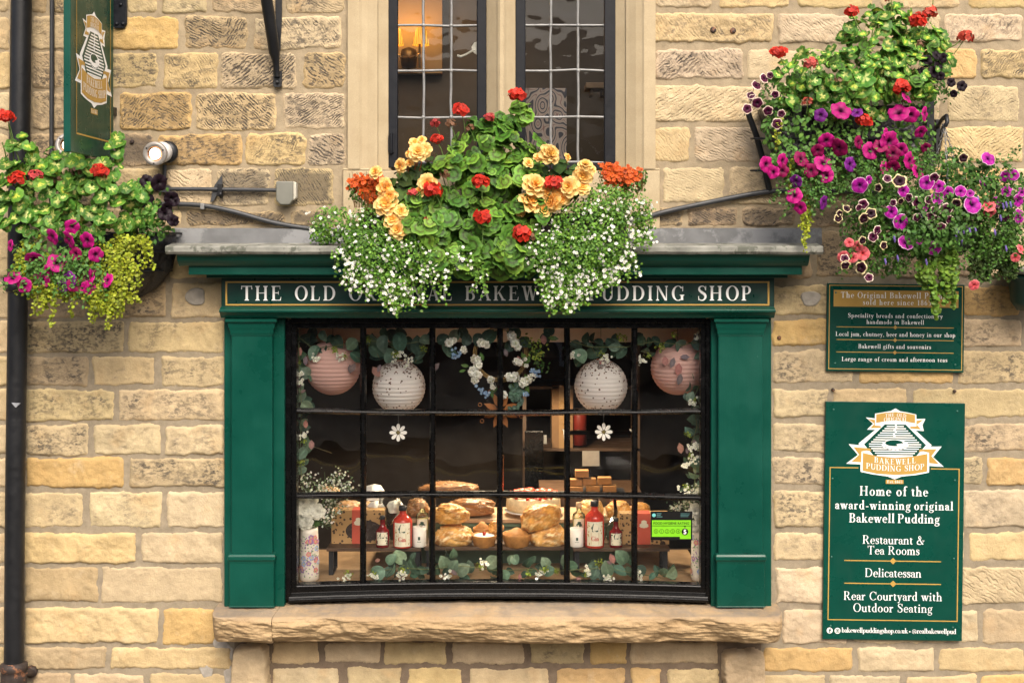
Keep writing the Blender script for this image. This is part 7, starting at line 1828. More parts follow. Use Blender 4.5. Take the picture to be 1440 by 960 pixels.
for k in range(40): mb.inst(LIM, np.array([W(755 + rng.normal() * 6, 492 + rng.normal() * 8, .11)]), np.array([[rng.normal() * .4, -1, .2]]), 5 * K(.11), tints(1, .7, 1.2), rng.uniform(0, 6, 1)); mb.inst(EUCD[0], np.array([W(726 + rng.normal() * 5, 553 + rng.normal() * 9, .11)]), np.array([[rng.normal() * .4, -1, .2]]), 3.5 * K(.11), tints(1, 1, 2), rng.uniform(0, 6, 1))
for (x, y, l, d_) in ((618, 510, 18, 1), (763, 470, 15, 0), (728, 500, 12, 0), (710, 490, 12, 1)): mb.inst(PNK[d_], np.array([W(x, y, .12)]), np.array([[0, -1, .2]]), l * K(.12), None, rng.normal(size=1) * .4)
part(mb, 'leaves', M['leaf'], wr)
for (x, y, r) in ((632, 482, 8), (637, 478, 7), (653, 492, 7), (678, 482, 9), (684, 484, 7), (669, 505, 9), (672, 514, 8), (666, 522, 9), (672, 527, 8), (668, 534, 7), (690, 534, 7), (694, 543, 6), (720, 472, 9), (724, 482, 9), (728, 488, 7), (726, 508, 7), (731, 510, 6), (716, 530, 8), (724, 530, 9), (736, 538, 9), (743, 533, 8), (749, 530, 7), (708, 555, 7), (740, 514, 4), (738, 505, 4)):
    mb = MB(); n = 7; c = np.array(W(x, y, .09)); d = unit(rng.normal(size=(n, 3)) + np.array([0, -1.1, 0])); mb.inst(WF, c + d * r * .5 * K(.09), d, rng.uniform(.52, .74, n) * r * K(.09), tints(n, .85, 1.05, .02), rng.uniform(0, 6, n)); part(mb, 'blossom', M['petal'], wr)
BF_ = floret((.20, .36, .62), (.5, .5, .4), 5, .46, .1)
for (x, y, r) in ((638, 500, 8), (645, 498, 6), (678, 548, 8), (684, 554, 6), (750, 523, 7), (756, 526, 5), (740, 555, 4)):
    mb = MB(); n = 9; mb.inst(BF_, np.array(W(x, y, .09)) + rng.normal(size=(n, 3)) * np.array([.5, .2, .5]) * r * K(.09), np.tile([0, -1, .1], (n, 1)) + rng.normal(size=(n, 3)) * .3, rng.uniform(.006, .010, n), None, rng.uniform(0, 6, n)); part(mb, 'blossom', M['petal'], wr)['label'] = 'small pale blue blossom cluster'
cf = thing('copper_flower', 'rusty copper star flower ornament hanging below the wreath behind the centre bar', 'ornament', W(704, 577, .14))
M['rustcopper'] = pm('rusted_copper', (.36, .135, .035), .5, .25, 20, .1, metal=.3)
for k in range(8):
    q = k * math.pi / 4 + .39; c = np.array(W(704, 577, .14)); mb = MB(); pts = [(.018, 0), (.045, .017), (.072, .014), (.10, 0), (.072, -.014), (.045, -.017)]
    mb.prism([(c[0] + a * math.cos(q) - e * math.sin(q), c[2] + a * math.sin(q) + e * math.cos(q)) for a, e in pts], .136 - .001 * (k % 2), .140); part(mb, 'petal', M['rustcopper'], cf)
    if k in (3, 4, 7, 0, 2):
        e = c + np.array([.118 * math.cos(q + .12), 0, .118 * math.sin(q + .12)]); mb = MB(); mb.tube([tuple(e + np.array([.010 * math.cos(w), 0, .010 * math.sin(w)])) for w in np.linspace(0, 2 * math.pi, 14)], .0022, 6); part(mb, 'curl', M['rustcopper'], cf)
mb = MB(); mb.lathe([(0, .012), (.012, .008), (.02, 0)], tuple(np.array(W(704, 577, .134))), 14, axis=(0, -1, 0)); part(mb, 'flower_centre', M['rustcopper'], cf)

# risers
def riser(x0, x1, ytop, b0, b1, label):
    zt_ = zpx(ytop, b0); xa, xb = W(x0, 0, b0)[0], W(x1, 0, b0)[0]
    t = thing('display_riser', label, 'riser', ((xa + xb) / 2, b0, ZF), 'walnut risers in the window display')
    mb = MB(); mb.box(xa, xb, b0, b1, zt_ - .018, zt_); part(mb, 'top_board', M['darkwood'], t, bevel=.002)
    for xx in (xa + .01, xb - .036):
        mb = MB(); mb.box(xx, xx + .026, b0 + .02, b0 + .032, ZF, zt_ - .018); mb.box(xx, xx + .026, b1 - .032, b1 - .02, ZF, zt_ - .018); mb.box(xx, xx + .026, b0 + .032, b1 - .032, ZF, ZF + .01); part(mb, 'leg', M['blackmetal'], t)
    return zt_
ZR = riser(459, 592, 770.5, .24, .46, 'dark wooden riser on black legs under the gin bottles on the left')
riser(597, 798, 769, .25, .46, 'dark wooden riser on black legs under the loaves in the middle')
riser(806, 942, 770.5, .24, .46, 'dark wooden riser on black legs under the gin bottles on the right')
sb = thing('display_shelf', 'sage green moulded shelf with a pale board behind the middle loaves', 'shelf', W(700, 740, .55))
zsh = zpx(727, .56)
mb = MB(); mb.box(W(560, 0, .52)[0], W(900, 0, .52)[0], .52, .86, zsh - .05, zsh - .022); mb.box(W(565, 0, .53)[0], W(895, 0, .53)[0], .535, .86, ZF, zsh - .05); part(mb, 'shelf_base', pm('sage_paint', (.10, .17, .12), .5), sb, bevel=.005)
mb = MB(); mb.box(W(556, 0, .5)[0], W(905, 0, .5)[0], .505, .86, zsh - .022, zsh); part(mb, 'shelf_board', M['shelfwood'], sb, bevel=.003)

# bread and cakes
def loaf(label, x0, y0, x1, y1, b, cols, kind='round', name='bread_loaf', dep=None, seeds=0, tilt=0, group=None):
    c = np.array(W((x0 + x1) / 2, (y0 + y1) / 2, b)); rx = (x1 - x0) / 2 * K(b); rz = (y1 - y0) / 2 * K(b); ry = dep or min(rx * .8, .09)
    nu, nv = 64, 40; sd = random.randint(0, 999)
    th = np.linspace(0, 2 * math.pi, nu, endpoint=False); ph = np.linspace(-math.pi / 2, math.pi / 2, nv)
    TH, PH = np.meshgrid(th, ph)
    d = np.stack([np.cos(PH) * np.cos(TH), np.cos(PH) * np.sin(TH), np.sin(PH)], -1)
    e = .82 if kind == 'long' else .92
    d2 = np.sign(d) * np.abs(d) ** e
    nz = fbm(d[..., 0] * 2.2 + sd, d[..., 2] * 2.2 + d[..., 1] * 1.7, sd, 4)
    nf = fbm(d[..., 0] * 9 + sd, d[..., 2] * 9 + d[..., 1] * 7, sd + 5, 3)
    sc = 1 + nz * .32 + nf * .12 - .10 * np.exp(-((d[..., 0] * .6 + d[..., 2] * .8 + nz * .5) / .10) ** 2) * (d[..., 2] > -.3)
    P = d2 * sc[..., None] * np.array([rx, ry, rz])
    P[..., 2] = np.where(P[..., 2] < -rz * .72, -rz * .72 + (P[..., 2] + rz * .72) * .15, P[..., 2]) 
    ca, cb, cc = [np.array(q) for q in cols]
    w = np.clip(.42 + nz * 3.0 + nf * 1.4 + d[..., 2] * .30, 0, 1)[..., None]; C = ca * (1 - w) + cb * w
    cr = np.exp(-(np.abs(fbm(d[..., 0] * 3.1 + sd, d[..., 2] * 4 + d[..., 1] * 2, sd + 9, 2)) / .018) ** 2)[..., None] * .8; C = C * (1 - cr) + cc * 1.05 * cr
    fl = np.clip((nf + nz * .8 - .10) * 6, 0, 1)[..., None]; C = C * (1 - fl) + cc * fl
    if tilt: ct, st = math.cos(tilt), math.sin(tilt); P = np.stack([P[..., 0] * ct - P[..., 2] * st, P[..., 1], P[..., 0] * st + P[..., 2] * ct], -1)
    idx = np.arange(nu * nv).reshape(nv, nu); nx = np.roll(idx, -1, 1)
    f = np.stack([idx[:-1], nx[:-1], nx[1:], idx[1:]], -1).reshape(-1, 4)
    mb = MB(); V = (P + c).reshape(-1, 3); mb.add(V, f, 0, True, Col=C.reshape(-1, 3))
    t = thing(name, label, 'bread', tuple(c), group); part(mb, 'crust', M['crust'], t)
    if seeds:
        mb = MB(); k = rng.choice(np.where((d[..., 2].ravel() > -.1))[0], seeds); dn = unit(d.reshape(-1, 3)[k]); T = small_leaf(.4, (.45, .33, .18), fold=.1)
        mb.inst(T, V[k] + rng.normal(size=(seeds, 3)) * .004 + dn * .001, dn, rng.uniform(.005, .009, seeds), tints(seeds, .4, 1.5, .1), rng.uniform(0, 6, seeds)); o = part(mb, 'seeds', M['crust'], t); o['kind'] = 'stuff'
    return t
GOLD = ((.72, .36, .08), (.36, .115, .018), (.84, .58, .26)); PALEB = ((.76, .44, .14), (.44, .16, .03), (.86, .68, .40)); DARKB = ((.27, .13, .05), (.15, .06, .02), (.40, .22, .10)); FLOUR = ((.62, .40, .20), (.45, .22, .08), (.74, .66, .54))
loaf('golden crusty oval loaf resting on the round loaf left of the centre bar', 608, 708, 659, 738, .33, GOLD)
loaf('floury split crusty loaf at the left end of the middle riser', 610, 737, 664, 770, .33, PALEB)
loaf('round golden cob balanced on top of another loaf right of the centre bar', 732, 708, 788, 747, .33, GOLD, tilt=.25)
loaf('pale crusty torn loaf at the right end of the middle riser', 745, 737, 797, 771, .33, PALEB, tilt=.12)
loaf('dark seeded bloomer on the upper board behind the middle bars', 591, 677, 671, 699, .72, DARKB, 'long', seeds=420)
loaf('long seeded brown loaf on the pale board behind the golden loaves', 627, 699, 696, 726, .60, DARKB, 'long', seeds=260)
loaf('round seeded roll behind the left gin bottles', 571, 701, 604, 728, .58, DARKB, seeds=220)
for (x0, y0, x1, y1, lb) in ((472, 703, 508, 718, 'white floury bread roll on top of the left patterned gift box'), (505, 704, 524, 719, 'small floury bread roll tucked behind the left glazing bar')): loaf(lb, x0, y0, x1, y1, .50, FLOUR, name='bread_roll')
loaf('pale floury loaf peeping from behind the left vase flowers', 445, 684, 478, 697, .50, FLOUR, name='bread_roll')
loaf('plaited golden loaf behind the right wine glass', 812, 703, 850, 728, .58, PALEB, 'long'); loaf('golden loaf behind the right patterned gift box', 852, 703, 888, 733, .58, GOLD); loaf('half hidden round loaf at the right glazing bar', 884, 706, 914, 728, .60, GOLD)
CR = pm('pastry_crust', (.40, .185, .05), .7, .25, 30, .5, 60)
def pie(label, xc, ytop, ybot, r, b, top, name='small_pie'):
    c = np.array(W(xc, ybot, b)); rr = r * K(b); h = (ybot - ytop) * K(b)
    t = thing(name, label, 'pie', tuple(c)); n = 36; mb = MB()
    mb.lathe([(0, 0), (rr * .72, 0), (rr * .78, .004), (rr * .96, h * .72), (rr * 1.0, h * .86), (rr * .97, h * .95), (rr * .88, h * .9), (rr * .8, h * .7)], c, n); part(mb, 'pastry_case', CR, t)
    mb = MB(); k = 1.30 if top == 'puff' else .98; mb.lathe([(rr * .88, h * .74), (rr * .78, h * .9), (rr * .62, h * (.55 + .40 * k)), (rr * .4, h * (.3 + .66 * k)), (rr * .2, h * k), (0, h * k)], c, n); part(mb, 'topping', {'icing': M['icing'], 'puff': CR, 'crumb': CR}[top], t)
    if top == 'icing': mb = MB(); mb.lathe([(max(1e-4, .011 * math.sin(a)), -.011 * math.cos(a)) for a in np.linspace(0, math.pi, 8)], c + np.array([.0, -rr * .3, h * 1.0 + .006]), 12); part(mb, 'cherry', M['cherry'], t)
    return t
pie('iced cherry tart with white icing in front of the centre bar', 681, 750, 768, 18, .30, 'icing', 'iced_tart')
pie('small golden pie with a raised crumbly lid right of the centre bar', 726.5, 748, 767.5, 21, .30, 'puff')
pie('small brown pie behind the iced cherry tart', 678, 740, 763, 13, .42, 'puff')
loaf('craggy golden scone on the middle riser behind the centre bar', 686, 732, 708, 751, .36, GOLD, name='scone')
ts = thing('cake_stand', 'white cake stand behind the middle bars carrying the strawberry tart', 'cake stand', W(750, 722, .62))
c = np.array(W(750, 716, .64)); mb = MB(); mb.lathe([(0, -.05), (.06, -.045), (.02, -.03), (.02, -.008), (.17, -.004), (.172, 0), (0, 0)], c, 36); mb.lathe([(.06, -.048), (.07, zsh - c[2])], c, 24); part(mb, 'plate', M['icing'], ts)
st = thing('strawberry_tart', 'large strawberry topped cream tart on the cake stand behind the middle bars', 'tart', tuple(c + np.array([0, 0, .001])))
mb = MB(); mb.lathe([(0, .002), (.155, .002), (.162, .02), (.158, .075), (.15, .082), (0, .084)], c, 40); part(mb, 'cream_cake', pm('flaked_cream', (.70, .58, .36), .7, .2, 40, .6, 90), st)
mb = MB(); n = 110; q = rng.uniform(0, 6.28, n); r_ = .145 * np.sqrt(rng.random(n)); T = ring_template([.05, .6, 1], [.35, .25, 0], [(1, 1, 1)] * 3, 10)
mb.inst(T, c + np.stack([r_ * np.cos(q), r_ * np.sin(q), np.full(n, .088) + rng.random(n) * .012], 1), rng.normal(size=(n, 3)) * .35 + np.array([0, -.2, 1]), rng.uniform(.014, .022, n), None, q); part(mb, 'strawberries', M['berry'], st)
for k in range(6): mb = MB(); a = math.pi * (1.1 + .16 * k); mb.lathe([(max(1e-4, .010 * math.sin(w)), -.010 * math.cos(w)) for w in np.linspace(0, math.pi, 8)], c + np.array([.148 * math.cos(a), .148 * math.sin(a), .088]), 10); part(mb, 'cherry', M['cherry'], st)

# bottles, candles, glasses
def curved_place(cx, cy, cz, rad):
    """(metres along the surface, metres up) -> point on an upright cylinder facing the street"""
    return lambda u, v, lf: (cx + (rad + lf) * math.sin(u / rad), cy - (rad + lf) * math.cos(u / rad), cz + v)
def patch_(mb, pl, u0, u1, v0, v1, lf, n=12, m=0):
    us = np.linspace(u0, u1, n + 1); V = [pl(u, v, lf) for u in us for v in (v0, v1)]; mb.add(V, [(2 * i, 2 * i + 2, 2 * i + 3, 2 * i + 1) for i in range(n)], m, True)
def bottle(label, xc, ytop, ybot, r, b, col, cap, big, ltop, lbot):
    c = np.array(W(xc, 0, b)); kb = K(b); H = (ybot - ytop) * kb; rr = r * kb; c[2] = ZR + .0008
    t = thing('liquor_bottle', label, 'bottle', tuple(c), 'gin bottles in the window display')
    hs_ = H * (.70 if big else .56); hn = H * (.80 if big else .72)
    mb = MB(); mb.lathe([(0, .0), (rr * .9, 0), (rr, .006), (rr, hs_ * .88), (rr * .93, hs_ * .97), (rr * .62, hs_ * 1.07), (rr * .36, hn), (rr * .34, H * .90), (rr * .38, H * .905)], c, 32, Col=np.array(col)); part(mb, 'glass_body', M['redgin'], t)
    mb = MB(); mb.lathe([(rr * .40, H * .885), (rr * .43, H * .89), (rr * .43, H * .99), (rr * .38, H), (0, H)], c, 20); part(mb, 'bottle_cap', M[cap], t)
    pl = curved_place(c[0], c[1], c[2], rr); v0, v1 = H * lbot, H * ltop; hw = rr * .92
    mb = MB(); patch_(mb, pl, -hw, hw, v0, v1, .0006); lb_ = part(mb, 'label_panel', M['label'], t)
    mb = MB(); vm = v0 + (v1 - v0) * .74; s_ = hw * .42
    ep = lambda ex, ey, lf: pl(ex / 400 * s_ * 1.25, vm - ey / 300 * s_, .0010 + lf)
    flat(mb, EMB['dia'], lambda ex, ey, lf: ep(ex * 1.35, ey * 2.2 - 20, lf), .0); flat(mb, EMB['bot'], lambda ex, ey, lf: ep(ex, ey * .8 + 100, lf), .0001)
    part(mb, 'label_crest', M['ink_green'], lb_)
    mb = MB()
    if big: flat(mb, [(-hw * .45, v0 + .01), (hw * .45, v0 + .01), (hw * .45, vm - s_ * 1.2), (-hw * .45, vm - s_ * 1.2)], lambda x, y, lf: pl(x, y, lf), .0011); 
    for k in range(26):
        u = rng.choice([-1, 1]) * hw * rng.uniform(.62, .95); v_ = rng.uniform(v0 + .004, v1 - .004); a = rng.uniform(0, 6); q = [(u + .0035 * math.cos(w + a), v_ + .006 * math.sin(w) * .7) for w in np.linspace(0, 6.28, 6, endpoint=False)]
        if k or not big: mb.add([pl(x, y, .0012) for x, y in q], [tuple(range(6))])
    part(mb, 'label_pattern', M['ink_black'] if not big else M['gold'], lb_)
    if big:
        mb = MB(); pn = lambda x, y, lf: pl(x, v0 + (v1 - v0) * .22 - y, .0014 + lf); write(mb, 'Gin', 0, 0, .026, .042, pn, 1.3); part(mb, 'label_lettering', M['ink_red'], lb_)
    return t
GINR, GIND = (.66, .085, .055), (.26, .02, .025)
bottle('tall pink gin bottle with a cream label on the left riser', 566.5, 714, 772, 13.4, .27, GINR, 'blackmetal', True, .62, .05)
bottle('small dark red gin bottle left of the tall one on the left riser', 538, 728, 772, 9.3, .27, GIND, 'blackmetal', False, .50, .10)
bottle('tall pink gin bottle with a cream label on the right riser', 836, 707, 772, 13.4, .27, GINR, 'blackmetal', True, .58, .06)
bottle('small dark red gin bottle right of the tall one on the right riser', 866, 731, 772, 9.2, .27, GIND, 'blackmetal', False, .50, .10)
def clear_bottle(label, xc, ytop, ybot, r, b):
    c = np.array(W(xc, ybot, b)); kb = K(b); H = (ybot - ytop) * kb; rr = r * kb; c[2] = ZR + .0008; H = zpx(ytop, b) - c[2]
    t = thing('clear_bottle', label, 'bottle', tuple(c)); mb = MB(); mb.lathe([(0, 0), (rr, 0), (rr, H * .66), (rr * .9, H * .72), (rr * .4, H * .78), (rr * .36, H * .9)], c, 28); part(mb, 'glass_body', M['clear'], t)
    mb = MB(); mb.lathe([(rr * .4, H * .86), (rr * .46, H * .9), (rr * .44, H), (0, H)], c, 16); part(mb, 'cork', M['cork'], t)
    mb = MB(); mb.lathe([(rr * .93, .004), (rr * .93, H * .60), (0, H * .60)], c, 24); part(mb, 'liqueur', pm('pale_liqueur', (.46, .42, .22), .15, .05), t)
    pl = curved_place(c[0], c[1], c[2], rr); mb = MB(); patch_(mb, pl, -rr * .9, rr * .9, H * .36, H * .62, .0007); part(mb, 'label_panel', M['label'], t)
    mb = MB(); vm = H * .50; ep = lambda ex, ey, lf: pl(ex / 400 * rr * .5, vm - ey / 300 * rr * .42, .0012 + lf); flat(mb, EMB['outline'], ep, 0); part(mb, 'label_crest', M['ink_green'], t)
clear_bottle('clear bottle of pale liqueur with a cork behind the left white candle', 594, 706, 766, 9, .36)
clear_bottle('clear bottle of pale liqueur with a cork behind the right white candle', 814, 706, 766, 9, .36)
def candle(label, xc, ytop, ybot, r, b):
    c = np.array(W(xc, ybot, b)); rr = r * K(b); c[2] = ZR + .0008; H = zpx(ytop, b) - c[2]; t = thing('candle_jar', label, 'candle', tuple(c))
    mb = MB(); mb.lathe([(0, 0), (rr * .95, 0), (rr, .004), (rr, H), (rr * .93, H), (rr * .92, H * .9), (0, H * .88)], c, 28); part(mb, 'jar', M['icing'], t)
    pl = curved_place(c[0], c[1], c[2], rr); mb = MB(); patch_(mb, pl, -.006, .006, H * .38, H * .55, .001); patch_(mb, pl, -.012, .012, H * .28, H * .30, .001); part(mb, 'jar_print', M['ink_green'], t)
candle('white candle jar beside the left tall gin bottle', 590, 740, 762, 9.5, .29); candle('white candle jar beside the right tall gin bottle', 811, 742, 764, 9.5, .29)
def goblet(label, xc, yrim, ybot, r, b):
    c = np.array(W(xc, ybot, b)); rr = r * K(b); H = zpx(yrim, b) - (ZR + .001); c[2] = ZR + .001; t = thing('stemmed_glass', label, 'glass', tuple(c)); mb = MB()
    mb.lathe([(rr * .7, 0), (rr * .68, .003), (.006, .010), (.005, H * .38), (rr * .5, H * .45), (rr * .95, H * .62), (rr, H * .75), (rr * .86, H)], c, 32, cap=False); part(mb, 'bowl', M['clear'], t)
    return c, H, rr
c, H, rr = goblet('balloon glass full of white meringues behind the left gin bottles', 548, 700, 768, 17, .40)
goblet('empty balloon gin glass between the right gin bottles', 852, 703, 769, 17, .38)
def meringue(lb, x, y, r, b):
    c = np.array(W(x, y, b)); rr = r * K(b); t = thing('meringue', lb, 'meringue', tuple(c)); mb = MB(); V = []; n = 20; N = 9
    for i in range(N):
        h = i / (N - 1); rad = rr * math.sqrt(max(0, 1 - (1.9 * h - .9) ** 2 if h > .47 else 1)) * (.85 + .15 * min(1, h * 2)) + (.0005 if h < 1 else 0)
        for j in range(n): q = 2 * math.pi * j / n; w = 1 + .16 * math.sin(5 * q + h * 5); V.append((c[0] + rad * w * math.cos(q), c[1] + rad * w * math.sin(q), c[2] + (h - .45) * rr * 1.55))
    f = [(i * n + j, i * n + (j + 1) % n, (i + 1) * n + (j + 1) % n, (i + 1) * n + j) for i in range(N - 1) for j in range(n)]; mb.add(V, f, 0, True); part(mb, 'meringue_shell', M['icing'], t)
meringue('white meringue in the left balloon glass, nearer the centre', 556, 712, 11, .42); meringue('white meringue beside the left balloon glass by the glazing bar', 529, 713, 11, .46); meringue('white meringue seen above the left horizontal bar', 526, 692, 14, .62)

# gift boxes
def pattern_mat():
    t = NT('patterned_kraft'); v = t.n("ShaderNodeTexVoronoi"); v.inputs['Scale'].default_value = 44; t.l(t.obj(), v.inputs['Vector']); v2 = t.n("ShaderNodeTexVoronoi"); v2.inputs['Scale'].default_value = 95; t.l(t.obj(), v2.inputs['Vector'])
    k = t.ramp(v.outputs['Distance'], [(0.30, 1.0), (0.36, 0.0)]); k2 = t.ramp(v2.outputs['Distance'], [(.28, 0.0), (.33, 1.0)]); k = t.math('MULTIPLY', k, k2)
    t.set(Base_Color=t.mix(k, (.42, .255, .11), (.06, .035, .02)), Roughness=.8); return t.m
M['kraftp'] = pattern_mat()
def gift(label, x0, x1, y0, b, band, win):
    zt_ = zpx(y0, b); z0_ = ZR + .0008; xa, xb = W(x0, 0, b)[0], W(x1, 0, b)[0]
    t = thing('gift_box', label, 'box', ((xa + xb) / 2, b + .04, z0_), 'patterned pudding boxes in the window display')
    mb = MB(); mb.box(xa, xb, b, b + .09, z0_, zt_); part(mb, 'carton', M['kraftp'], t, bevel=.0015)
    ba, bb_ = W(band[0], 0, b)[0], W(band[1], 0, b)[0]
    mb = MB(); mb.box(ba, bb_, b - .0012, b + .0905, z0_ + .0005, zt_ + .001); bd = part(mb, 'red_band', pm('coral_red_card', (.52, .085, .05), .6, .05), t)
    mb = MB(); cx_ = (ba + bb_) / 2; cz_ = z0_ + (zt_ - z0_) * .66; s_ = abs(bb_ - ba) * .40
    flat(mb, EMB['outline'], lambda ex, ey, lf: (cx_ + ex / 414 * s_, b - .0016 - lf, cz_ - ey / 300 * s_ * .8), 0); part(mb, 'band_crest', M['label'], bd)
    if win:
        wx, wy, wr_ = win; c = W(wx, wy, b); mb = MB(); mb.prism([(c[0] + wr_[0] * K(b) * math.cos(q), c[2] + wr_[1] * K(b) * math.sin(q)) for q in np.linspace(0, 2 * math.pi, 28, endpoint=False)], b - .0007, b + .002); part(mb, 'box_window', pm('dark_window_film', (.05, .035, .03), .2, .4, 30), t)
gift('patterned kraft gift box with a red band and dark oval window on the left riser', 466, 541, 717, .345, (495, 513), (512, 746, (26, 15)))
gift('patterned kraft gift box with a red band on the right riser', 872, 941, 722, .33, (896.5, 914.5), (932, 764, (4, 4)))

# vases with flowers
def vase(label, xc, ytop, ybot, r, b):
    c = np.array(W(xc, ybot, b)); c[2] = ZF + .0008; H = zpx(ytop, b) - c[2]; rr = r * K(b); t = thing('flower_vase', label, 'vase', tuple(c), 'painted china vases in the shop window')
    mb = MB(); mb.lathe([(0, 0), (rr * .8, 0), (rr * .97, .008), (rr, .03), (rr * .96, H * .55), (rr * .88, H * .9), (rr * .86, H), (rr * .78, H), (rr * .8, H * .9), (0, H * .88)], c, 32, Col=np.array((.66, .62, .56))); part(mb, 'vase_body', M['paint'], t)
    mb = MB(); pr = lambda h: rr * np.interp(h / H, [0, .1, .55, .9, 1], [.9, 1, .96, .88, .86])
    for k in range(150):
        u = rng.uniform(-1.35, 1.35); h = rng.uniform(.1, .86) * H; rad = pr(h); big = rng.random() < .14
        p_ = np.array([[c[0] + (rad + .0012) * math.sin(u), c[1] - (rad + .0012) * math.cos(u), c[2] + h]]); nn = np.array([[math.sin(u), -math.cos(u), 0]])
        cl = random.choice([(.62, .20, .24), (.28, .38, .68), (.30, .16, .40)]) if big else random.choice([(.12, .26, .12), (.18, .30, .16), (.30, .14, .34), (.20, .12, .28)])
        mb.inst(floret(cl, (.6, .5, .2), 5, .5, 0) if big else small_leaf(.4, cl, fold=0, bend=0), p_ + nn * k * .000004, nn, .015 if big else .010, None, rng.uniform(0, 6, 1))
    part(mb, 'painted_flowers', M['paint'], t)
    return c, H
vase('floral painted white vase at the far left of the window display', 435, 741, 812, 14, .15); vase('floral painted white vase at the far right behind the frame', 984, 741, 813, 12.5, .15)
def bouquet(label, xc, y0, whites, airy, b):
    t = thing('flower_bouquet', label, 'flowers', W(xc, y0, b)); mb = MB()
    for (x, y, r) in airy:
        for k in range(6): mb.tube([W(xc, y0, b), W((xc + x) / 2 + rng.normal() * 4, (y0 + y) / 2, b), W(x + rng.normal() * r, y + rng.normal() * r, b - .02)], .001, 4, Col=np.array((.1, .15, .06)))
        n = 46; c_ = np.array(W(x, y, b - .02)); mb.inst(small_leaf(.34, (.16, .22, .12)), c_ + rng.normal(size=(n, 3)) * r * .6 * K(b) * np.array([1, .4, 1]), rng.normal(size=(n, 3)) * .5 + np.array([0, -1, .2]), rng.uniform(.008, .016, n), tints(n, .5, 1.3, .2), rng.uniform(0, 6, n)); n = 26; mb.inst(WF, c_ + rng.normal(size=(n, 3)) * r * .7 * K(b) * np.array([1, .4, 1]) - np.array([0, .01, 0]), rng.normal(size=(n, 3)) * .4 + np.array([0, -1, .2]), rng.uniform(.004, .007, n), tints(n, .6, 1, .15), rng.uniform(0, 6, n))
    for k in range(14): a = rng.uniform(0, 6.28); mb.inst(small_leaf(.4, (.05, .11, .035)), np.array([W(xc + 14 * math.cos(a), y0 - 10 + 10 * math.sin(a), b - .01)]), np.array([[rng.normal() * .4, -1, .3]]), .05, tints(1), rng.uniform(0, 6, 1))
    part(mb, 'foliage', M['leaf'], t)
    for (x, y, r) in whites: bloom(t, WB[int(x) % 2], x, y, b - .05, r, 'blossom', stem=False)
def recol(T, col): v, f, c = T; m = c.mean(1, keepdims=True) / c.mean(); return v, f, np.clip(np.array(col) * (.75 + .25 * m), 0, 1)
WB = [recol(BEG[0], (.76, .76, .70)), recol(BEG[1], (.74, .75, .66))]
bouquet('big white blooms and airy lavender sprays in the left painted vase', 436, 742, [(428, 715, 14), (446, 719, 12), (430, 733, 12), (424, 705, 9), (440, 704, 8), (423, 725, 9)], [(465, 680, 14), (478, 672, 12), (450, 684, 12), (488, 690, 8), (432, 678, 10), (462, 700, 10), (470, 716, 10), (460, 732, 7)], .16)
bouquet('white blooms and pale sprays in the right painted vase beside the hygiene sticker', 980, 742, [(978, 718, 11), (984, 730, 11), (976, 740, 9)], [(966, 708, 8), (950, 712, 7), (975, 700, 9), (978, 685, 9), (968, 726, 6)], .16)

# fudge stack and the glass counter behind
fz = thing('fudge_tray', 'dark tray on the counter carrying stacked fudge blocks', 'tray', W(832, 694, .95))
mb = MB(); mb.pbox(795, 880, 692.5, 696, .88, 1.05); part(mb, 'tray', M['blackmetal'], fz, bevel=.002)
ct = thing('glass_counter', 'dim glass fronted shop counter with a curved pane behind the right panes', 'counter', W(840, 690, 1.1))
mb = MB(); mb.box(W(760, 0, .95)[0], W(905, 0, .95)[0], .93, 1.5, 0, zpx(697, .95)); part(mb, 'counter_base', M['darkwood'], ct)
mb = MB(); V = []; pr_ = [(1.45, zpx(604, 1.45)), (1.30, zpx(606, 1.30)), (1.18, zpx(616, 1.18)), (1.1, zpx(640, 1.1)), (1.07, zpx(690, 1.07))]
xa, xb = W(795, 0, 1.1)[0], W(893, 0, 1.1)[0]
for (y_, z_) in pr_: V += [(xa, y_, z_), (xb, y_, z_)]
mb.add(V, [(2 * i, 2 * i + 1, 2 * i + 3, 2 * i + 2) for i in range(4)], 0, True); part(mb, 'curved_pane', glassy('dim_counter_glass', (.9, .9, .9), 0, 0, ior=1.12), ct)
mb = MB(); 
for x_ in (xa, xb): mb.tube([(x_, y_, z_) for y_, z_ in pr_], .006, 6)
part(mb, 'pane_edge', M['came'], ct)
FL = [(800, 674, 'fudge block at the left end of the middle row of the stack'), (819.5, 673, 'fudge block in the middle row of the stack, second from left'), (841, 671.5, 'fudge block at the right end of the middle row of the stack'), (801, 684.5, 'fudge block at the bottom left of the stack'), (824.5, 683.5, 'fudge block in the centre of the bottom row of the stack'), (848, 683, 'fudge block at the bottom right of the stack'), (809, 661.5, 'topmost fudge block of the stack')]
FM = pm('caramel_fudge', (.28, .14, .045), .6, .15, 30, .3, 60)
for (x, y, lb) in FL:
    mb = MB(); w_ = 19; mb.pbox(x, x + w_, y, y + 9.6, .90 + (0 if y > 680 else .012), .97); o = mb.build('fudge_block', FM, loc=W(x + w_ / 2, y + 9, .93), bevel=.003); tag(o, lb, 'fudge', 'fudge blocks stacked on the counter')
cd2 = MB(); cd2.pbox(819, 843, 634, 655, .99, .995); o = cd2.build('price_card', pm('grey_card', (.34, .33, .29), .7), loc=W(831, 655, .99)); o.rotation_euler = (R(-6), 0, 0); tag(o, 'plain white card standing on the counter behind the right panes', 'card')
bx = thing('cardboard_box', 'tall brown cardboard box stacked on the shop shelves at the back', 'box', W(788, 630, 2.2))
mb = MB(); mb.pbox(776, 806, 542, 630, 2.1, 2.4); part(mb, 'carton', M['card'], bx, bevel=.004)
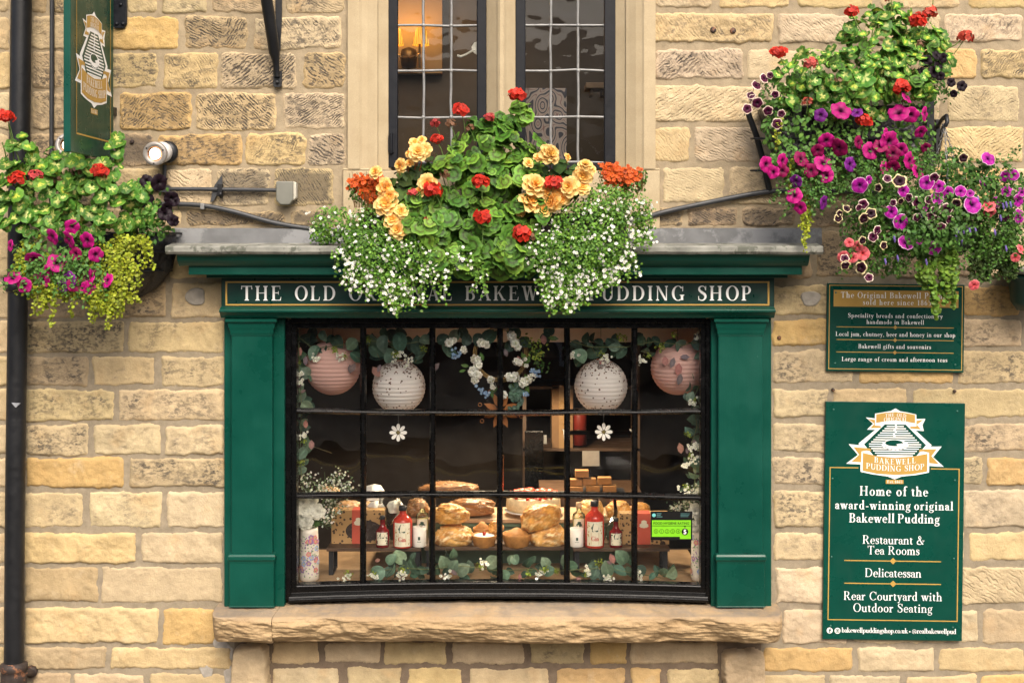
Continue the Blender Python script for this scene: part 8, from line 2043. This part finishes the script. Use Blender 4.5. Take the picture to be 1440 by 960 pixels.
mb = MB(); mb.pbox(786, 797, 541.5, 630, 2.095, 2.11); part(mb, 'tape', pm('parcel_tape', (.30, .18, .08), .3), bx)
bt = thing('red_tin', 'red tin beside the brown cardboard box at the back of the shop', 'tin', W(815, 625, 2.1)); mb = MB(); c = W(815, 625, 2.15); mb.lathe([(0, 0), (.05, 0), (.05, .24), (.046, .25), (0, .25)], c, 20); part(mb, 'tin_body', pm('red_tin_paint', (.16, .02, .015), .4), bt); mb = MB(); mb.lathe([(.051, .22), (.052, .255), (0, .257)], c, 20); part(mb, 'lid', M['brass'], bt)
cb_ = thing('shelf_unit', 'dim brown shelving against the back wall of the shop', 'shelf', W(820, 700, 2.6))
mb = MB()
for y in (545, 632, 700): mb.pbox(735, 900, y - 2, y + 2, 2.1, 2.6)
part(mb, 'shelf_board', M['darkwood'], cb_)
mb = MB(); mb.pbox(735, 740, 470, 900, 2.1, 2.6); mb.pbox(896, 900, 470, 900, 2.1, 2.6); part(mb, 'upright', M['darkwood'], cb_)
dr = thing('dark_door', 'dark blue-black door panel with a pale latch at the back of the shop', 'door', W(752, 760, 1.9)); mb = MB(); mb.pbox(738, 764, 606, 860, 1.9, 1.94); part(mb, 'door_panel', M['black'], dr, bevel=.004); mb = MB(); mb.pbox(764.5, 769, 612, 624, 1.885, 1.9); part(mb, 'latch', M['came'], dr, bevel=.002)
cp = MB(); cp.tube([W(706, 690, .7), W(706.5, 640, .7)], .008, 8); o = cp.build('copper_pole', M['copper'], loc=W(706, 690, .7)); tag(o, 'thin copper pole standing behind the centre bar', 'pole')
for (x, y, lb) in ((684, 500, 'lit dark pendant lamp left of the wreath at the back of the shop'), (772, 501, 'lit dark pendant lamp right of the wreath at the back of the shop')):
    b = 1.0; c = np.array(W(x, y, b)); t = thing('pendant_lamp', lb, 'lamp', tuple(c), 'pendant lamps in the shop'); mb = MB(); mb.lathe([(.072, 0), (.068, .03), (.045, .075), (.02, .10), (.015, .14)], c, 28, cap=False); part(mb, 'lamp_shade', M['blackmetal'], t)
    mb = MB(); mb.lathe([(.066, .004), (0, .004)], c - np.array([0, 0, .003]), 24); part(mb, 'diffuser', M['soft_bulb'], t); 
    mb = MB(); mb.tube([tuple(c + np.array([0, 0, .15])), (c[0], c[1], zt)], .004, 6); part(mb, 'cord', M['blackmetal'], t)
    l = bpy.data.lights.new('pendant_light', 'SPOT'); l.energy = 55; l.color = (1.0, .78, .52); l.spot_size = R(150); l.shadow_soft_size = .05; lo = bpy.data.objects.new('pendant_light', l); COL.objects.link(lo); lo.location = tuple(c - np.array([0, 0, .02]))

# hygiene rating sticker on the glass
hy = thing('hygiene_sticker', 'black and lime green food hygiene rating sticker stuck on the lower right pane', 'sticker', W(944, 739, .04))
bS = bow(944) + .002
sp_ = lambda x, y, lf: W(x, y, bS - lf)
mb = MB(); flat(mb, [(915, 718.5), (973.5, 718.5), (973.5, 759), (915, 759)], sp_, .0); part(mb, 'sticker_backing', M['ink_black'], hy)
mb = MB(); flat(mb, [(916.8, 731), (971.5, 731), (971.5, 757.3), (956, 757.3), (956, 754.2), (916.8, 754.2)], sp_, .0012); part(mb, 'green_panel', pm('lime_green_print', (.155, .46, .008), .4, .02), hy)
mb = MB(); flat(mb, [(917, 738.6), (971.3, 738.6), (971.3, 739.3), (917, 739.3)], sp_, .002); el = lambda cx, cy, r, n=20: [(cx + r * math.cos(a), cy + r * math.sin(a)) for a in np.linspace(0, 2 * math.pi, n, endpoint=False)]
for k in range(5): flat(mb, el(922.6 + 7.75 * k, 746.6, 3.1), sp_, .0022)
flat(mb, el(963.2, 747.3, 4.7), sp_, .0022); flat(mb, [(961.8, 739.4), (964.6, 739.4), (963.2, 741.4)], sp_, .0024); part(mb, 'rating_rings', M['ink_black'], hy)
mb = MB()
for k in range(5): flat(mb, el(922.6 + 7.75 * k, 746.6, 2.55), sp_, .0028)
part(mb, 'ring_fill', bpy.data.materials['lime_green_print'], hy)
sans('sticker_lettering', 'FOOD HYGIENE RATING', 4.6, M['ink_black'], hy, sp_, 944, 736.9, 50, .0022, .012)
for k in range(5): sans('rating_number', str(k), 4.6, M['ink_black'], hy, sp_, 922.6 + 7.75 * k, 748.2, None, .0034)
sans('rating_number', '5', 8.6, M['white'], hy, sp_, 963.2, 750.3, None, .0034, .03)
mb = MB(); flat(mb, el(919.6, 724, 2.6), sp_, .0014)
part(mb, 'round_logo', pm('pale_teal_print', (.12, .42, .42), .4), hy)
mb = MB()
for i, (x0, x1) in enumerate(((923.5, 930), (923.5, 929), (923.5, 931.5))): flat(mb, [(x0, 721.2 + i * 2.2), (x1, 721.2 + i * 2.2), (x1, 722.4 + i * 2.2), (x0, 722.4 + i * 2.2)], sp_, .0014)
for i in range(3): flat(mb, [(957, 721.5 + i * 2), (970 - i, 721.5 + i * 2), (970 - i, 722.3 + i * 2), (957, 722.3 + i * 2)], sp_, .0014)
part(mb, 'fine_print', pm('teal_print', (.05, .13, .13), .4), hy)
